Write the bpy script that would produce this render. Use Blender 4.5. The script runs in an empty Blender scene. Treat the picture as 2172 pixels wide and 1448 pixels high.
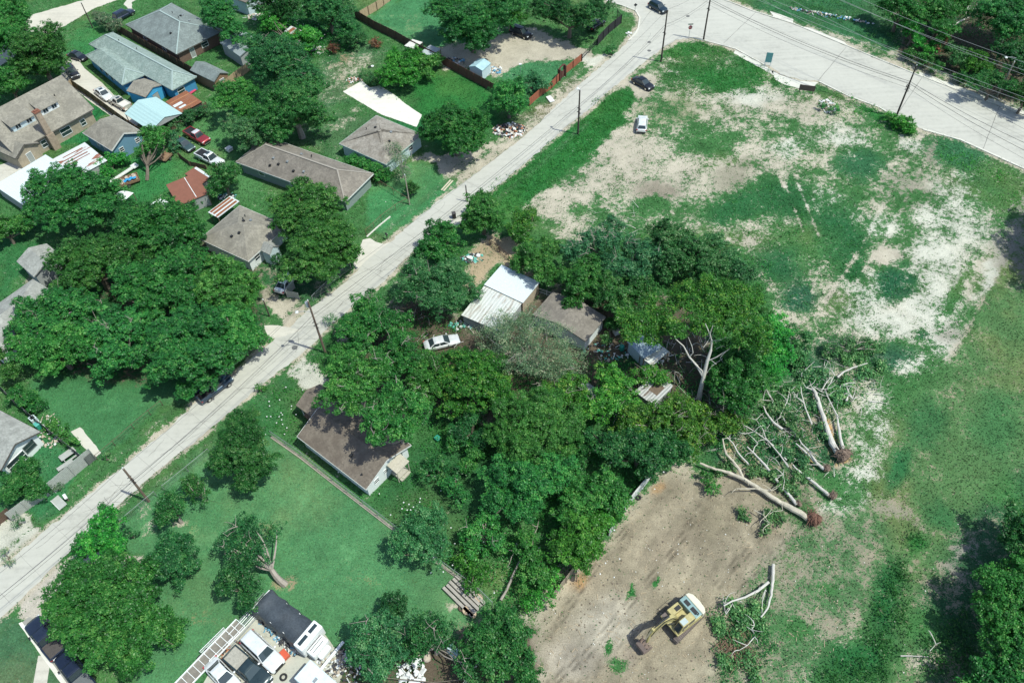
import bpy, math, random
import numpy as np
from mathutils import Matrix, Vector
from mathutils.geometry import tessellate_polygon
random.seed(7)
S = bpy.context.scene
COL = S.collection

# ------------------------------------------------------------------ camera, sky, sun
F, CX, CY, VX, VY, H = 1690.0, 1086.0, 724.0, 1150.0, 2120.0, 86.0
n_ = np.array([VX - CX, VY - CY, F]); n_ /= np.linalg.norm(n_)
up_ = -n_
fy_ = np.array([0, 0, 1.0]) - up_ * up_[2]; fy_ /= np.linalg.norm(fy_)
rx_ = np.cross(fy_, up_)
RW = np.array([rx_, fy_, up_])
cam_d = bpy.data.cameras.new('camera'); cam = bpy.data.objects.new('camera', cam_d); COL.objects.link(cam)
M = Matrix.Identity(4)
for i in range(3):
    M[i][0] = RW[i, 0]; M[i][1] = -RW[i, 1]; M[i][2] = -RW[i, 2]
M[2][3] = H
cam.matrix_world = M
cam_d.sensor_width = 36; cam_d.lens = F / 2172 * 36; cam_d.clip_end = 5000; cam_d.clip_start = 1
S.camera = cam
SUN_EL = 62.0
SUN_DIR = np.array([0.915, -0.40]); SUN_DIR /= np.linalg.norm(SUN_DIR)     # horizontal direction towards the sun
w = bpy.data.worlds.new('World'); S.world = w; w.use_nodes = True
wn = w.node_tree.nodes; wl = w.node_tree.links
sky = wn.new('ShaderNodeTexSky'); sky.sky_type = 'NISHITA'; sky.sun_disc = False
sky.sun_elevation = math.radians(SUN_EL); sky.sun_rotation = math.atan2(SUN_DIR[0], SUN_DIR[1])
sky.air_density = 1.0; sky.dust_density = 1.0
bg = wn['Background']; wl.new(sky.outputs[0], bg.inputs[0]); bg.inputs[1].default_value = 0.15
sd = bpy.data.lights.new('sun', 'SUN'); sd.energy = 3.9; sd.angle = math.radians(0.5); sd.color = (0.96, 1.0, 0.90)
sun = bpy.data.objects.new('sun', sd); COL.objects.link(sun)
ce = math.cos(math.radians(SUN_EL))
sun.rotation_euler = Vector((SUN_DIR[0] * ce, SUN_DIR[1] * ce, math.sin(math.radians(SUN_EL)))).to_track_quat('Z', 'Y').to_euler()
S.view_settings.view_transform = 'Standard'; S.view_settings.look = 'None'
S.view_settings.exposure = 0.28; S.view_settings.gamma = 1.0; S.view_settings.use_curve_mapping = False
S.render.engine = 'CYCLES'
S.cycles.max_bounces = 5; S.cycles.transparent_max_bounces = 6

# ------------------------------------------------------------------ pixel <-> world
def P(x, y, z=0.0):
    d = RW @ np.array([x - CX, y - CY, F])
    t = (H - z) / -d[2]
    return np.array([d[0] * t, d[1] * t, z])
def PX(X, Y, Z=0.0):
    X = np.asarray(X, float); Y = np.asarray(Y, float)
    a = np.stack([X, Y, np.full_like(X, Z - H)], -1) @ RW
    return CX + F * a[..., 0] / a[..., 2], CY + F * a[..., 1] / a[..., 2]
def mpp(x, y, z=0.0):                       # metres per photo pixel at that spot
    p = P(x, y, z); return float(np.linalg.norm(p - np.array([0, 0, H]))) / F * math.cos(math.atan(math.hypot(x - CX, y - CY) / F))

# ------------------------------------------------------------------ noise
_rt = np.random.RandomState(3).rand(256, 256)
def vn(x, y):
    xi = np.floor(x).astype(int); yi = np.floor(y).astype(int); fx = x - xi; fy = y - yi
    fx = fx * fx * (3 - 2 * fx); fy = fy * fy * (3 - 2 * fy)
    a = _rt[xi & 255, yi & 255]; b = _rt[(xi + 1) & 255, yi & 255]; c = _rt[xi & 255, (yi + 1) & 255]; d = _rt[(xi + 1) & 255, (yi + 1) & 255]
    return (a * (1 - fx) + b * fx) * (1 - fy) + (c * (1 - fx) + d * fx) * fy
def fbm(x, y, s, o=4, off=0.0):
    t = 0; a = 0.5; n = 0; x = x / s + off + 900; y = y / s + off * 1.7 + 900
    for _ in range(o):
        t = t + a * vn(x, y); n += a; a *= 0.55; x = x * 2.03 + 11.3; y = y * 2.03 + 7.7
    return t / n

# ------------------------------------------------------------------ materials
MATS = {}
def newmat(name):
    m = bpy.data.materials.new(name); m.use_nodes = True
    return m, m.node_tree.nodes, m.node_tree.links, m.node_tree.nodes['Principled BSDF']
def ramp(n, l, fac, stops):
    r = n.new('ShaderNodeValToRGB'); l.new(fac, r.inputs[0])
    e = r.color_ramp.elements
    while len(e) > 1: e.remove(e[-1])
    e[0].position = stops[0][0]; e[0].color = (*stops[0][1], 1)
    for p, c in stops[1:]:
        q = e.new(p); q.color = (*c, 1)
    return r.outputs[0]
def noise(n, l, scale, detail=4, rough=0.6, vec=None, dist=0.0):
    t = n.new('ShaderNodeTexNoise'); t.inputs['Scale'].default_value = scale; t.inputs['Detail'].default_value = detail
    t.inputs['Roughness'].default_value = rough; t.inputs['Distortion'].default_value = dist
    if vec is not None: l.new(vec, t.inputs['Vector'])
    return t.outputs['Fac']
def ocoord(n, l, sc=(1, 1, 1), rot=(0, 0, 0)):
    tc = n.new('ShaderNodeTexCoord'); mp = n.new('ShaderNodeMapping'); mp.inputs['Scale'].default_value = sc; mp.inputs['Rotation'].default_value = rot
    l.new(tc.outputs['Object'], mp.inputs['Vector']); return mp.outputs[0]
def bump(n, l, b, h, strength=0.3, dist=0.05):
    u = n.new('ShaderNodeBump'); u.inputs['Strength'].default_value = strength; u.inputs['Distance'].default_value = dist
    l.new(h, u.inputs['Height']); l.new(u.outputs[0], b.inputs['Normal'])
def mul(c, k): return tuple(min(1, v * k) for v in c)
def rough_mat(name, c, var=0.25, scale=3.0, rough=0.9, metallic=0.0, bmp=0.2, coat=0.0):
    """one base colour broken up by two scales of noise"""
    if name in MATS: return MATS[name]
    m, n, l, b = newmat(name); v = ocoord(n, l)
    a = noise(n, l, scale, 6, 0.65, v); a2 = noise(n, l, scale * 9, 3, 0.7, v)
    mx = n.new('ShaderNodeMath'); mx.operation = 'ADD'; l.new(a, mx.inputs[0]); l.new(a2, mx.inputs[1])
    mh = n.new('ShaderNodeMath'); mh.operation = 'MULTIPLY'; mh.inputs[1].default_value = 0.5; l.new(mx.outputs[0], mh.inputs[0])
    l.new(ramp(n, l, mh.outputs[0], [(0.3, mul(c, 1 - var)), (0.5, c), (0.7, mul(c, 1 + var))]), b.inputs['Base Color'])
    b.inputs['Roughness'].default_value = rough; b.inputs['Metallic'].default_value = metallic
    b.inputs['Coat Weight'].default_value = coat
    if bmp: bump(n, l, b, a2, bmp, 0.03)
    MATS[name] = m; return m
def paint(name, c, rough=0.25, metallic=0.0, coat=0.6):
    if name in MATS: return MATS[name]
    m, n, l, b = newmat(name); v = ocoord(n, l); a = noise(n, l, 1.3, 4, 0.6, v)
    l.new(ramp(n, l, a, [(0.3, mul(c, 0.88)), (0.7, mul(c, 1.06))]), b.inputs['Base Color'])
    l.new(ramp(n, l, a, [(0.3, (rough * .8,) * 3), (0.7, (rough * 1.5,) * 3)]), b.inputs['Roughness'])
    b.inputs['Metallic'].default_value = metallic; b.inputs['Coat Weight'].default_value = coat; b.inputs['Coat Roughness'].default_value = 0.08
    MATS[name] = m; return m
def glass_mat():
    if 'glass' in MATS: return MATS['glass']
    m, n, l, b = newmat('glass'); b.inputs['Base Color'].default_value = (0.03, 0.045, 0.05, 1); b.inputs['Roughness'].default_value = 0.06
    b.inputs['Specular IOR Level'].default_value = 0.8; MATS['glass'] = m; return m
def shingle(name, c, c2=None, var=0.3):
    if name in MATS: return MATS[name]
    m, n, l, b = newmat(name); v = ocoord(n, l)
    tabs = n.new('ShaderNodeTexVoronoi'); tabs.inputs['Scale'].default_value = 4.2; l.new(ocoord(n, l, (1, 1, 1)), tabs.inputs['Vector'])
    a = noise(n, l, 0.55, 5, 0.6, v); g = noise(n, l, 22, 2, 0.7, v)
    sep = n.new('ShaderNodeSeparateColor'); l.new(tabs.outputs['Color'], sep.inputs[0])
    ad = n.new('ShaderNodeMath'); ad.operation = 'MULTIPLY_ADD'; ad.inputs[1].default_value = 0.45; l.new(sep.outputs[0], ad.inputs[0]); l.new(g, ad.inputs[2])
    base = ramp(n, l, ad.outputs[0], [(0.35, mul(c, 1 - var)), (0.65, c), (1.0, mul(c, 1 + var))])
    mix = n.new('ShaderNodeMix'); mix.data_type = 'RGBA'
    l.new(ramp(n, l, a, [(0.42, (0, 0, 0)), (0.66, (1, 1, 1))]), mix.inputs['Factor']); l.new(base, mix.inputs['A'])
    mix.inputs['B'].default_value = (*(c2 or mul(c, 0.70)), 1)
    mm = n.new('ShaderNodeMix'); mm.data_type = 'RGBA'; mm.inputs['Factor'].default_value = 0.8; l.new(base, mm.inputs['A']); l.new(mix.outputs['Result'], mm.inputs['B'])
    l.new(mm.outputs['Result'], b.inputs['Base Color']); b.inputs['Roughness'].default_value = 0.95
    bump(n, l, b, ad.outputs[0], 0.4, 0.03); MATS[name] = m; return m
def sheet_metal(name, c, rust=0.0, period=0.45, axis=0, rustc=(0.22, 0.075, 0.03), stripes=0.0, rough=0.45):
    """corrugated sheet: ribs run across `axis`, rust comes in sheets and streaks"""
    if name in MATS: return MATS[name]
    m, n, l, b = newmat(name)
    wv = n.new('ShaderNodeTexWave'); wv.wave_type = 'BANDS'; wv.bands_direction = 'X' if axis == 0 else 'Y'; wv.inputs['Scale'].default_value = 1 / period * 0.32
    wv.inputs['Distortion'].default_value = 0; l.new(ocoord(n, l), wv.inputs['Vector'])
    sc = (0.35, 2.2, 1) if axis == 1 else (2.2, 0.35, 1)
    st = noise(n, l, 1.0, 6, 0.65, ocoord(n, l, sc)); fine = noise(n, l, 9, 4, 0.7, ocoord(n, l))
    sh = n.new('ShaderNodeTexVoronoi'); sh.inputs['Scale'].default_value = 1.0
    l.new(ocoord(n, l, (1.1, 0.3, 0.01) if axis == 0 else (0.3, 1.1, 0.01)), sh.inputs['Vector'])
    sp = n.new('ShaderNodeSeparateColor'); l.new(sh.outputs['Color'], sp.inputs[0])
    ad = n.new('ShaderNodeMath'); ad.operation = 'MULTIPLY_ADD'; ad.inputs[1].default_value = stripes; l.new(sp.outputs[0], ad.inputs[0]); l.new(st, ad.inputs[2])
    k = 0.78 - rust * 0.6 + stripes * 0.5
    fac = ramp(n, l, ad.outputs[0], [(max(0, k - 0.06), (0, 0, 0)), (min(1, k + 0.06), (1, 1, 1))])
    base = ramp(n, l, fine, [(0.3, mul(c, 0.8)), (0.7, mul(c, 1.08))]); rb = ramp(n, l, fine, [(0.3, mul(rustc, 0.6)), (0.7, mul(rustc, 1.6))])
    mx = n.new('ShaderNodeMix'); mx.data_type = 'RGBA'; l.new(fac, mx.inputs['Factor']); l.new(base, mx.inputs['A']); l.new(rb, mx.inputs['B'])
    l.new(mx.outputs['Result'], b.inputs['Base Color']); b.inputs['Roughness'].default_value = rough; b.inputs['Metallic'].default_value = 0.1
    bump(n, l, b, wv.outputs['Fac'], 0.6, 0.05); MATS[name] = m; return m
def leaf_mat(name, c, gloss=0.28, trans=0.48):
    if name in MATS: return MATS[name]
    m, n, l, b = newmat(name)
    at = n.new('ShaderNodeAttribute'); at.attribute_name = 'tint'
    oi = n.new('ShaderNodeObjectInfo')
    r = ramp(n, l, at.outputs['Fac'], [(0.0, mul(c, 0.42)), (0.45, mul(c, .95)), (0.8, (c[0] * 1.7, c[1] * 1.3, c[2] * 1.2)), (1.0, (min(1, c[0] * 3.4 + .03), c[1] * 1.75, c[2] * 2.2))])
    hs = n.new('ShaderNodeHueSaturation'); mr = n.new('ShaderNodeMapRange'); mr.inputs['To Min'].default_value = 0.88; mr.inputs['To Max'].default_value = 1.36
    l.new(oi.outputs['Random'], mr.inputs[0]); l.new(mr.outputs[0], hs.inputs['Value'])
    mh = n.new('ShaderNodeMath'); mh.operation = 'MULTIPLY'; mh.inputs[1].default_value = 7.31; l.new(oi.outputs['Random'], mh.inputs[0]); mf = n.new('ShaderNodeMath'); mf.operation = 'FRACT'; l.new(mh.outputs[0], mf.inputs[0]); m3 = n.new('ShaderNodeMapRange'); m3.inputs['To Min'].default_value = 0.482; m3.inputs['To Max'].default_value = 0.516; l.new(mf.outputs[0], m3.inputs[0]); l.new(m3.outputs[0], hs.inputs['Hue']); l.new(r, hs.inputs['Color'])
    l.new(hs.outputs[0], b.inputs['Base Color']); b.inputs['Roughness'].default_value = 0.38; b.inputs['Specular IOR Level'].default_value = gloss
    tr = n.new('ShaderNodeBsdfTranslucent'); l.new(hs.outputs[0], tr.inputs[0]); mx = n.new('ShaderNodeMixShader'); mx.inputs[0].default_value = trans
    l.new(b.outputs[0], mx.inputs[1]); l.new(tr.outputs[0], mx.inputs[2]); l.new(mx.outputs[0], n['Material Output'].inputs[0])
    MATS[name] = m; return m

LEAF = dict(
    green=leaf_mat('leaf_green', (0.040, 0.215, 0.042)), dark=leaf_mat('leaf_dark', (0.032, 0.165, 0.040)),
    olive=leaf_mat('leaf_olive', (0.070, 0.240, 0.034), 0.3), teal=leaf_mat('leaf_teal', (0.048, 0.205, 0.070)),
    bright=leaf_mat('leaf_bright', (0.044, 0.275, 0.038)), grey=leaf_mat('leaf_grey', (0.12, 0.235, 0.125)),
    brown=leaf_mat('leaf_brown', (0.18, 0.11, 0.06)), deep=leaf_mat('leaf_deep', (0.028, 0.140, 0.038)),
    pale=leaf_mat('leaf_pale', (0.085, 0.26, 0.090)))
BARK = rough_mat('bark', (0.16, 0.13, 0.10), 0.4, 2.0)
BARKW = rough_mat('pale_bark', (0.50, 0.47, 0.42), 0.3, 1.2)
BARKG = rough_mat('grey_bark', (0.30, 0.26, 0.22), 0.35, 2.0)
POLE = rough_mat('pole_wood', (0.055, 0.042, 0.036), 0.4, 2.0)
POLE2 = rough_mat('weathered_pole_wood', (0.17, 0.12, 0.09), 0.4, 2.0)
STEEL = paint('galvanised_steel', (0.38, 0.40, 0.40), 0.45, 0.6, 0)
WHITE = paint('white_paint', (0.75, 0.76, 0.74), 0.5, 0, 0)
WHITEW = rough_mat('white_siding', (0.72, 0.75, 0.73), 0.06, 2.0, 0.7)
BLACK = rough_mat('black_plastic', (0.015, 0.015, 0.016), 0.2, 5, 0.6)
RUBBER = rough_mat('rubber', (0.02, 0.02, 0.02), 0.3, 8, 0.85)
CHROME = paint('chrome', (0.6, 0.6, 0.6), 0.15, 0.9, 0)
GLASS = glass_mat()
WIRE = rough_mat('cable', (0.03, 0.03, 0.03), 0.2, 5, 0.7)
WIREP = rough_mat('bare_cable', (0.36, 0.37, 0.37), 0.1, 5, 0.5)
TAILRED = paint('red_lens', (0.4, 0.02, 0.02), 0.2)
LAMPW = paint('clear_lens', (0.7, 0.72, 0.72), 0.1)

# ------------------------------------------------------------------ mesh building
class MB:
    def __init__(s): s.v = []; s.f = []
    def add(s, vs, fs):
        o = len(s.v); s.v.extend([tuple(float(c) for c in p) for p in vs]); s.f.extend([tuple(i + o for i in f) for f in fs]); return s
    def box(s, x0, x1, y0, y1, z0, z1, M=None):
        vs = [(x, y, z) for z in (z0, z1) for (x, y) in ((x0, y0), (x1, y0), (x1, y1), (x0, y1))]
        if M is not None: vs = [tuple(M @ Vector(p)) for p in vs]
        return s.add(vs, [(0, 3, 2, 1), (4, 5, 6, 7), (0, 1, 5, 4), (1, 2, 6, 5), (2, 3, 7, 6), (3, 0, 4, 7)])
    def obox(s, p, q, w, h, z0=None):          # a board from p to q, w wide, h high
        p = Vector(p); q = Vector(q); d = q - p; L = d.length
        if L < 1e-6: return s
        x = d / L; z = Vector((0, 0, 1))
        if abs(x.z) > 0.99: z = Vector((1, 0, 0))
        y = z.cross(x).normalized(); z = x.cross(y)
        vs = [p + x * a + y * b + z * c for c in (-h / 2, h / 2) for (a, b) in ((0, -w / 2), (L, -w / 2), (L, w / 2), (0, w / 2))]
        return s.add(vs, [(0, 3, 2, 1), (4, 5, 6, 7), (0, 1, 5, 4), (1, 2, 6, 5), (2, 3, 7, 6), (3, 0, 4, 7)])
    def tube(s, pts, rad, n=6, cap=True):
        pts = [Vector(p) for p in pts]; k = len(pts); rad = [rad] * k if isinstance(rad, (int, float)) else rad
        o = len(s.v); ref = None
        for i, p in enumerate(pts):
            t = (pts[min(i + 1, k - 1)] - pts[max(i - 1, 0)])
            if t.length < 1e-7: t = Vector((0, 0, 1))
            t.normalize()
            if ref is None: ref = Vector((0, 0, 1)) if abs(t.z) < 0.9 else Vector((1, 0, 0))
            a = t.cross(ref).normalized(); b = t.cross(a).normalized(); ref = a.cross(t)
            for j in range(n):
                g = 2 * math.pi * j / n; q = p + (a * math.cos(g) + b * math.sin(g)) * rad[i]; s.v.append(tuple(q))
        for i in range(k - 1):
            for j in range(n):
                s.f.append((o + i * n + j, o + i * n + (j + 1) % n, o + (i + 1) * n + (j + 1) % n, o + (i + 1) * n + j))
        if cap:
            s.f.append(tuple(o + j for j in range(n))[::-1]); s.f.append(tuple(o + (k - 1) * n + j for j in range(n)))
        return s
    def cyl(s, c, axis, r, L, n=16):
        c = Vector(c); a = Vector(axis).normalized() * (L / 2); return s.tube([c - a, c + a], r, n)
    def prism(s, poly, z0, z1):
        n = len(poly); o = [(x, y, z0) for x, y in poly] + [(x, y, z1) for x, y in poly]
        return s.add(o, [tuple(range(n))[::-1], tuple(range(n, 2 * n))] + [(i, (i + 1) % n, n + (i + 1) % n, n + i) for i in range(n)])
    def lump(s, c, r, rz, rnd, n=7, m=5):                # an irregular rounded lump
        o = len(s.v); ph = rnd.random() * 6
        s.v.append((c[0], c[1], c[2] - rz))
        for i in range(1, m):
            t = math.pi * i / m
            for j in range(n):
                g = 2 * math.pi * j / n + ph; k = rnd.uniform(0.72, 1.15)
                s.v.append((c[0] + r * k * math.sin(t) * math.cos(g), c[1] + r * k * math.sin(t) * math.sin(g), c[2] - rz * math.cos(t) * k))
        s.v.append((c[0], c[1], c[2] + rz))
        for j in range(n):
            s.f.append((o, o + 1 + (j + 1) % n, o + 1 + j)); q = o + 1 + (m - 2) * n
            s.f.append((q + j, q + (j + 1) % n, q + n))
        for i in range(m - 2):
            for j in range(n):
                a = o + 1 + i * n; s.f.append((a + j, a + (j + 1) % n, a + n + (j + 1) % n, a + n + j))
        return s
    def build(s, name, mat, parent=None, smooth=False, bevel=0):
        me = bpy.data.meshes.new(name); me.from_pydata(s.v, [], s.f); me.validate(); me.update(); me.materials.append(mat)
        if smooth: me.polygons.foreach_set('use_smooth', [True] * len(me.polygons))
        o = bpy.data.objects.new(name, me); COL.objects.link(o); o.parent = parent
        if bevel:
            b = o.modifiers.new('bevel', 'BEVEL'); b.width = bevel; b.segments = 2; b.limit_method = 'ANGLE'; b.angle_limit = math.radians(35)
        return o
def tag(o, label=None, cat=None, group=None, kind=None):
    if label: o['label'] = label
    if cat: o['category'] = cat
    if group: o['group'] = group
    if kind: o['kind'] = kind
    return o
def empty(name, loc, rz=0, label=None, cat=None, group=None):
    o = bpy.data.objects.new(name, None); COL.objects.link(o); o.location = (loc[0], loc[1], loc[2] if len(loc) > 2 else 0)
    o.rotation_euler = (0, 0, rz); o.empty_display_size = 0.3; return tag(o, label, cat, group)
def np_mesh(name, verts, nquads, mat, tint=None, parent=None, tris=False, vcol=None):
    k = 3 if tris else 4
    me = bpy.data.meshes.new(name); me.vertices.add(len(verts)); me.vertices.foreach_set('co', verts.astype(np.float32).ravel())
    me.loops.add(nquads * k); me.loops.foreach_set('vertex_index', np.arange(nquads * k, dtype=np.int32))
    me.polygons.add(nquads); me.polygons.foreach_set('loop_start', np.arange(0, nquads * k, k, dtype=np.int32)); me.polygons.foreach_set('loop_total', np.full(nquads, k, np.int32))
    if tint is not None:
        a = me.attributes.new('tint', 'FLOAT', 'FACE'); a.data.foreach_set('value', tint.astype(np.float32))
    if vcol is not None:
        a = me.attributes.new('vcol', 'FLOAT_COLOR', 'FACE') if False else me.color_attributes.new('vcol', 'FLOAT_COLOR', 'POINT')
        a.data.foreach_set('color', np.repeat(np.c_[vcol, np.ones(len(vcol))], k, axis=0).astype(np.float32).ravel())
    me.update(); me.materials.append(mat); o = bpy.data.objects.new(name, me); COL.objects.link(o); o.parent = parent
    return o
def leaf_quads(c, nrm, size, rs, aspect=0.62):
    """diamond leaves at c facing nrm -> vertices"""
    n = len(c); nrm = nrm / (np.linalg.norm(nrm, axis=1, keepdims=True) + 1e-9)
    t = rs.randn(n, 3); t -= nrm * (t * nrm).sum(1, keepdims=True); t /= (np.linalg.norm(t, axis=1, keepdims=True) + 1e-9); b = np.cross(nrm, t)
    s = size * rs.uniform(0.6, 1.35, (n, 1))
    v = np.empty((n, 4, 3)); v[:, 0] = c - t * s * 0.5; v[:, 2] = c + t * s * 0.5; v[:, 1] = c + b * s * 0.5 * aspect + t * s * .08; v[:, 3] = c - b * s * 0.5 * aspect + t * s * .08
    return v.reshape(-1, 3)

# ------------------------------------------------------------------ the setting: ground, roads, pads
ROAD_L = [(-150, 1345), (-60, 1262), (0, 1205), (97, 1123), (174, 1062), (244, 1001), (319, 940), (389, 879), (435, 838), (490, 797), (555, 742), (610, 696), (657, 656), (712, 615), (758, 575), (781, 545), (828, 513), (860, 485), (897, 454), (944, 415), (987, 384), (1070, 322), (1125, 278), (1203, 203), (1273, 142), (1299, 119), (1333, 87), (1354, 58), (1357, 38), (1348, 23), (1319, 12), (1290, 3), (1225, -28), (1150, -62)]
AVE_TOP = [(1350, -75), (1480, -20), (1560, 10), (1595, 24), (1681, 51), (1795, 98), (1878, 133), (1951, 162), (2049, 199), (2113, 222), (2172, 245), (2330, 306)]
AVE_BOT = [(2330, 424), (2172, 356), (2037, 295), (1954, 273), (1900, 247), (1865, 226), (1801, 203), (1735, 172), (1697, 170), (1655, 158), (1636, 141), (1624, 137), (1560, 102), (1493, 84), (1470, 79), (1435, 85), (1406, 101)]
ROAD_R = [(1365, 133), (1336, 157), (1293, 191), (1249, 232), (1203, 268), (1116, 345), (1043, 403), (976, 456), (947, 472), (891, 520), (848, 561), (807, 602), (749, 650), (703, 688), (648, 744), (600, 782), (560, 812), (505, 860), (452, 905), (400, 945), (342, 992), (290, 1037), (249, 1074), (176, 1141), (120, 1195), (60, 1255), (0, 1312), (-90, 1400)]
ROAD = ROAD_L + AVE_TOP + AVE_BOT + ROAD_R
ROAD_NW = [(-60, 128), (20, 88), (60, 40), (67, 32), (130, 14), (186, -2), (240, -30), (300, -20), (241, 3), (200, 18), (160, 42), (116, 68), (60, 104), (-40, 165)]

def inside(poly, x, y):
    p = np.asarray(poly, float); r = np.zeros(x.shape, bool); j = len(p) - 1
    for i in range(len(p)):
        xi, yi = p[i]; xj, yj = p[j]
        if yi != yj:
            c = ((yi > y) != (yj > y)) & (x < (xj - xi) * (y - yi) / (yj - yi) + xi); r ^= c
        j = i
    return r
def dline(pts, x, y, closed=False):
    p = np.asarray(pts, float); d = np.full(x.shape, 1e9); m = len(p) if closed else len(p) - 1
    for i in range(m):
        a = p[i]; b = p[(i + 1) % len(p)]; ab = b - a; L = ab @ ab + 1e-9
        t = np.clip(((x - a[0]) * ab[0] + (y - a[1]) * ab[1]) / L, 0, 1)
        d = np.minimum(d, np.hypot(x - a[0] - t * ab[0], y - a[1] - t * ab[1]))
    return d
def ss(a, b, v):
    t = np.clip((v - a) / (b - a), 0, 1); return t * t * (3 - 2 * t)

TAN = (0.40, 0.358, 0.280); ROCK = (0.46, 0.45, 0.375); DIRT = (0.255, 0.217, 0.152); LITTER = (0.10, 0.078, 0.055); GREYD = (0.225, 0.205, 0.145)
G_LAWN = (0.066, 0.186, 0.074); G_LUSH = (0.024, 0.135, 0.030); G_DRY = (0.074, 0.158, 0.056); G_MID = (0.046, 0.142, 0.042); G_DEEP = (0.022, 0.100, 0.030)
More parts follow.
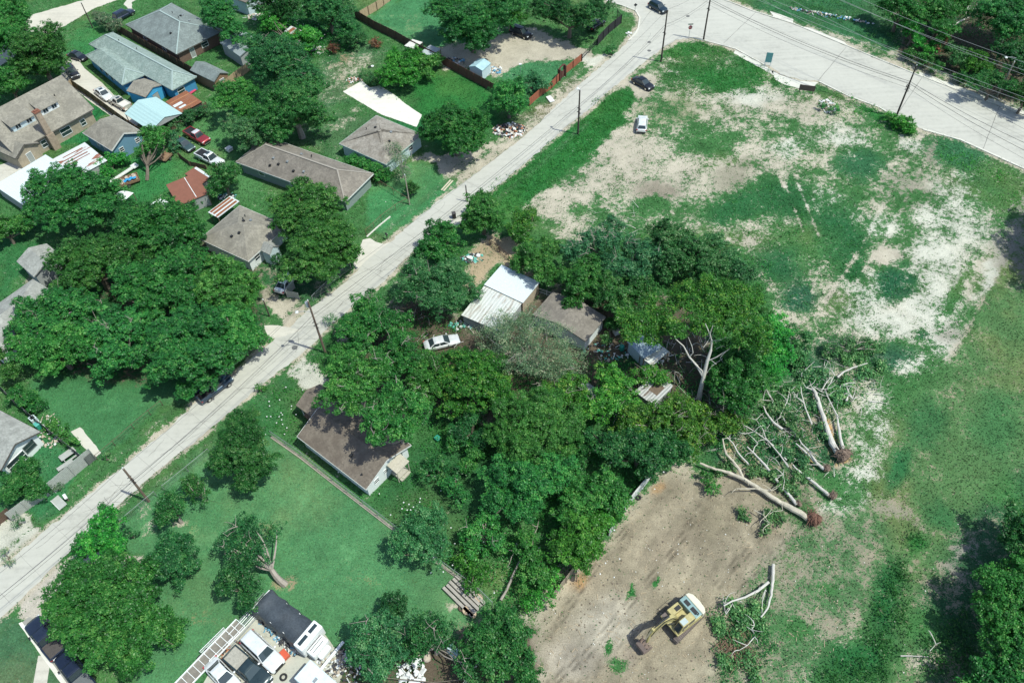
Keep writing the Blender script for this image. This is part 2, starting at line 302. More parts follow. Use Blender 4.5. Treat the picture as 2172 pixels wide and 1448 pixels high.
# (polygon in photo pixels, softness, grass colour, bare colour, share of bare ground)
LAYERS = [
    ([(1120, 450), (1340, 180), (1480, 85), (1640, 160), (1800, 210), (1960, 280), (2172, 370), (2300, 420), (2300, 560), (2120, 540), (2040, 740), (1900, 820), (1860, 1000), (1700, 900), (1640, 640), (1560, 500), (1300, 480)], 30, G_MID, TAN, .40),
    ([(2300, 520), (2120, 560), (2020, 760), (1900, 900), (1840, 1060), (1780, 1180), (1850, 1448), (1850, 1600), (2400, 1600)], 50, G_DRY, DIRT, .30),
    ([(1385, 1005), (1330, 1080), (1240, 1195), (1175, 1265), (1130, 1350), (1150, 1448), (1150, 1600), (1700, 1600), (1640, 1448), (1560, 1300), (1650, 1180), (1740, 1120), (1740, 1050), (1620, 960), (1500, 1000)], 44, G_DRY, DIRT, .93),
    ([(1560, 1300), (1640, 1180), (1760, 1080), (1860, 1080), (1870, 1200), (1810, 1350), (1700, 1448), (1700, 1600), (1600, 1600), (1500, 1448)], 40, (0.070, 0.155, 0.060), GREYD, .50),
    ([(577, 915), (833, 1110), (1045, 1280), (1010, 1340), (940, 1370), (700, 1400), (600, 1300), (540, 1270), (400, 1470), (280, 1470), (310, 1250), (240, 1120), (290, 1070), (440, 950)], 10, G_LAWN, (0.14, 0.2, 0.09), .10),
    ([(60, 800), (420, 780), (420, 850), (345, 862), (200, 980), (90, 860)], 8, (0.048, 0.158, 0.058), (0.10, 0.16, 0.07), .12),
    ([(-40, 1000), (20, 900), (100, 930), (190, 980), (120, 1080), (60, 1100), (0, 1090)], 8, (0.034, 0.150, 0.055), TAN, .12),
    ([(-60, 1310), (30, 1300), (100, 1400), (160, 1470), (-60, 1470)], 6, (0.05, 0.13, 0.06), TAN, .10),
    ([(790, 390), (880, 350), (985, 385), (820, 512), (770, 470)], 8, (0.048, 0.185, 0.066), TAN, .12),
    ([(780, 30), (880, -20), (1050, -20), (1060, 60), (980, 130), (870, 95)], 8, (0.055, 0.19, 0.075), (0.16, 0.2, 0.1), .14),
    ([(860, 150), (960, 150), (1060, 200), (1050, 260), (940, 320), (880, 240)], 10, G_LUSH, TAN, .06),
    ([(1060, 155), (1120, 120), (1230, 130), (1130, 215)], 8, (0.05, 0.175, 0.07), TAN, .15),
    ([(370, 240), (480, 200), (500, 300), (560, 400), (500, 430), (450, 350), (360, 310)], 14, (0.065, 0.18, 0.06), TAN, .14),
    ([(170, 60), (260, 20), (240, 90), (180, 120), (130, 110)], 8, (0.035, 0.17, 0.05), TAN, .12),
    ([(290, 330), (420, 340), (330, 420), (270, 430)], 10, (0.035, 0.17, 0.048), TAN, .14),
    ([(170, 200), (230, 240), (180, 300), (60, 330), (100, 290)], 6, (0.022, 0.15, 0.045), TAN, .05),
    ([(0, 480), (110, 470), (60, 560), (0, 640)], 10, (0.03, 0.13, 0.04), TAN, .15),
    ([(700, 240), (820, 110), (700, 80), (640, 300), (720, 330)], 16, (0.050, 0.135, 0.055), TAN, .28),
    ([(620, 300), (720, 240), (800, 260), (720, 330)], 14, (0.060, 0.14, 0.055), TAN, .22),
    ([(520, 870), (600, 790), (700, 850), (620, 950), (540, 920)], 14, (0.035, 0.13, 0.04), TAN, .10),
    ([(880, 940), (1060, 960), (1060, 1200), (900, 1200), (830, 1090), (790, 1060)], 20, (0.030, 0.11, 0.036), TAN, .08),
    ([(1035, 80), (1120, 60), (1250, 100), (1290, 130), (1190, 120), (1130, 130), (1050, 160), (950, 140), (900, 100)], 9, G_MID, TAN, .95),
    ([(1225, 110), (1300, 118), (1275, 145), (1225, 128)], 5, G_MID, ROCK, .95),
    ([(1300, 190), (1345, 158), (1390, 165), (1375, 200), (1350, 235), (1335, 200)], 7, G_MID, TAN, .95),
    ([(1240, 215), (1120, 310), (1050, 270), (1120, 235), (1230, 150)], 7, (0.085, 0.13, 0.06), TAN, .42),
    ([(1030, 300), (1120, 290), (1060, 340), (985, 385), (905, 345), (880, 345), (920, 330)], 8, G_MID, TAN, .80),
    ([(565, 620), (600, 600), (650, 660), (650, 680), (612, 700), (590, 660), (560, 640)], 5, G_MID, TAN, .97),
    ([(560, 570), (690, 590), (700, 620), (640, 640), (570, 630)], 10, (0.03, 0.1, 0.04), GREYD, .45),
    ([(603, 785), (645, 755), (700, 815), (680, 835), (630, 815)], 5, G_MID, ROCK, .93),
    ([(700, 700), (745, 690), (770, 740), (700, 750)], 8, G_MID, TAN, .7),
    ([(-60, 1130), (30, 1090), (100, 1125), (0, 1215), (-60, 1260)], 6, G_MID, ROCK, .93),
    ([(60, 1250), (180, 1140), (300, 1180), (300, 1300), (150, 1340), (40, 1300)], 6, G_MID, (0.42, 0.38, 0.32), .9),
    ([(980, 540), (1090, 480), (1130, 600), (1060, 560), (1000, 620)], 8, G_MID, (0.37, 0.29, 0.19), .85),
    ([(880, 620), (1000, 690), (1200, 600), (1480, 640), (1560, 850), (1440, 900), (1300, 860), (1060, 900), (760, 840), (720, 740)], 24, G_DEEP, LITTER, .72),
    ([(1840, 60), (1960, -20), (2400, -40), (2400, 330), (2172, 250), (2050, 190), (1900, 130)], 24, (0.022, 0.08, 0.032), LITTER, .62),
    ([(1560, -30), (1860, -30), (1940, 60), (1880, 130), (1790, 90), (1680, 45), (1590, 15)], 14, (0.030, 0.12, 0.045), TAN, .14),
    ([(1690, 48), (1800, 96), (1900, 140), (2050, 198), (2172, 240), (2300, 300), (2300, 280), (2172, 222), (2060, 180), (1950, 138), (1850, 92), (1780, 75)], 7, G_MID, TAN, .62),
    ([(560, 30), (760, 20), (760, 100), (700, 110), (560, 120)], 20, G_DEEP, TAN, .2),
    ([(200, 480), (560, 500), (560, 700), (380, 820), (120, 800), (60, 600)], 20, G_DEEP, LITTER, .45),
    ([(2100, 1020), (2172, 1000), (2300, 1000), (2300, 1600), (2000, 1600), (1950, 1360), (1960, 1250)], 40, (0.03, 0.095, 0.04), GREYD, .35),
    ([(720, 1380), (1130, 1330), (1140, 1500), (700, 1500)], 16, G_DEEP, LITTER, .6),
    ([(1450, 880), (1640, 860), (1780, 880), (1800, 990), (1680, 1000), (1500, 980)], 24, (0.03, 0.10, 0.04), (0.30, 0.25, 0.17), .38),
]
BLOBS = [  # x, y, rx, ry, rotation, strength towards (grass colour | bare colour), bare share
    (1200, 430, 90, 45, -10, TAN, .85), (1240, 500, 60, 26, 0, TAN, .72), (1330, 320, 90, 60, -25, TAN, .89), (1270, 380, 90, 40, -35, TAN, .80), (1450, 390, 60, 50, 30, TAN, .80), (1500, 300, 60, 40, 20, TAN, .60), (1460, 460, 60, 26, 10, TAN, .6),
    (1600, 212, 66, 24, 0, ROCK, .97), (1650, 232, 52, 24, 0, TAN, .75), (1710, 235, 52, 24, 10, TAN, .82), (1790, 240, 50, 22, 25, TAN, .62), (1560, 255, 120, 30, 15, TAN, .62), (1680, 310, 60, 22, -20, ROCK, .62), (1800, 300, 60, 25, 20, ROCK, .66), (1640, 350, 56, 34, 30, TAN, .72), (1430, 150, 16, 8, 0, ROCK, .9), (1470, 130, 60, 18, 15, TAN, .32),
    (1730, 420, 50, 20, 25, ROCK, .6), (1800, 440, 90, 16, 30, ROCK, .55), (1900, 350, 30, 80, 30, TAN, .72), (1930, 310, 36, 22, 20, ROCK, .8), (1860, 440, 26, 60, 30, TAN, .66), (1990, 440, 60, 60, 0, ROCK, .62),
    (2050, 480, 70, 50, 10, ROCK, .72), (1985, 545, 80, 55, 10, ROCK, .70), (1975, 640, 70, 70, 0, ROCK, .70), (2060, 400, 40, 50, 0, ROCK, .5), (1945, 370, 40, 40, 0, TAN, .6), (1880, 480, 50, 30, 0, ROCK, .5), (1990, 720, 40, 50, 0, ROCK, .72), (1850, 620, 64, 40, -15, ROCK, .68), (1840, 670, 60, 34, 20, ROCK, .66), (1900, 690, 60, 30, 20, ROCK, .7), (1930, 770, 50, 34, 10, ROCK, .60),
    (2095, 590, 12, 60, 28, ROCK, .85), (1880, 545, 26, 20, 10, TAN, .95), (1855, 900, 40, 80, 12, ROCK, .42), (1830, 1010, 50, 30, -20, ROCK, .45), (1800, 1060, 50, 22, -20, ROCK, .42), (1580, 510, 26, 14, 20, TAN, .82), (1630, 590, 18, 30, -20, TAN, .7),
    (1395, 405, 52, 24, 12, (0.24, 0.21, 0.16), .90), (1560, 375, 50, 30, -25, (0.25, 0.23, 0.17), .80), (1420, 235, 70, 34, 5, (0.26, 0.25, 0.16), .62), (1980, 325, 26, 30, 10, (0.24, 0.22, 0.17), .86), (1930, 400, 60, 40, 0, (0.24, 0.22, 0.17), .60), (2010, 705, 26, 20, 0, (0.3, 0.28, 0.23), .85),
    (1660, 690, 30, 34, 20, TAN, .8), (1545, 945, 20, 10, 30, (0.42, 0.31, 0.18), .7), (1720, 905, 40, 30, 0, (0.30, 0.25, 0.18), .8), (1715, 975, 16, 10, 0, (0.48, 0.31, 0.15), .7), (1760, 920, 10, 40, 0, (0.50, 0.29, 0.11), .85), (1792, 972, 14, 7, 0, (0.50, 0.29, 0.11), .8), (1600, 1000, 14, 10, 0, (0.44, 0.31, 0.16), .7),
    (650, 1060, 60, 30, 30, (0.10, 0.24, 0.10), .28), (740, 1160, 50, 30, 40, (0.10, 0.24, 0.10), .28), (450, 1150, 50, 26, 0, (0.10, 0.23, 0.10), .3), (680, 1260, 60, 26, 0, (0.11, 0.22, 0.09), .3), (880, 1270, 60, 26, 20, (0.09, 0.23, 0.08), .25), (850, 50, 50, 20, 10, (0.14, 0.24, 0.11), .4), (240, 880, 60, 24, -30, (0.07, 0.2, 0.08), .3), (560, 1120, 30, 16, 0, (0.16, 0.2, 0.09), .5), (430, 1310, 40, 22, 30, (0.19, 0.19, 0.09), .42), (425, 1118, 40, 14, 0, (0.2, 0.26, 0.12), .3), (608, 1238, 22, 14, 0, (0.3, 0.24, 0.15), .8), (385, 1108, 14, 10, 0, TAN, .7), (770, 1230, 60, 30, 20, (0.16, 0.2, 0.09), .25), (980, 1285, 26, 10, 10, TAN, .75),
    (740, 250, 34, 12, -40, TAN, .7), (775, 200, 60, 14, 40, (0.3, 0.24, 0.17), .4), (725, 120, 30, 22, 0, (0.28, 0.2, 0.13), .5), (1080, 215, 20, 14, 0, TAN, .5), (300, 1090, 30, 16, -40, TAN, .6), (325, 1120, 40, 12, -40, TAN, .4),
    (1950, 1110, 40, 16, 20, (0.28, 0.24, 0.18), .72), (1900, 1090, 60, 20, 30, (0.24, 0.22, 0.16), .55), (2060, 1180, 50, 50, 0, (0.2, 0.19, 0.16), .5), (1720, 1380, 50, 40, 0, (0.26, 0.24, 0.17), .6), (1960, 1400, 40, 26, 20, TAN, .6),
    (1500, 1110, 90, 40, -30, (0.20, 0.170, 0.115), .97), (1420, 1160, 60, 30, -30, (0.24, 0.20, 0.14), .97), (1280, 1330, 80, 60, -30, (0.36, 0.32, 0.25), .97), (1230, 1200, 40, 60, -20, (0.34, 0.28, 0.20), .97), (1395, 1035, 16, 12, 0, (0.33, 0.22, 0.12), .95), (1232, 1232, 12, 18, 30, (0.36, 0.22, 0.11), .8), (1210, 1400, 60, 40, 0, (0.32, 0.28, 0.22), .95), (1340, 1390, 14, 34, 30, (0.24, 0.2, 0.15), .9),
    (2172, 510, 60, 110, 0, (0.2, 0.19, 0.16), .55), (1680, 1030, 60, 30, 20, (0.23, 0.2, 0.145), .7), (1700, 1100, 80, 30, 20, (0.23, 0.21, 0.15), .6), (870, 40, 30, 14, 10, (0.15, 0.2, 0.1), .5),
    (640, 700, 40, 20, -40, TAN, .4), (1000, 1350, 60, 30, 0, (0.24, 0.18, 0.13), .7),
]
LUSHB = [  # x, y, rx, ry, rotation, grass colour, bare share : taller green growth
    (1450, 105, 80, 18, 0, G_LUSH, .05), (1530, 170, 90, 26, 12, G_LUSH, .06), (1600, 150, 40, 20, 30, G_LUSH, .05), (1760, 190, 40, 12, 20, G_MID, .1), (1860, 240, 40, 16, 20, G_LUSH, .05), (1915, 265, 40, 20, 15, G_LUSH, .02), (1520, 300, 60, 26, 0, G_MID, .25),
    (1660, 420, 80, 44, 10, (0.022, 0.10, 0.032), .06), (1560, 440, 70, 30, -20, (0.024, 0.11, 0.036), .08), (1770, 500, 70, 70, 0, (0.022, 0.105, 0.036), .07), (1700, 520, 80, 40, 0, G_MID, .10), (1830, 350, 60, 30, 0, (0.028, 0.11, 0.045), .12), (1650, 560, 60, 40, 20, (0.022, 0.10, 0.036), .1),
    (1903, 603, 42, 36, 0, (0.016, 0.085, 0.036), 0), (1702, 628, 42, 34, 0, (0.018, 0.085, 0.042), 0), (1960, 712, 22, 9, 0, (0.02, 0.09, 0.035), 0), (1810, 570, 44, 24, -45, (0.02, 0.10, 0.03), .03), (2060, 340, 110, 36, 24, (0.035, 0.135, 0.055), .06), (2120, 400, 60, 60, 0, G_MID, .14),
    (1790, 740, 70, 40, 0, (0.030, 0.095, 0.045), .20), (1730, 800, 60, 60, 0, (0.030, 0.095, 0.045), .2), (1880, 760, 60, 30, 0, (0.03, 0.1, 0.05), .25), (1370, 440, 40, 20, 0, G_MID, .22), (1240, 445, 40, 16, -20, G_MID, .2), (1150, 470, 26, 16, 0, G_MID, .2),
    (1890, 1225, 36, 44, 30, (0.018, 0.095, 0.028), .02), (1880, 1300, 36, 60, 10, (0.018, 0.095, 0.028), .04), (1820, 1400, 90, 50, -10, (0.020, 0.105, 0.030), .02), (1940, 1150, 26, 20, 0, G_LUSH, .02), (1990, 1090, 60, 30, 20, (0.04, 0.13, 0.045), .12), (2110, 900, 50, 90, 10, (0.05, 0.145, 0.05), .1), (1960, 900, 40, 60, 25, (0.04, 0.13, 0.045), .1), (1960, 1330, 40, 40, 0, G_MID, .15), (2120, 1040, 60, 40, 30, G_MID, .05), (2150, 700, 60, 80, 0, G_DRY, .12), (1900, 1000, 22, 60, 25, (0.022, 0.12, 0.04), .05), (2060, 1000, 60, 60, 0, G_DRY, .2),
    (2030, 620, 12, 70, 30, G_MID, .1), (1335, 1260, 8, 20, 10, G_LUSH, .1), (1345, 1250, 8, 18, 10, G_LUSH, .1), (1398, 1235, 7, 16, 35, G_LUSH, .1), (1290, 1380, 8, 22, 15, G_LUSH, .1), (1310, 1415, 24, 20, -30, G_MID, .25), (1340, 1330, 0.1, 0.1, 0, G_LUSH, .1), (1640, 1240, 30, 14, 0, G_MID, .3), (1750, 1250, 24, 16, 0, G_MID, .3), (1690, 1330, 50, 30, 0, G_MID, .35),
    (230, 60, 30, 8, -20, G_LUSH, .05), (1075, 395, 50, 26, -35, G_LUSH, .02), (870, 260, 60, 20, 30, (0.022, 0.13, 0.04), .03),
]
LUSH_STRIP = [(990, 450), (1040, 408), (1120, 348), (1210, 272), (1300, 195), (1330, 192), (1345, 215), (1320, 262), (1240, 335), (1170, 385), (1110, 440), (1060, 470)]

def ground_fields(X, Y):
    """grass colour, bare-soil colour and bare share of the real ground at world X, Y"""
    px, py = PX(X, Y)
    n1 = fbm(X, Y, 9, 4); n2 = fbm(X, Y, 2.6, 4, 5.0); n3 = fbm(X, Y, 0.9, 3, 9.0)
    wx = px + (n2 - .5) * 44 + (n3 - .5) * 14; wy = py + (fbm(X, Y, 2.6, 4, 23.0) - .5) * 34 + (fbm(X, Y, .9, 3, 29.0) - .5) * 12
    g = np.tile(np.array(G_MID), (len(X), 1)); b = np.tile(np.array(TAN), (len(X), 1)); s = np.full(len(X), .16)
    def put(a, gc, bc, bs):
        nonlocal g, b, s
        if gc is not None: g = g + (np.array(gc) - g) * a[:, None]
        if bc is not None: b = b + (np.array(bc) - b) * a[:, None]
        s = s + (bs - s) * a
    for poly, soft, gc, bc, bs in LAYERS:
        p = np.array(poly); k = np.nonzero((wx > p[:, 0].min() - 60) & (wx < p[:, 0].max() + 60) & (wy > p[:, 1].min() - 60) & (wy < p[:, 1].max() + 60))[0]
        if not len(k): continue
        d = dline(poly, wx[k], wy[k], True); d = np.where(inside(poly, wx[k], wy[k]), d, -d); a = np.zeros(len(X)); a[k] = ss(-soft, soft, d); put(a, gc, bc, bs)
    for L, bare in ((BLOBS, True), (LUSHB, False)):
        for x, y, rx, ry, rot, c, bs in L:
            t = math.radians(-rot); dx = wx - x; dy = wy - y
            u = (dx * math.cos(t) - dy * math.sin(t)) / rx; v = (dx * math.sin(t) + dy * math.cos(t)) / ry; r = np.hypot(u, v)
            a = 1 - ss(.35, 1.5, r); put(a, None if bare else c, c if bare else None, (.14 + (bs - .14) * .84 if .3 < bs < .9 else bs) if bare else (bs if px.shape[0] < 0 or x < 1300 else max(bs, .16)))
    d = dline(LUSH_STRIP, wx, wy, True); d = np.where(inside(LUSH_STRIP, wx, wy), d, -d); put(ss(-14, 8, d), G_LUSH, None, .03)
    # worn verges along the road, wheel tracks on the lot
    de = dline(ROAD, px, py, True); ins = inside(ROAD, px, py); sc = 1.0
    put(np.where(ins, 1, (1 - ss(3, 13, de)) * .8), None, (0.40, 0.35, 0.27), .72)
    put(np.where(ins, 0, ss(14, 20, de) * (1 - ss(22, 34, de))) * .5 * (px < 1250), (0.05, 0.13, 0.05), None, .34)
    for tr, wd, st in (([(1655, 375), (1680, 430), (1705, 490)], 3.5, .8), ([(1688, 372), (1712, 440), (1738, 500)], 3.5, .8), ([(1955, 285), (1880, 420), (1830, 520), (1750, 640)], 6, .6), ([(1985, 300), (1920, 430), (1870, 520), (1800, 620)], 6, .45), ([(2130, 540), (2050, 700), (2010, 760)], 7, .55), ([(1905, 700), (1960, 715), (2000, 712)], 4, .3)):
        put((1 - ss(wd * .5, wd * 1.3, dline(tr, px, py))) * (py < 0.9e9) * st * (.5 + n3), None, None, .82)
    # excavator track marks and graded streaks in the brown dirt
    dirt = ss(-20, 20, np.where(inside(LAYERS[2][0], px, py), dline(LAYERS[2][0], px, py, True), -30))
    c_, s_ = math.cos(math.radians(52)), math.sin(math.radians(52)); uu = X * c_ + Y * s_; vv = -X * s_ + Y * c_
    st = fbm(uu / 6, vv, .8, 4, 3.0); b = b * (1 + dirt[:, None] * (st[:, None] - .5) * .45 + dirt[:, None] * (n3[:, None] - .5) * .5)
    for tr in ([(1145, 1470), (1250, 1380), (1350, 1260), (1420, 1180), (1500, 1060)], [(1190, 1470), (1310, 1380), (1420, 1290)], [(1520, 1240), (1620, 1130), (1700, 1060)], [(1560, 1270), (1640, 1180), (1730, 1100)], [(1180, 1330), (1240, 1230), (1330, 1120)]):
        a = (1 - ss(1.5, 5, np.abs(dline(tr, px, py) - 6))) * dirt * (.5 + .5 * np.sin(uu * 9)) * .9; b = b * (1 - a[:, None] * .55)
    mid = np.clip((s - .08) * 4, 0, 1) * np.clip((.97 - s) * 4, 0, 1); s = s + ((n1 - .5) * .5 + (n2 - .5) * .75 + (n3 - .5) * .55) * mid
    g = g * (0.80 + .40 * n2)[:, None] * (0.88 + .24 * n3)[:, None]; yel = np.clip((n1 - .5) * 3, 0, 1)[:, None]
    g = g * (1 + yel * np.array([.9, .12, .15])); b = b * (0.78 + .44 * n2)[:, None] * (.9 + .2 * n3)[:, None]
    return g, b, np.clip(s, 0, 1), px, py

def ground_mat():
    m, n, l, b = newmat('ground_soil_and_grass')
    g = n.new('ShaderNodeAttribute'); g.attribute_name = 'grass_colour'; q = n.new('ShaderNodeAttribute'); q.attribute_name = 'bare_colour'
    tc = n.new('ShaderNodeTexCoord'); v = tc.outputs['Object']
    f1 = noise(n, l, 1.6, 6, 0.75, v, 0.4); f2 = noise(n, l, 7.0, 4, 0.8, v)
    a = n.new('ShaderNodeMath'); a.operation = 'MULTIPLY_ADD'; a.inputs[1].default_value = 0.9; l.new(f2, a.inputs[0]); l.new(f1, a.inputs[2])
    # bare where share > noise
    sb = n.new('ShaderNodeMath'); sb.operation = 'MULTIPLY_ADD'; sb.inputs[1].default_value = 0.52; sb.inputs[2].default_value = 0.69; l.new(q.outputs['Alpha'], sb.inputs[0])
    df = n.new('ShaderNodeMath'); df.operation = 'SUBTRACT'; l.new(sb.outputs[0], df.inputs[0]); l.new(a.outputs[0], df.inputs[1])
    mr = n.new('ShaderNodeMapRange'); mr.interpolation_type = 'SMOOTHSTEP'; mr.inputs['From Min'].default_value = -0.045; mr.inputs['From Max'].default_value = 0.045; l.new(df.outputs[0], mr.inputs[0])
    def vary(col, sc, lo, hi, off):
        f = noise(n, l, sc, 5, 0.8, v); r = n.new('ShaderNodeMapRange'); r.inputs['From Min'].default_value = 0.3; r.inputs['From Max'].default_value = 0.7; r.inputs['To Min'].default_value = lo; r.inputs['To Max'].default_value = hi
        l.new(f, r.inputs[0]); x = n.new('ShaderNodeVectorMath'); x.operation = 'SCALE'; l.new(col, x.inputs[0]); l.new(r.outputs[0], x.inputs['Scale']); return x.outputs[0]
    gc = vary(vary(g.outputs['Color'], 5.0, 0.55, 1.45, 0), 1.1, .78, 1.22, 0); bc = vary(vary(q.outputs['Color'], 6.5, 0.62, 1.34, 0), 1.3, .86, 1.14, 0)
    mx = n.new('ShaderNodeMix'); mx.data_type = 'RGBA'; l.new(mr.outputs[0], mx.inputs['Factor']); l.new(gc, mx.inputs['A']); l.new(bc, mx.inputs['B'])
    # scattered pale stones and scraps
    vo = n.new('ShaderNodeTexVoronoi'); vo.inputs['Scale'].default_value = 1.1; l.new(v, vo.inputs['Vector'])
    st = n.new('ShaderNodeMath'); st.operation = 'LESS_THAN'; st.inputs[1].default_value = 0.06; l.new(vo.outputs['Distance'], st.inputs[0])
    sc = n.new('ShaderNodeSeparateColor'); l.new(vo.outputs['Color'], sc.inputs[0]); gt = n.new('ShaderNodeMath'); gt.operation = 'GREATER_THAN'; gt.inputs[1].default_value = 0.72; l.new(sc.outputs[0], gt.inputs[0])
    fm = n.new('ShaderNodeMath'); fm.operation = 'MULTIPLY'; l.new(st.outputs[0], fm.inputs[0]); l.new(gt.outputs[0], fm.inputs[1])
    f3 = n.new('ShaderNodeMath'); f3.operation = 'MULTIPLY'; l.new(fm.outputs[0], f3.inputs[0]); l.new(mr.outputs[0], f3.inputs[1])
    m2 = n.new('ShaderNodeMix'); m2.data_type = 'RGBA'; l.new(f3.outputs[0], m2.inputs['Factor']); l.new(mx.outputs['Result'], m2.inputs['A']); m2.inputs['B'].default_value = (0.52, 0.49, 0.42, 1)
    l.new(m2.outputs['Result'], b.inputs['Base Color']); b.inputs['Roughness'].default_value = 0.95; b.inputs['Specular IOR Level'].default_value = 0.15
    bump(n, l, b, a.outputs[0], 0.5, 0.12); return m
gx = np.concatenate([[-1500, -700, -300, -180], np.arange(-145, 157.1, 0.42), [190, 300, 700, 1500]])
gy = np.concatenate([[-1200, -500, -100, -20], np.arange(16, 206, 0.42), [225, 260, 400, 900, 2500]])
GX, GY = np.meshgrid(gx, gy); nx, ny = len(gx), len(gy)
gX = GX.ravel(); gY = GY.ravel()
gg, gb, gs, gpx, gpy = ground_fields(np.clip(gX, -150, 162), np.clip(gY, 12, 212))
gv = np.stack([gX, gY, np.zeros_like(gX)], 1)
idx = np.arange(nx * ny).reshape(ny, nx); qd = np.stack([idx[:-1, :-1], idx[:-1, 1:], idx[1:, 1:], idx[1:, :-1]], -1).reshape(-1, 4)
me = bpy.data.meshes.new('ground'); me.vertices.add(len(gv)); me.vertices.foreach_set('co', gv.ravel()); me.loops.add(qd.size); me.loops.foreach_set('vertex_index', qd.ravel().astype(np.int32))
me.polygons.add(len(qd)); me.polygons.foreach_set('loop_start', np.arange(0, qd.size, 4, dtype=np.int32)); me.polygons.foreach_set('loop_total', np.full(len(qd), 4, np.int32))
ca = me.color_attributes.new('grass_colour', 'FLOAT_COLOR', 'POINT'); ca.data.foreach_set('color', np.c_[gg, np.ones(len(gg))].astype(np.float32).ravel())
ca = me.color_attributes.new('bare_colour', 'FLOAT_COLOR', 'POINT'); ca.data.foreach_set('color', np.c_[gb, gs].astype(np.float32).ravel())
me.update(); me.materials.append(ground_mat()); ground = bpy.data.objects.new('ground', me); COL.objects.link(ground); tag(ground, kind='structure')

def densify(poly, step=0.7, jit=0.10, seed=1):
    """pixel polygon -> world polygon with slightly ragged edges"""
    rs = random.Random(seed); out = []; w_ = [P(*p)[:2] for p in poly]
    for i, a in enumerate(w_):
        b = w_[(i + 1) % len(w_)]; L = np.linalg.norm(b - a); k = max(1, int(L / step))
        for j in range(k):
            t = j / k; p = a + (b - a) * t; out.append((p[0] + rs.uniform(-jit, jit), p[1] + rs.uniform(-jit, jit)))
    return out
PADS = []
def sheet(name, poly, z, mat, jit=0.10, seed=1, world=False, thick=0.0, kind='structure', step=0.7):
    PADS.append(poly)
    pts = poly if world else densify(poly, step, jit, seed)
    tr = tessellate_polygon([[Vector((x, y, 0)) for x, y in pts]]); mb = MB(); mb.add([(x, y, z) for x, y in pts], [t if (Vector((*pts[t[1]], 0)) - Vector((*pts[t[0]], 0))).cross(Vector((*pts[t[2]], 0)) - Vector((*pts[t[0]], 0))).z > 0 else t[::-1] for t in tr])
    if thick:
        n = len(pts); mb.add([(x, y, z) for x, y in pts] + [(x, y, z - thick) for x, y in pts], [(i, (i + 1) % n, n + (i + 1) % n, n + i) for i in range(n)])
    o = mb.build(name, mat)
    if kind: tag(o, kind=kind)
    return o
def concrete(name, c, stain=0.25, sc=0.12):
    if name in MATS: return MATS[name]
    m, n, l, b = newmat(name); v = ocoord(n, l); s1 = noise(n, l, sc, 6, 0.7, v); s2 = noise(n, l, 1.4, 6, 0.75, v); s3 = noise(n, l, 12, 3, 0.8, v)
    th = math.radians(50.4); lane = noise(n, l, 1.0, 4, 0.6, ocoord(n, l, (0.06, 1.3, 1), (0, 0, -th)))
    def add(a, bb, k):
        x = n.new('ShaderNodeMath'); x.operation = 'MULTIPLY_ADD'; x.inputs[1].default_value = k; l.new(a, x.inputs[0]); l.new(bb, x.inputs[2]); return x.outputs[0]
    f = add(s2, s1, 0.9); f = add(s3, f, 0.35); f = add(lane, f, 0.8)
    l.new(ramp(n, l, f, [(0.9, mul(c, 1 - stain)), (1.25, c), (1.6, mul(c, 1.08))]) if False else ramp(n, l, add(f, f, -0.0) if False else _norm(n, l, f, 1.0, 1.9), [(0.15, mul(c, 1 - stain)), (0.5, c), (0.85, mul(c, 1.10))]), b.inputs['Base Color'])
    # hairline cracks
    b.inputs['Roughness'].default_value = 0.9; bump(n, l, b, s3, 0.15, 0.02); MATS[name] = m; return m
def _norm(n, l, f, lo, hi):
    r = n.new('ShaderNodeMapRange'); r.inputs['From Min'].default_value = lo; r.inputs['From Max'].default_value = hi; l.new(f, r.inputs[0]); return r.outputs[0]
ROADM = concrete('road_concrete', (0.425, 0.412, 0.360), 0.28)
PADM = concrete('pad_concrete', (0.50, 0.47, 0.40), 0.25)
PADW = concrete('white_pad_concrete', (0.62, 0.60, 0.52), 0.42)
YARDM_D = concrete('dark_pad_concrete', (0.27, 0.26, 0.23), 0.35)  # darker grey concrete for the pad under the pickups
YARDM = concrete('yard_concrete', (0.42, 0.41, 0.34), 0.45)
sheet('road', ROAD, 0.012, ROADM, 0.20, 2)
sheet('road', ROAD_NW, 0.012, concrete('far_road_concrete', (0.50, 0.46, 0.38), 0.2), 0.15, 3)
JOINT = rough_mat('joint_tar', (0.16, 0.155, 0.14), 0.3, 2.0)
jb = MB()
def strip(mb, pts, wd, z, jit=0.03):
    w_ = [Vector(P(*p)) for p in pts]; q = []
    for i in range(len(w_) - 1):
        k = max(2, int((w_[i + 1] - w_[i]).length / 0.8))
        q += [w_[i].lerp(w_[i + 1], j / k) + Vector((random.uniform(-jit, jit), random.uniform(-jit, jit), 0)) for j in range(k)]
    q.append(w_[-1]); vs = []
    for i, p in enumerate(q):
        t = (q[min(i + 1, len(q) - 1)] - q[max(i - 1, 0)]).normalized(); nrm = Vector((-t.y, t.x, 0)) * wd * 0.5 * random.uniform(0.6, 1.2); vs += [(p.x + nrm.x, p.y + nrm.y, z), (p.x - nrm.x, p.y - nrm.y, z)]
    mb.add(vs, [(2 * i, 2 * i + 1, 2 * i + 3, 2 * i + 2) for i in range(len(q) - 1)])
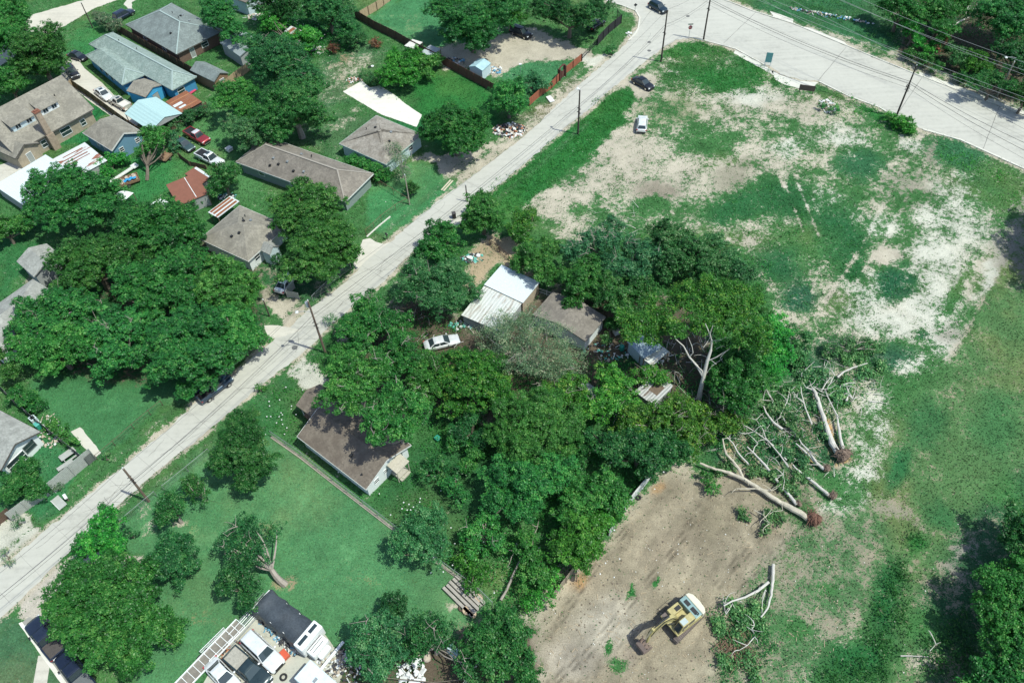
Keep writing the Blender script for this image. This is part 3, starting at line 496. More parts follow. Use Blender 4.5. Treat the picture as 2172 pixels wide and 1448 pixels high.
for ln, wd in [([(1795, 100), (1735, 172)], .09), ([(1604, 26), (1535, 92)], .09), ([(1955, 166), (1905, 240)], .09), ([(2120, 226), (2085, 316)], .09), ([(1440, -34), (1375, 30), (1335, 88)], .07),
               ([(1450, -15), (1620, 52), (1800, 128), (1960, 192), (2172, 290), (2300, 345)], .06), ([(120, 1150), (260, 1032), (420, 905), (560, 785), (700, 665), (860, 535), (1010, 415), (1130, 320), (1260, 200), (1400, 75)], .05), ([(430, 1395 - 480), (340, 965)], .04)]:
    strip(jb, ln, wd, 0.018)
for k in range(26):     # joints across the residential street
    t = k / 25; i = t * (len(ROAD_L) - 14); i0 = int(i)
    a = np.array(ROAD_L[i0]) * (1 - (i - i0)) + np.array(ROAD_L[i0 + 1]) * (i - i0)
    a3 = P(*a); vdir = np.array([math.cos(math.radians(-40)), math.sin(math.radians(-40))]); b3 = a3[:2] + vdir * 4.9; bp = PX(b3[0], b3[1]); strip(jb, [tuple(a), (float(bp[0]), float(bp[1]))], .025, 0.018)
rk = random.Random(12)
for _ in range(34):     # irregular cracks
    i0 = rk.randrange(2, 26); a = np.array(ROAD_L[i0], float) * (1 - (t := rk.random())) + np.array(ROAD_L[i0 + 1]) * t; a3 = P(*a)[:2] + np.array([math.cos(math.radians(-40)), math.sin(math.radians(-40))]) * rk.uniform(.6, 4.4); g = math.radians(rk.choice([50, 50, -40, 10]) + rk.uniform(-25, 25)); c = [a3]
    for q in range(rk.randrange(3, 7)): g += rk.uniform(-.5, .5); c.append(c[-1] + np.array([math.cos(g), math.sin(g)]) * rk.uniform(.5, 1.3))
    strip(jb, [tuple(float(v) for v in PX(p[0], p[1])) for p in c], .045, 0.0185, .05)
tag(jb.build('road_joints', JOINT), kind='structure')
mh = MB()
for x, y, r in ((1459, 35, .38), (1377, 90, .38), (1377, 108, .38), (625, 737, .42)):
    p = P(x, y); mh.cyl((p[0], p[1], 0.016), (0, 0, 1), r, 0.01, 18)
MANH = rough_mat('manhole_iron', (0.12, 0.12, 0.115), 0.3, 3); tag(mh.build('road_manholes', MANH), kind='structure')
# kerbs along the avenue: real steps
KERB = concrete('kerb_concrete', (0.55, 0.53, 0.46), 0.3)
def kerb(name, line, wd=0.3, h=0.12, mat=None):
    mb = MB(); w_ = [Vector(P(*p)) for p in line]
    for a, b in zip(w_[:-1], w_[1:]): mb.obox((a.x, a.y, h / 2), (b.x, b.y, h / 2), wd, h)
    return tag(mb.build(name, mat or KERB), kind='structure')
kerb('kerb', [(1354, 60), (1357, 38), (1348, 23), (1319, 12), (1290, 3), (1225, -28)]); kerb('kerb', [(1333, 87), (1348, 72), (1354, 60)])
kerb('kerb', [(1480, -20), (1560, 9), (1595, 23), (1681, 50), (1795, 97), (1878, 132), (1951, 161), (2049, 198), (2113, 221), (2172, 244), (2330, 305)], .25)
kerb('kerb', [(2330, 426), (2172, 358), (2037, 297), (1957, 275)], .35); kerb('kerb', [(1897, 248), (1865, 228), (1801, 205), (1738, 174)], .3); kerb('kerb', [(1624, 139), (1560, 104), (1493, 86), (1470, 81)], .3)
sheet('pavement', [(1632, 72 - 48), (1683, 42), (1681, 51), (1640, 36)], 0.10, KERB, 0.05, 4, thick=.1); sheet('pavement', [(1720, 60), (1790, 90), (1797, 97), (1745, 77), (1700, 58)], 0.10, KERB, .05, 4, thick=.1)
sheet('pavement', [(1950, 152), (2049, 190), (2172, 236), (2172, 244), (2049, 197), (1951, 160)], 0.03, KERB, .15, 4)
sheet('pavement', [(1560, 106), (1624, 141), (1640, 152), (1640, 160), (1618, 148), (1556, 113)], 0.03, KERB, .15, 4)
sheet('pavement', [(1636, 150), (1655, 160), (1697, 172), (1735, 175), (1728, 184), (1700, 190), (1665, 180), (1645, 170)], 0.03, KERB, .08, 5)
# drives, slabs and yards
sheet('driveway', [(727, 195), (768, 172), (784, 186), (806, 182), (840, 204), (862, 222), (895, 244), (884, 270), (808, 243)], 0.03, PADW, .05, 6)
sheet('driveway', [(770, 508), (785, 505), (797, 513), (815, 518), (829, 513), (783, 547), (757, 573), (750, 560)], 0.03, PADM, .04, 7)
sheet('driveway', [(92, 1500), (70, 1452), (82, 1390), (110, 1385), (100, 1450)], 0.028, PADM, .03, 8)
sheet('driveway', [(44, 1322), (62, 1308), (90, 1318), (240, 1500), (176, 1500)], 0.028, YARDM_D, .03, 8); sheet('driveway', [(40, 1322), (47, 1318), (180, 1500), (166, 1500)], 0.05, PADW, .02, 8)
sheet('driveway', [(168, 130), (150, 118), (125, 150), (138, 172), (190, 215), (240, 250), (278, 283), (300, 255), (262, 222), (245, 205), (216, 176), (180, 146)], 0.028, PADM, .04, 9)
sheet('yard_slab', [(400, 1500), (460, 1400), (545, 1300), (590, 1300), (690, 1345), (735, 1408), (700, 1500)], 0.03, YARDM, .04, 10)
sheet('yard_slab', [(0, 350), (30, 340), (75, 335), (100, 345), (20, 392), (-20, 400)], 0.028, PADM, .1, 10)
sheet('yard_slab', [(590, 690), (640, 700), (606, 712), (570, 720), (560, 690)], 0.028, PADM, .05, 10)
sheet('pavement', [(945, 478), (975, 458), (992, 466), (962, 486)], 0.03, PADM, .04, 10)
sheet('house_slab', [(150, 915), (170, 905), (215, 960), (200, 972)], 0.026, PADM, .08, 10)
sheet('house_slab', [(280, 5), (330, -20), (300, -40), (262, 10), (280, 25)], 0.026, PADM, .08, 10)

# ------------------------------------------------------------------ buildings
FASCIA = rough_mat('fascia_white', (0.62, 0.62, 0.58), 0.1, 3)
FASCIAD = rough_mat('fascia_dark', (0.10, 0.09, 0.08), 0.2, 3)
def frame3(p0, p1, p2, z):
    """rectangle from three eave corners seen in the photo: x runs p0->p1, y runs p1->p2"""
    a, b, c = P(*p0, z)[:2], P(*p1, z)[:2], P(*p2, z)[:2]
    d = (b - a) / np.linalg.norm(b - a); e = (c - b); L = np.linalg.norm(b - a); W = np.linalg.norm(e); e = e / W
    sgn = 1 if d[0] * e[1] - d[1] * e[0] > 0 else -1; er = np.array([-e[1], e[0]]) * -sgn   # e rotated back on to x
    x = d + er; x /= np.linalg.norm(x); y = np.array([-x[1], x[0]]) * sgn
    ctr = (a + c) / 2
    if sgn < 0:            # keep a right-handed frame: flip x
        return ctr, L, W, math.atan2(-x[1], -x[0]), True
    return ctr, L, W, math.atan2(x[1], x[0]), False
def roof_mesh(L, W, ze, rise, h0, h1, th=0.16):
    """ridge along x, corners at +-L/2, +-W/2; h0/h1 hip run-ins at -x / +x"""
    a, b = L / 2, W / 2; v = [(-a, -b, ze), (a, -b, ze), (a, b, ze), (-a, b, ze), (-a + h0, 0, ze + rise), (a - h1, 0, ze + rise)]
    lo = [(-a, -b, ze - th), (a, -b, ze - th), (a, b, ze - th), (-a, b, ze - th)]
    mb = MB(); f = [(0, 1, 5, 4), (2, 3, 4, 5), (3, 0, 4), (1, 2, 5)] if (h0 > 0 and h1 > 0) else None
    if f is None:
        f = [(0, 1, 5, 4), (2, 3, 4, 5)]
        if h0 > 0: f.append((3, 0, 4))
        if h1 > 0: f.append((1, 2, 5))
    mb.add(v, f)
    lo2 = lo + [(-a + h0, 0, ze + rise - th), (a - h1, 0, ze + rise - th)]
    mb.add(lo2, [tuple(reversed(x)) for x in f])
    # fascia
    def q(i, j): mb.add([v[i], v[j], lo2[j], lo2[i]], [(0, 3, 2, 1)])
    q(0, 1); q(2, 3)
    if h0 > 0: q(3, 0)
    else: q(3, 4); q(4, 0)
    if h1 > 0: q(1, 2)
    else: q(1, 5); q(5, 2)
    return mb
def wall_mesh(L, W, ze, rise, ov, g0, g1, base=0.0, top=None):
    a, b = L / 2 - ov, W / 2 - ov; k = rise / (W / 2); z1 = ze - 0.16 + ov * k * .9 if top is None else top; mb = MB()
    for (x0, y0, x1, y1) in ((-a, -b, a, -b), (a, b, -a, b)):
        mb.add([(x0, y0, base), (x1, y1, base), (x1, y1, z1), (x0, y0, z1)], [(0, 1, 2, 3)])
    for sx, g in ((-1, g0), (1, g1)):
        pts = [(sx * a, -b * sx, base), (sx * a, b * sx, base), (sx * a, b * sx, z1)]
        if g: pts.append((sx * a, 0, ze + rise - 0.18))
        pts.append((sx * a, -b * sx, z1)); mb.add(pts, [tuple(range(len(pts)))])
    return mb
def window(parent, side, t, z, w_, h, dims, frame_mat=None, door=False, bars=True):
    """a framed window (or door) on wall 'x-','x+','y-','y+' at fraction t along it"""
    a, b = dims
    if side[0] == 'y':
        o = Vector(((t - .5) * 2 * a, b if side[1] == '+' else -b, z)); n = Vector((0, 1 if side[1] == '+' else -1, 0)); u = Vector((1, 0, 0))
    else:
        o = Vector((a if side[1] == '+' else -a, (t - .5) * 2 * b, z)); n = Vector((1 if side[1] == '+' else -1, 0, 0)); u = Vector((0, 1, 0))
    fr = MB(); e = .09; k = Vector((0, 0, 1))
    def bar(p, q, wd):
        fr.obox(p + n * .03, q + n * .03, wd if abs((q - p).normalized().z) > .9 else .07, .07 if abs((q - p).normalized().z) > .9 else wd)
    c00 = o - u * w_ / 2; c10 = o + u * w_ / 2
    if side[0] == 'y': ex = lambda s: u
    for p, q in ((c00, c10), (c00 + k * h, c10 + k * h)): fr.obox(p - u * e / 2 + n * .03, q + u * e / 2 + n * .03, .07, e)
    for p in (c00, c10): fr.obox(p + n * .032, p + k * h + n * .032, *( (e, .07) if side[0] == 'y' else (.07, e) ))
    if bars and not door:
        fr.obox(c00 + k * h / 2 + n * .03, c10 + k * h / 2 + n * .03, .05, .05)
    f = fr.build('door' if door else 'window', frame_mat or WHITE, parent)
    pn = MB(); p = c00 + n * .015; q = c10 + n * .015
    vs = [p, q, q + k * h, p + k * h]
    if (q - p).cross(k).dot(n) < 0: vs = vs[::-1]
    pn.add(vs, [(0, 1, 2, 3)]); pn.build('panel' if door else 'pane', rough_mat('door_panel', (0.30, 0.32, 0.30), .2, 3) if door else GLASS, f); return f
def house(name, label, cat, p0, p1, p2, ze, rise, roofm, wallm, hips=(1, 1), ridge='x', ov=0.45, group=None, wins=(), vents=(), caps=None, th=0.16, walls=True, hipf=1.0, base_label=None, gable_mat=None, fascia=None):
    ctr, L, W, rz, fl = frame3(p0, p1, p2, ze)
    if ridge == 'y': L, W = W, L; rz += math.pi / 2
    root = empty(name, (ctr[0], ctr[1], 0), rz, label, cat, group)
    h0 = W / 2 * hipf if hips[0] else 0; h1 = W / 2 * hipf if hips[1] else 0
    rf = roof_mesh(L, W, ze, rise, h0, h1, th).build('roof', roofm, root)
    if walls: wall_mesh(L, W, ze, rise, ov, not hips[0], not hips[1]).build('wall', wallm, root)
    a, b = L / 2, W / 2
    if caps:
        mb = MB(); r0 = (-a + h0, 0, ze + rise + .03); r1 = (a - h1, 0, ze + rise + .03)
        mb.obox(r0, r1, .3, .05)
        if h0: [mb.obox((-a, s * b, ze + .03), r0, .24, .05) for s in (-1, 1)]
        if h1: [mb.obox((a, s * b, ze + .03), r1, .24, .05) for s in (-1, 1)]
        mb.build('ridge_cap', caps, rf)
    if fascia:
        mb = MB(); mb.obox((-a, -b - .02, ze - .1), (a, -b - .02, ze - .1), .04, .2); mb.obox((-a, b + .02, ze - .1), (a, b + .02, ze - .1), .04, .2)
        for s in (-1, 1):
            hh = (h0 if s < 0 else h1)
            if hh: mb.obox((s * (a + .02), -b, ze - .1), (s * (a + .02), b, ze - .1), .04, .2)
            else:
                for q in (-1, 1): mb.obox((s * (a + .02), q * b, ze - .08), (s * (a + .02), 0, ze + rise - .08), .04, .2)
        mb.build('fascia', fascia, root)
    for wd in wins: window(root, *wd[:5], (a - ov, b - ov), *(wd[5:] or ()))
    for vx, vy in vents:      # fractions of the roof plane
        x = vx * (L / 2 - max(h0, h1) * .5); y = vy * b; z = ze + rise * (1 - abs(vy)); r = random.random()
        mb = MB()
        if r < .5: mb.cyl((x, y, z + .16), (0, 0, 1), .06, .42, 8).cyl((x, y, z + .36), (0, 0, 1), .10, .05, 8)
        else: mb.box(x - .16, x + .16, y - .16, y + .16, z - .1, z + .2).box(x - .19, x + .19, y - .19, y + .19, z + .2, z + .24)
        mb.build('vent', BLACK if r < .8 else STEEL, rf)
    return root, L, W
SH_TAN = shingle('shingle_tan', (0.235, 0.215, 0.175)); SH_TAUPE = shingle('shingle_taupe', (0.20, 0.175, 0.145)); SH_GREY = shingle('shingle_grey', (0.175, 0.205, 0.195)); SH_BROWN = shingle('shingle_brown', (0.165, 0.135, 0.105), (0.115, 0.09, 0.07))
SH_TEAL = shingle('shingle_green_grey', (0.23, 0.285, 0.255), (0.17, 0.23, 0.205), .4); SH_OLD = shingle('shingle_old', (0.26, 0.235, 0.20), (0.17, 0.145, 0.115), .35); SH_LG = shingle('shingle_light_grey', (0.30, 0.30, 0.27))
CAPG = rough_mat('pale_ridge_cap', (0.30, 0.37, 0.35), .15, 4); CAPT = rough_mat('tan_ridge_cap', (0.29, 0.26, 0.22), .15, 4)
WBLUE = rough_mat('blue_siding', (0.05, 0.24, 0.42), .15, 2); WBRIGHT = rough_mat('bright_blue_siding', (0.05, 0.33, 0.56), .1, 2); WSLATE = rough_mat('slate_blue_siding', (0.13, 0.26, 0.35), .1, 2)
WGREEN = rough_mat('grey_green_siding', (0.22, 0.27, 0.25), .15, 2); WSTONE = rough_mat('tan_stone_wall', (0.36, 0.30, 0.22), .45, 1.6); WBRICK = rough_mat('brown_brick', (0.16, 0.10, 0.075), .3, 3); WPALE = rough_mat('pale_blue_siding', (0.50, 0.60, 0.62), .12, 2); WGREY = rough_mat('grey_siding', (0.33, 0.34, 0.33), .15, 2); WMINT = rough_mat('mint_siding', (0.42, 0.54, 0.49), .1, 2)
WOODW = rough_mat('board_wood', (0.24, 0.15, 0.09), .35, 3)

# brown-roofed white house at the bottom centre
h, L_, W_ = house('house', 'white house with brown shingle roof under tree shade, beside the pasture fence', 'house', (628, 926), (777, 1036), (874, 943), 2.5, 1.6, SH_BROWN, WHITEW, (0, 0), 'x', .4,
    wins=[('x+', .22, 1.1, .7, .8), ('x+', .62, 1.0, 1.2, 1.0), ('x+', .45, 1.3, .6, .7), ('y-', .30, 1.0, 1.2, 1.1), ('y-', .62, 1.0, 1.6, 1.1), ('x+', .80, 0.5, 1.0, 2.1, None, True)], vents=[(.3, -.5), (.75, -.75)], fascia=FASCIA)
mb = MB(); mb.box(L_ / 2 - .4, L_ / 2 + 1.1, W_ / 2 - 3.6, W_ / 2 - 2.0, 0, .5).box(L_ / 2 + 1.1, L_ / 2 + 1.45, W_ / 2 - 3.6, W_ / 2 - 2.0, 0, .25); mb.build('step', rough_mat('step_concrete', (.4, .37, .3), .25, 3), h)
mb = MB(); mb.obox((L_ / 2 - .2, W_ / 2 - 2.9, 2.75), (L_ / 2 + 1.4, W_ / 2 - 2.9, 2.45), 2.2, .08)
for s in (-1, 1): mb.obox((L_ / 2 + 1.2, W_ / 2 - 2.9 + s * .95, 0), (L_ / 2 + 1.2, W_ / 2 - 2.9 + s * .95, 2.5), .1, .1)
mb.build('porch_roof', rough_mat('faded_board', (.42, .38, .30), .3, 3), h)
pr = empty('porch', (0, 0, 0)); pr.parent = h
a_, b_ = P(660, 848, 2.6)[:2], P(628, 915, 2.6)[:2]
pm = roof_mesh(4.6, W_ * .55, 2.6, 1.0, 0, 0).build('porch_roof', SH_BROWN, h); pm.location = (-L_ / 2 - 1.4, W_ * .17, 0)
mb = MB(); mb.box(-L_ / 2 - 3.3, -L_ / 2 + .3, W_ * .17 - W_ * .24, W_ * .17 + W_ * .24, 0, .4); mb.build('porch_floor', WOODW, h)
mb = MB(); [mb.obox((-L_ / 2 - 3.2, W_ * .17 + s * W_ * .23, 0), (-L_ / 2 - 3.2, W_ * .17 + s * W_ * .23, 2.5), .12, .12) for s in (-1, 0, 1)]; tag(mb.build('porch_railing_posts', WHITE, h), kind='stuff')
bpy.data.objects.remove(pr)

house('house', 'long grey-green house with taupe hip roof, behind the big tree by the street', 'house', (514, 337), (727, 438), (779, 375), 2.5, 2.2, SH_TAUPE, WGREEN, (1, 1), 'x', .5,
    wins=[('y-', .2, 1.0, 1.2, 1.1), ('y-', .5, 1.2, .9, .8), ('y-', .75, 1.0, 1.2, 1.1)], vents=[(-.5, -.4), (-.35, -.55), (-.2, -.35), (0, -.6), (.2, -.5), (-.1, .3), (.1, .35), (-.5, -.7), (.05, .5)], caps=CAPT, fascia=FASCIA)
r_, L_, W_ = house('house', 'small pale house with old patchy grey hip roof next to the white slab', 'house', (730, 303), (819, 355), (886, 287), 2.5, 1.8, SH_OLD, WPALE, (1, 1), 'y', .35,
    wins=[('x+', .3, 1.0, 1.1, 1.2), ('x+', .75, 1.0, 1.2, 1.2), ('y+', .5, 1.0, 1.2, 1.2), ('y-', .3, 1.0, 1.0, 1.1), ('y-', .7, 1.0, 1.0, 1.1)], vents=[(.3, .3), (-.3, -.5), (.5, -.3), (0, .6)], fascia=WMINT)
house('house', 'grey hip-roofed house with white front wall, mostly hidden by street tree and pecans', 'house', (428, 506), (526, 557), (605, 480), 2.6, 1.8, SH_TAN, WHITEW, (1, 1), 'x', .4,
    wins=[('x+', .2, 1.0, 1.0, 1.1), ('x+', .5, 1.0, 1.2, 1.1)], vents=[(-.3, .3), (-.1, .2), (.1, .4), (.3, -.3), (-.5, .5), (0, -.5)], fascia=FASCIA)
house('porch_shelter', 'pale blue porch shelter at the corner of the grey hip-roofed house', 'porch', (555, 530), (572, 542), (590, 522), 2.6, .9, SH_LG, WPALE, (0, 0), 'x', .15)
house('house', 'large slate-grey hip-roofed house at top left with brick back porch', 'house', (270, 52), (373, 117), (470, 66), 2.6, 2.5, SH_GREY, WBRICK, (1, 1), 'x', .5, caps=CAPG,
    wins=[('y-', .3, 1.0, 1.2, 1.1), ('y-', .7, 1.0, 1.2, 1.1), ('x+', .3, .1, 1.0, 2.0, None, True), ('x+', .6, 1.0, 1.5, 1.1)], vents=[(-.3, .3), (0, .4), (-.1, .55), (.2, .2), (.5, .4), (.6, -.5)], fascia=FASCIAD)
h, L_, W_ = house('house', 'bright blue house with weathered green-grey roof beside the white car driveway', 'house', (194, 92), (361, 195), (412, 165), 2.7, 1.7, SH_TEAL, WBLUE, (1, 1), 'x', .45, caps=CAPG,
    wins=[('y-', .8, 1.0, 1.2, 1.1), ('x+', .3, 1.0, 1.5, 1.1), ('y-', .66, .1, 1.0, 2.0, None, True)], vents=[(-.55, .1), (-.15, .3)])
# front wing of the blue house
ctr, L2, W2, rz2, _ = frame3((182, 117), (258, 181), (308, 158), 2.7)
inv = Matrix.Rotation(-h.rotation_euler.z, 4, 'Z') @ Matrix.Translation(Vector((-h.location.x, -h.location.y, 0)))
lc = inv @ Vector((ctr[0], ctr[1], 0))
rm = roof_mesh(L2, W2, 2.67, 1.35, W2 / 2, W2 / 2).build('roof', SH_TEAL, h); rm.location = lc; rm.rotation_euler = (0, 0, rz2 - h.rotation_euler.z)
wm = wall_mesh(L2, W2, 2.67, 1.35, .45, 0, 0).build('wall', WBLUE, h); wm.location = lc; wm.rotation_euler = (0, 0, rz2 - h.rotation_euler.z)
mb = MB(); mb.obox((-L2 / 2, -W2 / 2, 2.7), (-L2 / 2 + W2 / 2, 0, 4.05), .24, .05); mb.obox((L2 / 2, -W2 / 2, 2.7), (L2 / 2 - W2 / 2, 0, 4.05), .24, .05); mb.obox((L2 / 2, W2 / 2, 2.7), (L2 / 2 - W2 / 2, 0, 4.05), .24, .05); mb.build('ridge_cap', CAPG, rm)
for i, (x, s) in enumerate(((-2.8, -1), (-.5, -1), (1.8, -1))):
    mb = MB(); mb.box(x - .5, x + .5, -W2 / 2 + .38, -W2 / 2 + .42, 1, 2.1); f = mb.build('window', WHITE, wm); mb = MB(); mb.box(x - .44, x + .44, -W2 / 2 + .36, -W2 / 2 + .375, 1.06, 2.04); mb.build('pane', GLASS, f) if False else mb.build('window_pane', GLASS, wm)
h, L_, W_ = house('garden_shed', 'small bright blue shed with tan shingle roof beside the blue house', 'shed', (282, 190), (308, 212), (332, 182), 2.5, .8, SH_TAN, WBRIGHT, (0, 0), 'x', .2, wins=[('x+', .5, .1, 1.5, 1.9, WBRIGHT, True)])
house('garden_shed', 'small grey gable-roofed shed behind the brown board fence', 'shed', (407, 148), (452, 176), (481, 156), 2.4, 1.0, SH_GREY, WOODW, (0, 0), 'x', .2, wins=[('x+', .5, .1, 1.0, 1.9, None, True)])
house('house', 'small slate-blue house with tan roof next to the rust-striped metal roof', 'house', (177, 281), (236, 321), (301, 281), 2.7, 1.7, SH_TAN, WSLATE, (1, 0), 'x', .35, hipf=.55,
    wins=[('x+', .25, 1.3, .8, .8), ('x+', .82, 1.3, .8, .8), ('y-', .4, 1.2, .7, .8), ('y-', .65, 1.2, .7, .8)], fascia=FASCIA)
h, L_, W_ = house('house', 'tall tan-roofed house with stone chimney and dormers at the left edge', 'house', (24, 338), (176, 232), (112, 168), 3.0, 4.4, SH_TAN, WSTONE, (0, 0), 'x', .5,
    wins=[('y-', .2, .8, 1.4, 1.4), ('y-', .33, .8, 1.0, 1.4), ('y-', .62, .8, 2.0, 1.5), ('y-', .85, .8, 1.0, 1.2)], vents=[(.55, -.35)], fascia=FASCIAD)
print('tall house', L_, W_)
def dormer(parent, x0, x1, W, ze, rise, yf, roofm, wallm):
    """shed dormer on the -y slope"""
    z = lambda y: ze + rise * (1 - abs(y) / (W / 2)); y0 = -W / 2 * yf; zf = z(y0); zt = zf + 1.25; yb = -(1 - (zt + .45 - ze) / rise) * W / 2
    mb = MB(); mb.add([(x0, y0, zf), (x1, y0, zf), (x1, y0, zt), (x0, y0, zt)], [(0, 1, 2, 3)])
    for x, o in ((x0, 1), (x1, -1)): mb.add([(x, y0, zf), (x, y0, zt), (x, yb, z(yb)), ], [(0, 1, 2) if o > 0 else (2, 1, 0)])
    d = mb.build('dormer', wallm, parent)
    mb = MB(); e = .25; vs = [(x0 - e, y0 - .35, zt - .02), (x1 + e, y0 - .35, zt - .02), (x1 + e, yb, zt + .47), (x0 - e, yb, zt + .47)]; mb.add(vs + [(a, b, c - .12) for a, b, c in vs], [(0, 1, 2, 3), (7, 6, 5, 4), (0, 4, 5, 1), (1, 5, 6, 2), (3, 7, 4, 0)]); mb.build('dormer_roof', roofm, d)
    k = max(1, int((x1 - x0) / 1.6))
    for i in range(k):
        xc = x0 + (i + .5) * (x1 - x0) / k; mb = MB(); mb.box(xc - .5, xc + .5, y0 - .05, y0 + .0, zf + .2, zt - .12); mb.build('window', WHITE, d); mb = MB(); mb.box(xc - .43, xc - .03, y0 - .07, y0 - .055, zf + .27, zt - .19).box(xc + .03, xc + .43, y0 - .07, y0 - .055, zf + .27, zt - .19); mb.build('window_pane', GLASS, d)
dormer(h, L_ * .02, L_ * .02 + 3.4, W_, 3.0, 4.4, .60, SH_TAN, WHITEW); dormer(h, -L_ * .33, -L_ * .33 + 4.2, W_, 3.0, 4.4, .62, SH_TAN, WPALE)
mb = MB(); mb.box(-1.9, -.6, -W_ / 2 - .75, -W_ / 2 + .05, 0, 3.2).box(-1.75, -.75, -W_ / 2 - .65, -W_ / 2 + .2, 3.2, 7.6); mb.build('chimney', rough_mat('chimney_stone', (.34, .26, .19), .5, 2.2), h)
mb = MB(); mb.box(-1.85, -.65, -W_ / 2 - .75, -W_ / 2 + .3, 7.6, 7.8).box(-1.6, -.9, -W_ / 2 - .5, -W_ / 2 + .05, 7.8, 8.0); mb.build('chimney_cap', rough_mat('brick_red', (.2, .08, .05), .3, 4), h)
house('house_annex', 'low tan-roofed annex in front of the tall stone-chimney house', 'annex', (-20, 300), (26, 345), (66, 308), 2.7, 1.3, SH_TAN, WSTONE, (0, 0), 'x', .35, fascia=FASCIAD, wins=[('x+', .5, .1, 1.0, 2.0, None, True)])
h, L_, W_ = house('house', 'light grey-roofed white house with porch, cut off at the lower left edge', 'house', (-120, 925), (0, 1000), (82, 917), 2.6, 1.5, SH_LG, WHITEW, (0, 0), 'x', .5,
    wins=[('x+', .72, .9, 1.5, 1.3, rough_mat('dark_frame', (.12, .14, .13), .1, 3)), ('x+', .3, .4, 2.6, 1.6)], fascia=FASCIAD)
house('house', 'dark grey-roofed house partly in tree shade at the left among the pecans', 'house', (36, 554), (71, 588), (135, 548), 2.8, 1.0, SH_LG, WGREY, (0, 0), 'x', .3)
house('house', 'pale grey-roofed house under the pecan branches at the left edge', 'house', (-60, 700), (-10, 770), (120, 640), 2.6, 1.6, SH_LG, WHITEW, (1, 1), 'y', .4)
house('house', 'brown-roofed white house cut off by the top edge left of centre', 'house', (470, -30), (517, 17), (560, -30), 3.2, 1.5, SH_TAUPE, WPALE, (0, 0), 'x', .3, wins=[('x+', .5, 1, .8, .9)])
house('garden_shed', 'grey metal-roofed shed half hidden by trees behind the board fence', 'shed', (478, 90), (505, 125), (550, 96), 2.6, .9, sheet_metal('grey_sheet', (.30, .34, .34)), WGREY, (0, 0), 'x', .2)
house('house', 'brown-roofed wooden house in the middle yard under the feathery grey tree', 'house', (1128, 668), (1243, 724), (1286, 672), 2.4, .9, SH_TAUPE, WHITEW, (0, 0), 'y', .3, wins=[('y+', .3, 1, 1.0, 1.0), ('y+', .7, 1, .8, 1.0)] if False else [('x+', .4, 1, .9, 1.0)])
house('garden_shed', 'small pale blue metal shed on the rubbish-strewn yard behind the long fence', 'shed', (996, 141), (1023, 151), (1040, 134), 2.2, .5, paint('pale_blue_metal', (.36, .52, .56), .5, .1, 0), WPALE, (0, 0), 'y', .08)

def lean_roof(name, label, cat, p0, p1, p2, z0, z1, mat, post=True, wall=None, ov=.15, strips=(), under=None, th=.06):
    """single-pitch sheet roof: p0->p1 is the low (or first) edge at z0, p2 side at z1"""
    zm = (z0 + z1) / 2; ctr, L, W, rz, fl = frame3(p0, p1, p2, zm); root = empty(name, (ctr[0], ctr[1], 0), rz, label, cat)
    a, b = L / 2, W / 2; s = -1 if fl else 1
    A, B = (z0, z1)
    vs = [(-a, -b, A), (a, -b, A), (a, b, B), (-a, b, B)]
    mb = MB(); mb.add(vs + [(x, y, z - th) for x, y, z in vs], [(0, 1, 2, 3), (7, 6, 5, 4), (0, 4, 5, 1), (1, 5, 6, 2), (2, 6, 7, 3), (3, 7, 4, 0)]); r = mb.build('roof', mat, root)
    if post:
        for x, y, z in vs:
            mb = MB(); mb.obox((x * .95, y * .95, 0), (x * .95, y * .95, z - th), .1, .1); mb.build('post', POLE2, root)
    if wall:
        mb = MB(); a2, b2 = a - ov, b - ov; zz = lambda y: A + (B - A) * (y + b) / (2 * b) - th
        mb.add([(-a2, -b2, 0), (a2, -b2, 0), (a2, -b2, zz(-b2)), (-a2, -b2, zz(-b2))], [(0, 1, 2, 3)]); mb.add([(a2, b2, 0), (-a2, b2, 0), (-a2, b2, zz(b2)), (a2, b2, zz(b2))], [(0, 1, 2, 3)])
        for q in (-1, 1): mb.add([(q * a2, -b2, 0), (q * a2, b2, 0), (q * a2, b2, zz(b2)), (q * a2, -b2, zz(-b2))], [(0, 1, 2, 3) if q > 0 else (3, 2, 1, 0)])
        mb.build('wall', wall, root)
    for (x0, x1, y0, y1, m) in strips:
        Z = lambda y: A + (B - A) * (y + b) / (2 * b) + .012; mb = MB(); X0, X1, Y0, Y1 = (x0 * a, x1 * a, y0 * b, y1 * b)
        mb.add([(X0, Y0, Z(Y0)), (X1, Y0, Z(Y0)), (X1, Y1, Z(Y1)), (X0, Y1, Z(Y1))], [(0, 1, 2, 3)]); mb.build('patch', m, r)
    return root
MWHITE = sheet_metal('white_sheet', (0.68, 0.74, 0.74), .05, .5, 1); MWHITE2 = sheet_metal('worn_white_sheet', (0.62, 0.63, 0.58), .36, .5, 0, (.34, .30, .25)); MMINT = sheet_metal('mint_sheet', (0.44, 0.62, 0.60), 0, .6, 1)
MRUST = sheet_metal('rust_sheet', (0.30, 0.13, 0.07), .5, .5, 0, (0.24, 0.085, 0.035), .1); MRB = rough_mat('red_brown_roofing', (.215, .085, .055), .2, 1.2); MSTR = sheet_metal('rust_striped_sheet', (0.66, 0.68, 0.66), .15, .5, 0, (0.26, 0.10, 0.06), .55)
MGREYS = sheet_metal('old_grey_sheet', (.42, .42, .40), .3, .4, 0, (.16, .12, .10), .3)
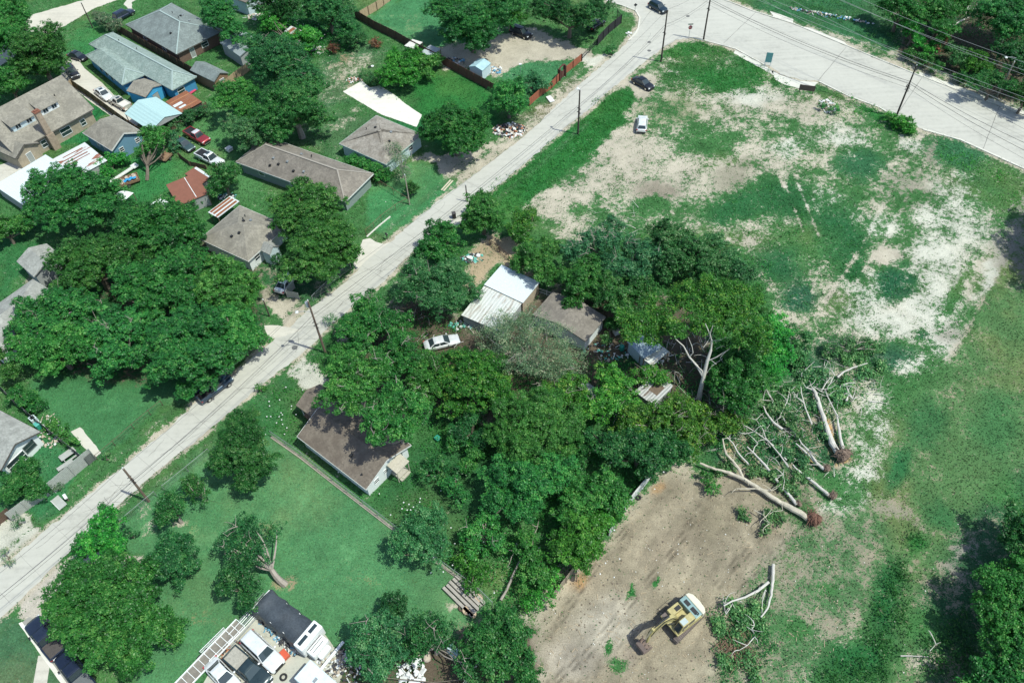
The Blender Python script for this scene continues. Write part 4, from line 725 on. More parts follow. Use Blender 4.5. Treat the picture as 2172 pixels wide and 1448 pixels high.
# open gable carport
ctr, L_, W_, rz, fl = frame3((265, 241), (319, 279), (386, 241), 2.6); h = empty('carport', (ctr[0], ctr[1], 0), rz, 'pale blue-green metal gable carport at the end of the driveway', 'carport')
roof_mesh(L_, W_, 2.6, 1.1, 0, 0, .06).build('roof', MMINT, h)
for x in (-.97, 0, .97):
    for y in (-.96, .96): mb = MB(); mb.obox((x * L_ / 2, y * W_ / 2, 0), (x * L_ / 2, y * W_ / 2, 2.55), .12, .12); mb.build('post', STEEL, h)
mb = MB(); mb.add([(L_ / 2 - .1, -W_ / 2 + .1, 2.5), (L_ / 2 - .1, W_ / 2 - .1, 2.5), (L_ / 2 - .1, 0, 3.55)], [(0, 1, 2), (2, 1, 0)]); mb.build('gable', WGREY, h)
lean_roof('shed_roof', 'rusty orange corrugated shed roof beside the pale metal carport', 'shed', (323, 239), (383, 240), (428, 217), 2.3, 2.6, MRUST, True, None) if False else lean_roof('shelter', 'rusty orange corrugated shelter roof beside the pale metal carport', 'shelter', (351, 215), (383, 240), (428, 217), 2.3, 2.5, MRUST, True, rough_mat('dark_boards', (.05, .05, .05), .3, 2), strips=[(-.2, .1, -.9, -.1, MWHITE), (.3, .5, -.7, -.1, MWHITE), (.55, .62, -.95, .9, rough_mat('bright_rust', (.38, .17, .08), .2, 4)), (-.6, -.5, -.9, .9, rough_mat('bright_rust', (.38, .17, .08), .2, 4))])
lean_roof('shelter', 'long white metal roof with clean panels at the left edge', 'shelter', (-5, 392), (48, 439), (152, 368), 2.4, 2.6, MWHITE, True, WGREY, strips=[])
lean_roof('shelter', 'white metal roof streaked with rust stripes below the slate-blue house', 'shelter', (104, 341), (150, 382), (227, 341), 2.2, 2.3, MSTR, True, WGREY, strips=[(-.5, -.42, -.6, .5, MRB), (-.3, -.22, -.6, .7, MRB), (-.1, -.04, -.5, .7, MRB), (-.75, -.68, -.4, .7, MRB)])
h = lean_roof('workshop', 'red-brown flat-roofed workshop in the yard of parked trucks', 'workshop', (342, 391), (385, 428), (452, 411), 2.3, 2.45, MRB, True, WGREY, strips=[(-.98, .9, .22, .26, WHITE)])
lean_roof('workshop', 'white-edged brown roof adjoining the red-brown workshop', 'workshop', (395, 367), (425, 392), (447, 376), 2.36, 2.5, MRB, True, WGREY, strips=[(-.9, .9, .55, .95, MWHITE)])
lean_roof('shelter', 'small white and rust striped metal roof behind the grey hip-roofed house', 'shelter', (446, 450), (463, 464), (503, 427), 2.2, 2.3, MSTR, True, None, strips=[(-.9, -.5, -.9, .9, MRUST), (-.3, .1, -.9, .9, MRUST), (.4, .8, -.9, .9, MRUST)])
lean_roof('barn', 'white metal roof with tree shadow, upper of two in the centre yard', 'barn', (1025, 603), (1109, 640), (1147, 599), 2.3, 2.5, MWHITE, True, rough_mat('pale_boards', (.4, .33, .24), .3, 2), strips=[])
lean_roof('barn', 'worn white metal roof, lower of two in the centre yard', 'barn', (978, 667), (1062, 703), (1109, 641), 1.9, 2.1, MWHITE2, True, WGREY)
lean_roof('shack', 'blue-grey shack roof with torn white sheets under the sycamore', 'shack', (1340, 725), (1365, 765), (1395, 735), 2.2, 2.4, sheet_metal('blue_grey_sheet', (.30, .38, .42), .1, .4, 1), True, WPALE, strips=[(-.2, .3, 0, .9, MWHITE)])
lean_roof('shack', 'broken white corrugated sheet roof beside the blue-grey shack', 'shack', (1365, 755), (1385, 780), (1410, 745), 1.8, 2.0, MWHITE2, True, None)
lean_roof('shack', 'collapsing grey and brown corrugated shack left of the sycamore trunk', 'shack', (1353, 828), (1388, 862), (1422, 820), 2.0, 2.5, MGREYS, True, WGREY, strips=[(-.3, .6, -.3, .5, rough_mat('brown_litter', (.14, .10, .07), .4, 3))])
lean_roof('shelter', 'small grey metal roof poking out of undergrowth in the middle woods', 'shelter', (1228, 820), (1262, 848), (1275, 833), 1.8, 1.9, sheet_metal('dull_grey_sheet', (.33, .35, .34), .05, .4, 0), True, None)
lean_roof('shelter', 'small rust and white sheet roof among the flowering bushes at top', 'shelter', (603, 65), (628, 78), (643, 68), 1.9, 2.1, MSTR, True, None, strips=[(-.6, -.2, -.9, .9, MRUST), (.2, .6, -.9, .9, MRUST)])
lean_roof('awning', 'white cloth awning over the yard below the red-brown workshop', 'awning', (292, 447), (340, 425), (378, 436), 2.4, 2.3, rough_mat('white_cloth', (.74, .76, .73), .05, 1), True, None)
lean_roof('awning', 'white tarpaulin over a stored load beside the big pecan crown', 'awning', (243, 420), (262, 432), (275, 410), 1.8, 1.6, rough_mat('white_cloth', (.74, .76, .73), .05, 1), True, None)
lean_roof('dog_kennel', 'flat white kennel roof against the long board fence', 'kennel', (860, 97), (880, 105), (894, 90), 1.6, 1.6, rough_mat('white_board', (.6, .58, .53), .15, 1), True, None)
lean_roof('dog_kennel', 'grey shaded kennel roof beside the white kennel by the long fence', 'kennel', (892, 112), (912, 122), (932, 104), 1.6, 1.6, rough_mat('grey_board', (.38, .42, .42), .15, 1), True, None)

# ------------------------------------------------------------------ fences
FBROWN = rough_mat('brown_fence_board', (.115, .070, .048), .35, 3); FRED = rough_mat('red_stained_board', (.30, .095, .05), .3, 3); FWOOD = rough_mat('new_fence_board', (.42, .31, .19), .3, 3); FGREY = rough_mat('grey_fence_board', (.36, .37, .34), .25, 3); FBLACK = rough_mat('black_iron', (.02, .02, .022), .2, 3)
def fence(name, label, pts, h, mat, post=None, step=2.4, kind='board', zt=None, cat='fence', postm=None, group=None, z=0):
    w_ = [Vector(P(*p)) for p in pts]; o = w_[0]; root = empty(name, (o.x, o.y, 0), 0, label, cat, group); q = [p - Vector((o.x, o.y, 0)) for p in w_]; mb = MB(); nposts = 0; span = sum((b - a).length for a, b in zip(q[:-1], q[1:])); step = max(step, span / 45)
    for a, b in zip(q[:-1], q[1:]):
        L = (b - a).length; d = (b - a) / L
        if kind == 'board':
            k = max(1, int(L / .16))
            for i in range(k):
                t0 = L * i / k; t1 = L * (i + .93) / k; hh = h + random.uniform(-.03, .03); off = random.uniform(-.012, .012); nn = Vector((-d.y, d.x, 0)) * off
                mb.obox(a + d * t0 + nn + Vector((0, 0, hh / 2)), a + d * t1 + nn + Vector((0, 0, hh / 2)), .025, hh)
        elif kind == 'wall':
            mb.obox(a + Vector((0, 0, h / 2)), b + Vector((0, 0, h / 2)), .16, h)
        elif kind == 'iron':
            k = max(1, int(L / .16))
            for i in range(k): p = a + d * (L * (i + .5) / k); mb.obox(p, p + Vector((0, 0, h)), .025, .025)
            for zz in (.2, h - .15): mb.obox(a + Vector((0, 0, zz)), b + Vector((0, 0, zz)), .04, .05)
        elif kind == 'chain':
            mb.tube([a + Vector((0, 0, h)), b + Vector((0, 0, h))], .03, 5)
            k = int(L / .34)
            for i in range(k):
                p = a + d * (L * i / k); r = min(L, L * i / k + h); mb.tube([p + Vector((0, 0, 0.02)), a + d * r + Vector((0, 0, (r - L * i / k)))], .006, 3); r2 = max(0, L * i / k - h); mb.tube([p + Vector((0, 0, .02)), a + d * r2 + Vector((0, 0, L * i / k - r2))], .006, 3)
        elif kind == 'rail':
            for zz in (h * .4, h * .9): mb.obox(a + Vector((0, 0, zz)), b + Vector((0, 0, zz)), .05, .12)
        k = max(1, round(L / step))
        for i in range(k + (1 if b is q[-1] else 0)):
            p = a + d * (L * min(i / k, 1)); pm = MB()
            if kind == 'chain': pm.tube([p, p + Vector((0, 0, h + .05))], .04, 6)
            else: nn = Vector((-d.y, d.x, 0)) * -.075; pm.obox(p + nn, p + nn + Vector((0, 0, h + .06)), .10, .10)
            pm.build('post', postm or (STEEL if kind == 'chain' else mat), root)
    mb.build('mesh' if kind == 'chain' else ('rail' if kind == 'rail' else 'panel'), mat, root)
    return root
fence('fence', 'long dark brown board fence between the kennel yard and the grassy lot', [(755, 38), (795, 62), (840, 84), (875, 104), (905, 120), (940, 137)], 1.9, FBROWN)
fence('fence', 'reddish-brown lower stretch of the long board fence below the pale blue shed', [(941, 138), (990, 165), (1040, 192), (1055, 200)], 1.9, rough_mat('red_brown_board', (.15, .07, .05), .3, 3))
fence('fence', 'new tan board fence running to the top edge', [(765, 42), (800, 22), (842, -8), (880, -30)], 1.9, FWOOD, postm=FBROWN)
fence('fence', 'rust-red board fence with posts along the top of the street', [(1122, 225), (1145, 205), (1170, 188), (1190, 167)], 1.6, FRED, postm=rough_mat('dark_red_post', (.09, .035, .025), .3, 3))
fence('fence', 'rust-red board fence beyond the archway toward the driveway gate', [(1196, 160), (1215, 145), (1233, 130)], 1.6, FRED, postm=rough_mat('dark_red_post', (.09, .035, .025), .3, 3))
fence('gate', 'black metal bar gate across the dirt driveway', [(1234, 129), (1250, 112), (1266, 95)], 1.3, FBLACK, kind='rail', cat='gate')
fence('fence', 'tall black iron fence at the corner yard', [(1267, 97), (1290, 72), (1317, 50)], 1.9, FBLACK, kind='board')
fence('fence', 'black iron return fence at the corner of the yard by the junction', [(1317, 50), (1308, 38)], 1.9, FBLACK, kind='iron')
p = P(1192, 166); a_ = empty('archway', (p[0], p[1], 0), math.radians(50.4), 'dark red wooden archway gate in the rust-red fence', 'archway')
for y in (-.9, .9): mb = MB(); mb.box(y - .12, y + .12, -.3, .3, 0, 2.3); mb.build('post', rough_mat('dark_red_post', (.09, .035, .025), .3, 3), a_)
mb = MB(); mb.tube([(-1.0, 0, 2.3), (-.6, 0, 2.6), (0, 0, 2.7), (.6, 0, 2.6), (1.0, 0, 2.3)], .16, 6); mb.box(-.8, .8, -.02, .04, .1, 1.5); mb.build('arch', rough_mat('dark_red_post', (.09, .035, .025), .3, 3), a_)
fence('fence', 'brown board fence between the blue house and the slate-grey house', [(250, 66), (300, 95), (352, 125), (410, 158), (476, 193)], 1.8, FBROWN, postm=FBROWN)
fence('fence', 'brown board fence between the driveway and the tall tan-roofed house', [(158, 186), (200, 214), (240, 244), (278, 272), (312, 294)], 1.8, rough_mat('olive_board', (.17, .12, .075), .3, 3))
fence('fence', 'short tan board return fence beside the tall tan-roofed house', [(145, 197), (158, 186)], 1.8, FWOOD)
fence('fence', 'weathered board fence behind the pair of parked cars and red pickup', [(325, 305), (352, 287), (380, 268), (425, 240), (440, 228)], 1.2, rough_mat('olive_board', (.17, .12, .075), .3, 3))
fence('fence', 'tan board fence behind the grey gable shed', [(476, 193), (500, 172), (530, 150)], 1.8, FWOOD)
fence('fence', 'low wooden fence in shade between the truck yard and the workshop', [(382, 335), (405, 352), (440, 360)], 1.0, FBROWN)
fence('fence', 'grey privacy fence of tall boards facing the street', [(118, 1044), (160, 1008), (203, 972)], 2.3, FGREY)
fence('fence', 'short grey privacy fence beside the dark bush at the left edge', [(28, 1104), (60, 1080), (106, 1050)], 1.9, FGREY)
fence('fence', 'dark lattice side fence with vines along the left lawn', [(-10, 810), (40, 862), (90, 905), (140, 945), (190, 985), (203, 974)], 1.6, rough_mat('dark_grey_board', (.13, .14, .13), .3, 3))
fence('fence', 'brown board fence at the lower left corner drive', [(-30, 1135), (0, 1112), (28, 1092)], 1.7, FBROWN)
fence('fence', 'thin dark wire fence along the front of the left lawn', [(208, 975), (245, 945), (285, 910), (320, 880), (346, 860)], 1.1, FBROWN, kind='chain', postm=FBROWN, step=4)
fence('fence', 'white-topped chain-link fence of the pasture along the street, lower stretch', [(262, 1112), (300, 1080), (333, 1052)], 1.2, STEEL, kind='chain', step=3)
fence('fence', 'white-topped chain-link fence of the pasture along the street, upper stretch', [(350, 1040), (400, 1000), (446, 962)], 1.2, STEEL, kind='chain', step=3)
fence('fence', 'weedy wire fence on a low kerb between pasture and brown-roofed white house', [(577, 925), (640, 968), (705, 1020), (770, 1070), (835, 1120), (900, 1170), (960, 1215), (1010, 1250), (1045, 1285)], 1.2, STEEL, kind='chain', step=3)
sheet('fence_footing_wall', [(574, 928), (582, 920), (838, 1112), (1050, 1282), (1040, 1290), (830, 1124)], 0.16, rough_mat('footing', (.30, .27, .21), .4, 3), .06, 12, thick=.16) if False else kerb('kerb', [(576, 927), (640, 972), (705, 1023), (770, 1073), (835, 1123), (900, 1172), (1000, 1246)], .35, .14, rough_mat('footing', (.30, .27, .21), .4, 3))
fence('fence', 'rusty wire fence with low kerb in front of the taupe-roofed house lawn', [(778, 500), (810, 470), (840, 447), (868, 432)], 1.3, rough_mat('rust_wire', (.16, .09, .06), .3, 3), kind='chain', postm=rough_mat('rust_wire', (.16, .09, .06), .3, 3), step=2.5)
kerb('kerb', [(778, 503), (800, 483), (828, 460)], .22, .14)
fence('fence', 'rusty wire side fence beside the small dead tree', [(775, 375), (805, 395), (835, 413), (866, 432)], 1.3, rough_mat('rust_wire', (.16, .09, .06), .3, 3), kind='chain', postm=rough_mat('rust_wire', (.16, .09, .06), .3, 3), step=2.5)
fence('fence', 'chain-link fence under the big street tree', [(665, 640), (700, 606), (745, 570)], 1.3, STEEL, kind='chain', step=2.6)
fence('gate', 'open grey panel gate by the gravel drive, left leaf', [(611, 628), (625, 611)], 1.4, FGREY, cat='gate')
fence('gate', 'open grey panel gate by the gravel drive, right leaf', [(611, 630), (636, 634)], 1.4, FGREY, cat='gate')
fence('wall', 'long white weathered sheet wall between the bushes and the bare dirt', [(1322, 1086), (1345, 1055), (1366, 1030), (1384, 1008)], 1.4, rough_mat('white_weathered_wall', (.52, .53, .50), .35, 1.2), kind='wall', cat='wall')
fence('fence', 'leaning old board fence at the edge of the dirt, lower stretch', [(1174, 1267), (1200, 1235), (1226, 1198)], 1.5, rough_mat('old_board', (.28, .23, .17), .35, 3))
fence('fence', 'short broken board fence between bushes and dirt, upper stretch', [(1272, 1143), (1284, 1122)], 1.5, rough_mat('old_board', (.28, .23, .17), .35, 3))
fence('fence', 'single white board panel standing beside the broken fence', [(1291, 1135), (1300, 1124)], 1.3, rough_mat('white_weathered_wall', (.52, .53, .50), .35, 1.2))
fence('fence', 'dark picket fence beside the sandy yard in the centre', [(1040, 520), (1060, 535), (1080, 552)], 1.3, FBROWN, kind='iron')
fence('fence', 'broken white picket fence between the barn and brown-roofed house', [(1142, 620), (1160, 626), (1175, 631)], 1.0, WHITE, kind='iron')
fence('fence', 'leaning pale fence board line at the bottom edge under the trees', [(975, 1470), (1000, 1430), (1020, 1400)], 1.3, rough_mat('white_weathered_wall', (.52, .53, .50), .35, 1.2))

# ------------------------------------------------------------------ vehicles (x forward, origin on the ground under the middle)
def car_body(L, W, Hc, kind):
    """station list: (x fraction, half-width factor, bottom, shoulder height) -> smooth lofted hull"""
    a = L / 2; w_ = W / 2
    if kind == 'suv': st = [(-1, .84, .45, .80), (-.97, .95, .34, .98), (-.7, 1, .28, 1.04), (-.2, 1, .26, 1.04), (.3, 1, .26, 1.02), (.45, 1, .26, 1.0), (.80, .97, .30, .94), (.95, .88, .34, .82), (1, .74, .42, .62)]
    elif kind == 'pickup': st = [(-1, .93, .50, .98), (-.985, .97, .44, 1.06), (-.5, 1, .40, 1.08), (-.2, 1, .38, 1.08), (.3, 1, .38, 1.08), (.45, 1, .38, 1.06), (.85, .98, .40, 1.02), (.96, .92, .42, .92), (1, .85, .48, .70)]
    else: st = [(-1, .80, .42, .66), (-.96, .92, .30, .86), (-.72, .98, .24, .93), (-.4, 1, .22, .92), (.1, 1, .22, .90), (.40, 1, .22, .88), (.72, .97, .24, .80), (.94, .86, .28, .66), (1, .68, .36, .50)]
    prof = lambda hw, b, s, k: [(-hw * .86, b), (-hw * .99, b + (s - b) * .25), (-hw, b + (s - b) * .6), (-hw * .95, s - .05), (-hw * .82, s + .0), (-hw * .4, s + k), (0, s + k * 1.15), (hw * .4, s + k), (hw * .82, s), (hw * .95, s - .05), (hw, b + (s - b) * .6), (hw * .99, b + (s - b) * .25), (hw * .86, b)]
    mb = MB(); n = 13; vs = []
    for x, f, b, s in st: vs += [(x * a, y, z) for y, z in prof(w_ * f, b, s, .035)]
    fs = []
    for i in range(len(st) - 1):
        for j in range(n): fs.append((i * n + j, i * n + (j + 1) % n, (i + 1) * n + (j + 1) % n, (i + 1) * n + j))
    fs.append(tuple(range(n))[::-1]); fs.append(tuple(range((len(st) - 1) * n, len(st) * n))); mb.add(vs, [f[::-1] for f in fs]); return mb, st
def vehicle(name, label, cat, c, fr, kind, colour, L=4.7, W=1.85, Hc=1.45, cab=None, roofc=None, bedm=None, group=None, metal=.3, z=0, sunroof=False, rough=.3, bedload=None):
    pc = P(*c, .7); pf = P(*fr, .7); rz = math.atan2(pf[1] - pc[1], pf[0] - pc[0])
    root = empty(name, (pc[0], pc[1], z), rz, label, cat, group)
    pm = paint('paint_%d_%d_%d' % tuple(int(v * 1000) for v in colour), colour, rough, metal)
    mb, st = car_body(L, W, Hc, kind); a = L / 2; w_ = W / 2
    body = mb.build('body', pm, root, smooth=True)
    sh = 1.04 if kind == 'suv' else (1.08 if kind == 'pickup' else .91)
    x0, x1, x2, x3 = cab or ({'suv': (-.93, -.80, .18, .46), 'pickup': (-.22, -.14, .22, .42), 'sedan': (-.74, -.42, .10, .44), 'hatch': (-.92, -.66, .12, .46)}[kind if kind != 'hatch' else 'hatch'])
    x0, x1, x2, x3 = [v * a for v in (x0, x1, x2, x3)]; b1 = w_ * .88; b2 = w_ * .70
    G = [(x0, -b1, sh - .03), (x3, -b1, sh - .03), (x3, b1, sh - .03), (x0, b1, sh - .03), (x1, -b2, Hc), (x2, -b2, Hc), (x2, b2, Hc), (x1, b2, Hc)]
    mb = MB(); mb.add(G, [(4, 5, 6, 7), (0, 1, 5, 4), (1, 2, 6, 5), (2, 3, 7, 6), (3, 0, 4, 7)]); cb = mb.build('cabin', pm, root, bevel=.05)
    V = [Vector(p) for p in G]
    def pane(nm, q, m=.12, off=.015):
        q = [V[i] for i in q] if isinstance(q[0], int) else q; c_ = sum(q, Vector()) / 4; nn = (q[1] - q[0]).cross(q[2] - q[1]).normalized(); qq = [c_ + (p - c_) * (1 - m) + nn * off for p in q]
        mb = MB(); mb.add(qq, [(0, 1, 2, 3)]); return mb.build(nm, GLASS, root)
    pane('windshield', [1, 2, 6, 5], .10); pane('rear_window', [3, 0, 4, 7], .14)
    for s, q in ((0, [0, 1, 5, 4]), (1, [2, 3, 7, 6])):      # side glass: front and rear pieces
        A_, B_, C_, D_ = [V[i] for i in q]
        for f0, f1 in ((.05, .48), (.53, .94)):
            qq = [A_.lerp(B_, f0), A_.lerp(B_, f1), D_.lerp(C_, f1), D_.lerp(C_, f0)]; lo, hi = .12, .88
            qq = [qq[0].lerp(qq[3], lo), qq[1].lerp(qq[2], lo), qq[1].lerp(qq[2], hi), qq[0].lerp(qq[3], hi)]; pane('side_window', qq, .02)
    rm = MB(); rm.add([(x1 + .06, -b2 * .93, Hc + .012), (x2 - .05, -b2 * .93, Hc + .012), (x2 - .05, b2 * .93, Hc + .012), (x1 + .06, b2 * .93, Hc + .012), (x1 + .25, -b2 * .6, Hc + .05), (x2 - .25, -b2 * .6, Hc + .05), (x2 - .25, b2 * .6, Hc + .05), (x1 + .25, b2 * .6, Hc + .05)], [(4, 5, 6, 7), (0, 1, 5, 4), (1, 2, 6, 5), (2, 3, 7, 6), (3, 0, 4, 7)])
    rf = rm.build('roof', paint('paint_roof_%d_%d_%d' % tuple(int(v * 1000) for v in (roofc or colour)), roofc or colour, rough, metal), root, smooth=False)
    if sunroof: mb = MB(); mb.box(x2 - .95, x2 - .35, -b2 * .55, b2 * .55, Hc + .05, Hc + .065); mb.build('sunroof', GLASS, rf)
    wr = .36 if kind != 'sedan' else .32
    for sx in (-.60, .62):
        for sy in (-1, 1):
            mb = MB(); mb.cyl((sx * a, sy * (w_ - .10), wr), (0, 1, 0), wr, .24, 18); t = mb.build('wheel', RUBBER, root)
            mb = MB(); mb.cyl((sx * a, sy * (w_ + .022), wr), (0, 1, 0), wr * .6, .02, 14); mb.build('rim', CHROME, t)
    s1 = st[-2]; s0 = st[1]
    for sy in (-1, 1):
        hx = s1[0] * a; hy = w_ * s1[1] * .78 * sy; mb = MB(); mb.box(hx - .16, hx + .035, hy - .19, hy + .19, s1[3] - .16, s1[3] + .015); mb.build('headlight', LAMPW, root, bevel=.02)
        tx = s0[0] * a; ty = w_ * s0[1] * .86 * sy; mb = MB(); mb.box(tx - .05, tx + .16, ty - .14, ty + .14, s0[3] - .22, s0[3] - .01); mb.build('taillight', TAILRED, root, bevel=.02)
        mb = MB(); mb.box(x3 - .32, x3 - .14, sy * (w_ + .10) - .10, sy * (w_ + .10) + .10, sh - .02, sh + .14); mb.build('mirror', BLACK if kind == 'pickup' else pm, root, bevel=.03)
    mb = MB(); mb.box(a - .06, a + .06, -w_ * .72, w_ * .72, .32, .46); mb.build('bumper', CHROME if kind == 'pickup' else BLACK, root, bevel=.02); mb = MB(); mb.box(-a - .06, -a + .06, -w_ * .8, w_ * .8, .36, .52); mb.build('bumper', CHROME if kind == 'pickup' else BLACK, root, bevel=.02)
    # shut line between bonnet and windscreen, grille
    mb = MB(); mb.box(a - .03, a + .025, -w_ * .5, w_ * .5, .50, .66 if kind == 'sedan' else .80); mb.build('grille', BLACK, root)
    if kind == 'pickup':
        bx0, bx1 = -a + .12, x0 - .10; zt = 1.085; mb = MB()   # box rails standing over a dark recessed floor
        mb.box(bx0, bx1, -w_ * .82, w_ * .82, zt + .035, zt + .055); bd = mb.build('bed', bedm or BLACK, root)
        mb = MB()
        for sy in (-1, 1): mb.box(bx0 - .1, bx1 + .05, sy * w_ * .90 - .08, sy * w_ * .90 + .08, zt - .1, zt + .17)
        mb.box(bx0 - .14, bx0 - .02, -w_ * .88, w_ * .88, zt - .1, zt + .165); mb.build('bed_rail', pm, bd, bevel=.02)
        for sy in (-1, 1): mb = MB(); mb.cyl((-.60 * a, sy * w_ * .62, zt + .05), (0, 1, 0), .26, .2, 10) if False else None
    return root
V_ = vehicle
CW = (.78, .79, .77); CK = (.012, .014, .02); CN = (.02, .03, .055)
V_('suv', 'dark blue pickup-like vehicle parked by the slate-grey house at the top left', 'car', (262, 31), (279, 22), 'suv', CN, 4.9, 1.95, 1.75)
V_('car', 'black hatchback at the head of the blue house driveway, crosswise', 'car', (164, 118), (182, 123), 'sedan', CK, 4.5, 1.8, 1.45)
V_('suv', 'dark grey car half under the trees, nose toward the white sedan', 'car', (153, 152), (163, 166), 'suv', (.03, .03, .035), 4.7, 1.85, 1.6)
V_('car', 'white sedan with dark sunroof on the blue house driveway', 'car', (219, 198), (237, 212), 'sedan', CW, 4.9, 1.85, 1.45, sunroof=True)
V_('pickup', 'cream white pickup behind the white sedan, bed toward the carport', 'pickup', (254, 218), (236, 208), 'pickup', (.66, .63, .55), 5.3, 1.85, 1.8, sunroof=True, bedm=rough_mat('cream_bed', (.6, .57, .5), .1, 3))
V_('pickup', 'red pickup with white roof and bonnet on the grass yard', 'pickup', (418, 289), (444, 303), 'pickup', (.30, .035, .04), 5.6, 1.95, 1.8, roofc=(.72, .70, .70))
V_('car', 'dark green-grey sedan parked beside the red pickup', 'car', (390, 305), (413, 319), 'sedan', (.05, .09, .09), 4.8, 1.82, 1.42)
V_('pickup', 'white crew pickup partly under leaves, below the red pickup', 'pickup', (445, 336), (478, 352), 'pickup', CW, 5.9, 1.95, 1.85, sunroof=True)
V_('suv', 'black van parked on the dirt drive right of the large tree', 'suv', (1105, 69), (1126, 77), 'suv', CK, 4.9, 1.9, 1.75)
V_('car', 'dark car in shade beneath the tree inside the black iron fence', 'car', (1264, 52), (1274, 46), 'suv', CK, 4.6, 1.85, 1.6)
V_('car', 'blue-black hatchback driving across the junction at the top', 'car', (1396, 15), (1415, 25), 'suv', (.015, .035, .05), 4.6, 1.85, 1.6)
V_('car', 'black sedan parked at the entrance track of the vacant lot', 'car', (1364, 175), (1386, 187), 'sedan', CK, 4.7, 1.82, 1.45)
V_('suv', 'white hatchback suv parked alone on the vacant lot', 'car', (1362, 262), (1364, 241), 'suv', CW, 4.6, 1.85, 1.6)
V_('car', 'old white sedan in the middle yard below the white barn roofs', 'car', (937, 725), (974, 716), 'sedan', (.74, .75, .73), 5.1, 1.85, 1.4)
V_('car', 'white car nosing out of the shade of the big street tree', 'car', (606, 598), (612, 590), 'sedan', CW, 4.4, 1.8, 1.45)
V_('pickup', 'dark blue pickup in deep shade at the street edge below the pecans', 'pickup', (455, 822), (480, 803), 'pickup', (.03, .06, .10), 5.2, 1.9, 1.8)
V_('pickup', 'black crew pickup at the lower left drive, nearer the street', 'pickup', (97, 1352), (68, 1317), 'pickup', CN, 5.9, 2.0, 1.9, cab=(-.30, -.22, .20, .44), bedm=rough_mat('dark_bed', (.07, .06, .055), .5, 3))
V_('pickup', 'black crew pickup at the lower left drive, cut by the bottom edge', 'pickup', (160, 1425), (133, 1389), 'pickup', (.014, .022, .045), 5.9, 2.0, 1.9, cab=(-.30, -.22, .20, .44), bedm=rough_mat('grey_tonneau', (.12, .13, .13), .2, 3))
V_('suv', 'large white van-like suv on the concrete yard', 'suv', (557, 1381), (592, 1414), 'suv', CW, 5.3, 2.0, 1.85, cab=(-.95, -.88, .16, .40))
V_('pickup', 'dark green pickup with pale worn bed between the two white vehicles', 'pickup', (527, 1418), (570, 1455), 'pickup', (.025, .045, .05), 5.7, 1.95, 1.8, bedm=rough_mat('worn_bed', (.34, .32, .27), .45, 4))
V_('car', 'white sedan at the bottom edge beside the long trailer', 'car', (472, 1432), (500, 1462), 'sedan', CW, 4.6, 1.82, 1.45)

# ------------------------------------------------------------------ trailers, excavator and yard things
def place(name, label, cat, c, fr, z=0, group=None, zh=.5):
    pc = P(*c, zh); pf = P(*fr, zh); return empty(name, (pc[0], pc[1], z), math.atan2(pf[1] - pc[1], pf[0] - pc[0]), label, cat, group)
def wheels(root, xs, y, r=.32, w_=.2):
    for x in xs:
        for s in (-1, 1): mb = MB(); mb.cyl((x, s * y, r), (0, 1, 0), r, w_, 16); t = mb.build('wheel', RUBBER, root); mb = MB(); mb.cyl((x, s * (y + w_ / 2 + .01), r), (0, 1, 0), r * .55, .02, 12); mb.build('rim', CHROME, t)
# covered trailer with camper front
TARP = rough_mat('black_tarpaulin', (.055, .065, .075), .5, .6, .45, bmp=.6)
r = place('camper_trailer', 'white camper front with black tarpaulin over its long body', 'trailer', (612, 1318), (672, 1365), zh=1.4)
mb = MB(); nx_ = 14; vs = []; fs = []
for i in range(nx_ + 1):
    x = -4.2 + i * .49; t = i / nx_; yw = 1.45 + .1 * math.sin(i * 1.7); 
    for j, (y, z) in enumerate(((-yw - .1, .5), (-yw, 1.5), (-yw * .9, 2.15 + .05 * math.sin(i * 2.1)), (-.3, 2.35 + .09 * math.sin(i * 1.3)), (.35, 2.3 + .1 * math.sin(i * .9 + 1)), (yw * .9, 2.2 + .05 * math.sin(i)), (yw, 1.4), (yw + .05, .5))): vs.append((x, y + .06 * math.sin(i * 3.1 + j), z - (.5 if i == 0 else 0) * (z > 1)))
for i in range(nx_):
    for j in range(7): fs.append((i * 8 + j, (i + 1) * 8 + j, (i + 1) * 8 + j + 1, i * 8 + j + 1))
mb.add(vs, fs); mb.build('tarpaulin', TARP, r, smooth=True)
mb = MB(); mb.box(-4.0, 2.6, -1.25, 1.25, .6, 2.1); mb.build('body', WHITE, r)
mb = MB(); mb.box(2.62, 3.9, -1.6, 1.55, .6, 2.6); mb.build('camper_front', WHITE, r, bevel=.12)
mb = MB(); mb.box(3.0, 3.4, -1.3, -.1, 2.6, 2.66); mb.build('window', GLASS, r); mb = MB(); mb.box(3.0, 3.4, .25, 1.3, 2.6, 2.66); mb.build('window', GLASS, r)
mb = MB(); mb.box(3.9, 5.0, -1.25, 1.0, .5, 1.7).box(5.0, 5.6, -.9, .7, .5, 1.2); mb.build('nose', WHITE, r, bevel=.15); mb = MB(); mb.box(4.2, 4.26, -1.0, .8, 1.7, 1.73).box(4.6, 4.66, -.9, .6, 1.7, 1.73).box(3.95, 4.0, -1.1, .9, 1.7, 1.74); mb.build('vent', BLACK, r); wheels(r, (-1.2, -.2), 1.3)
mb = MB(); mb.box(5.9, 6.2, -2.4, 1.9, .5, .68); mb.build('rail', WHITE, r)
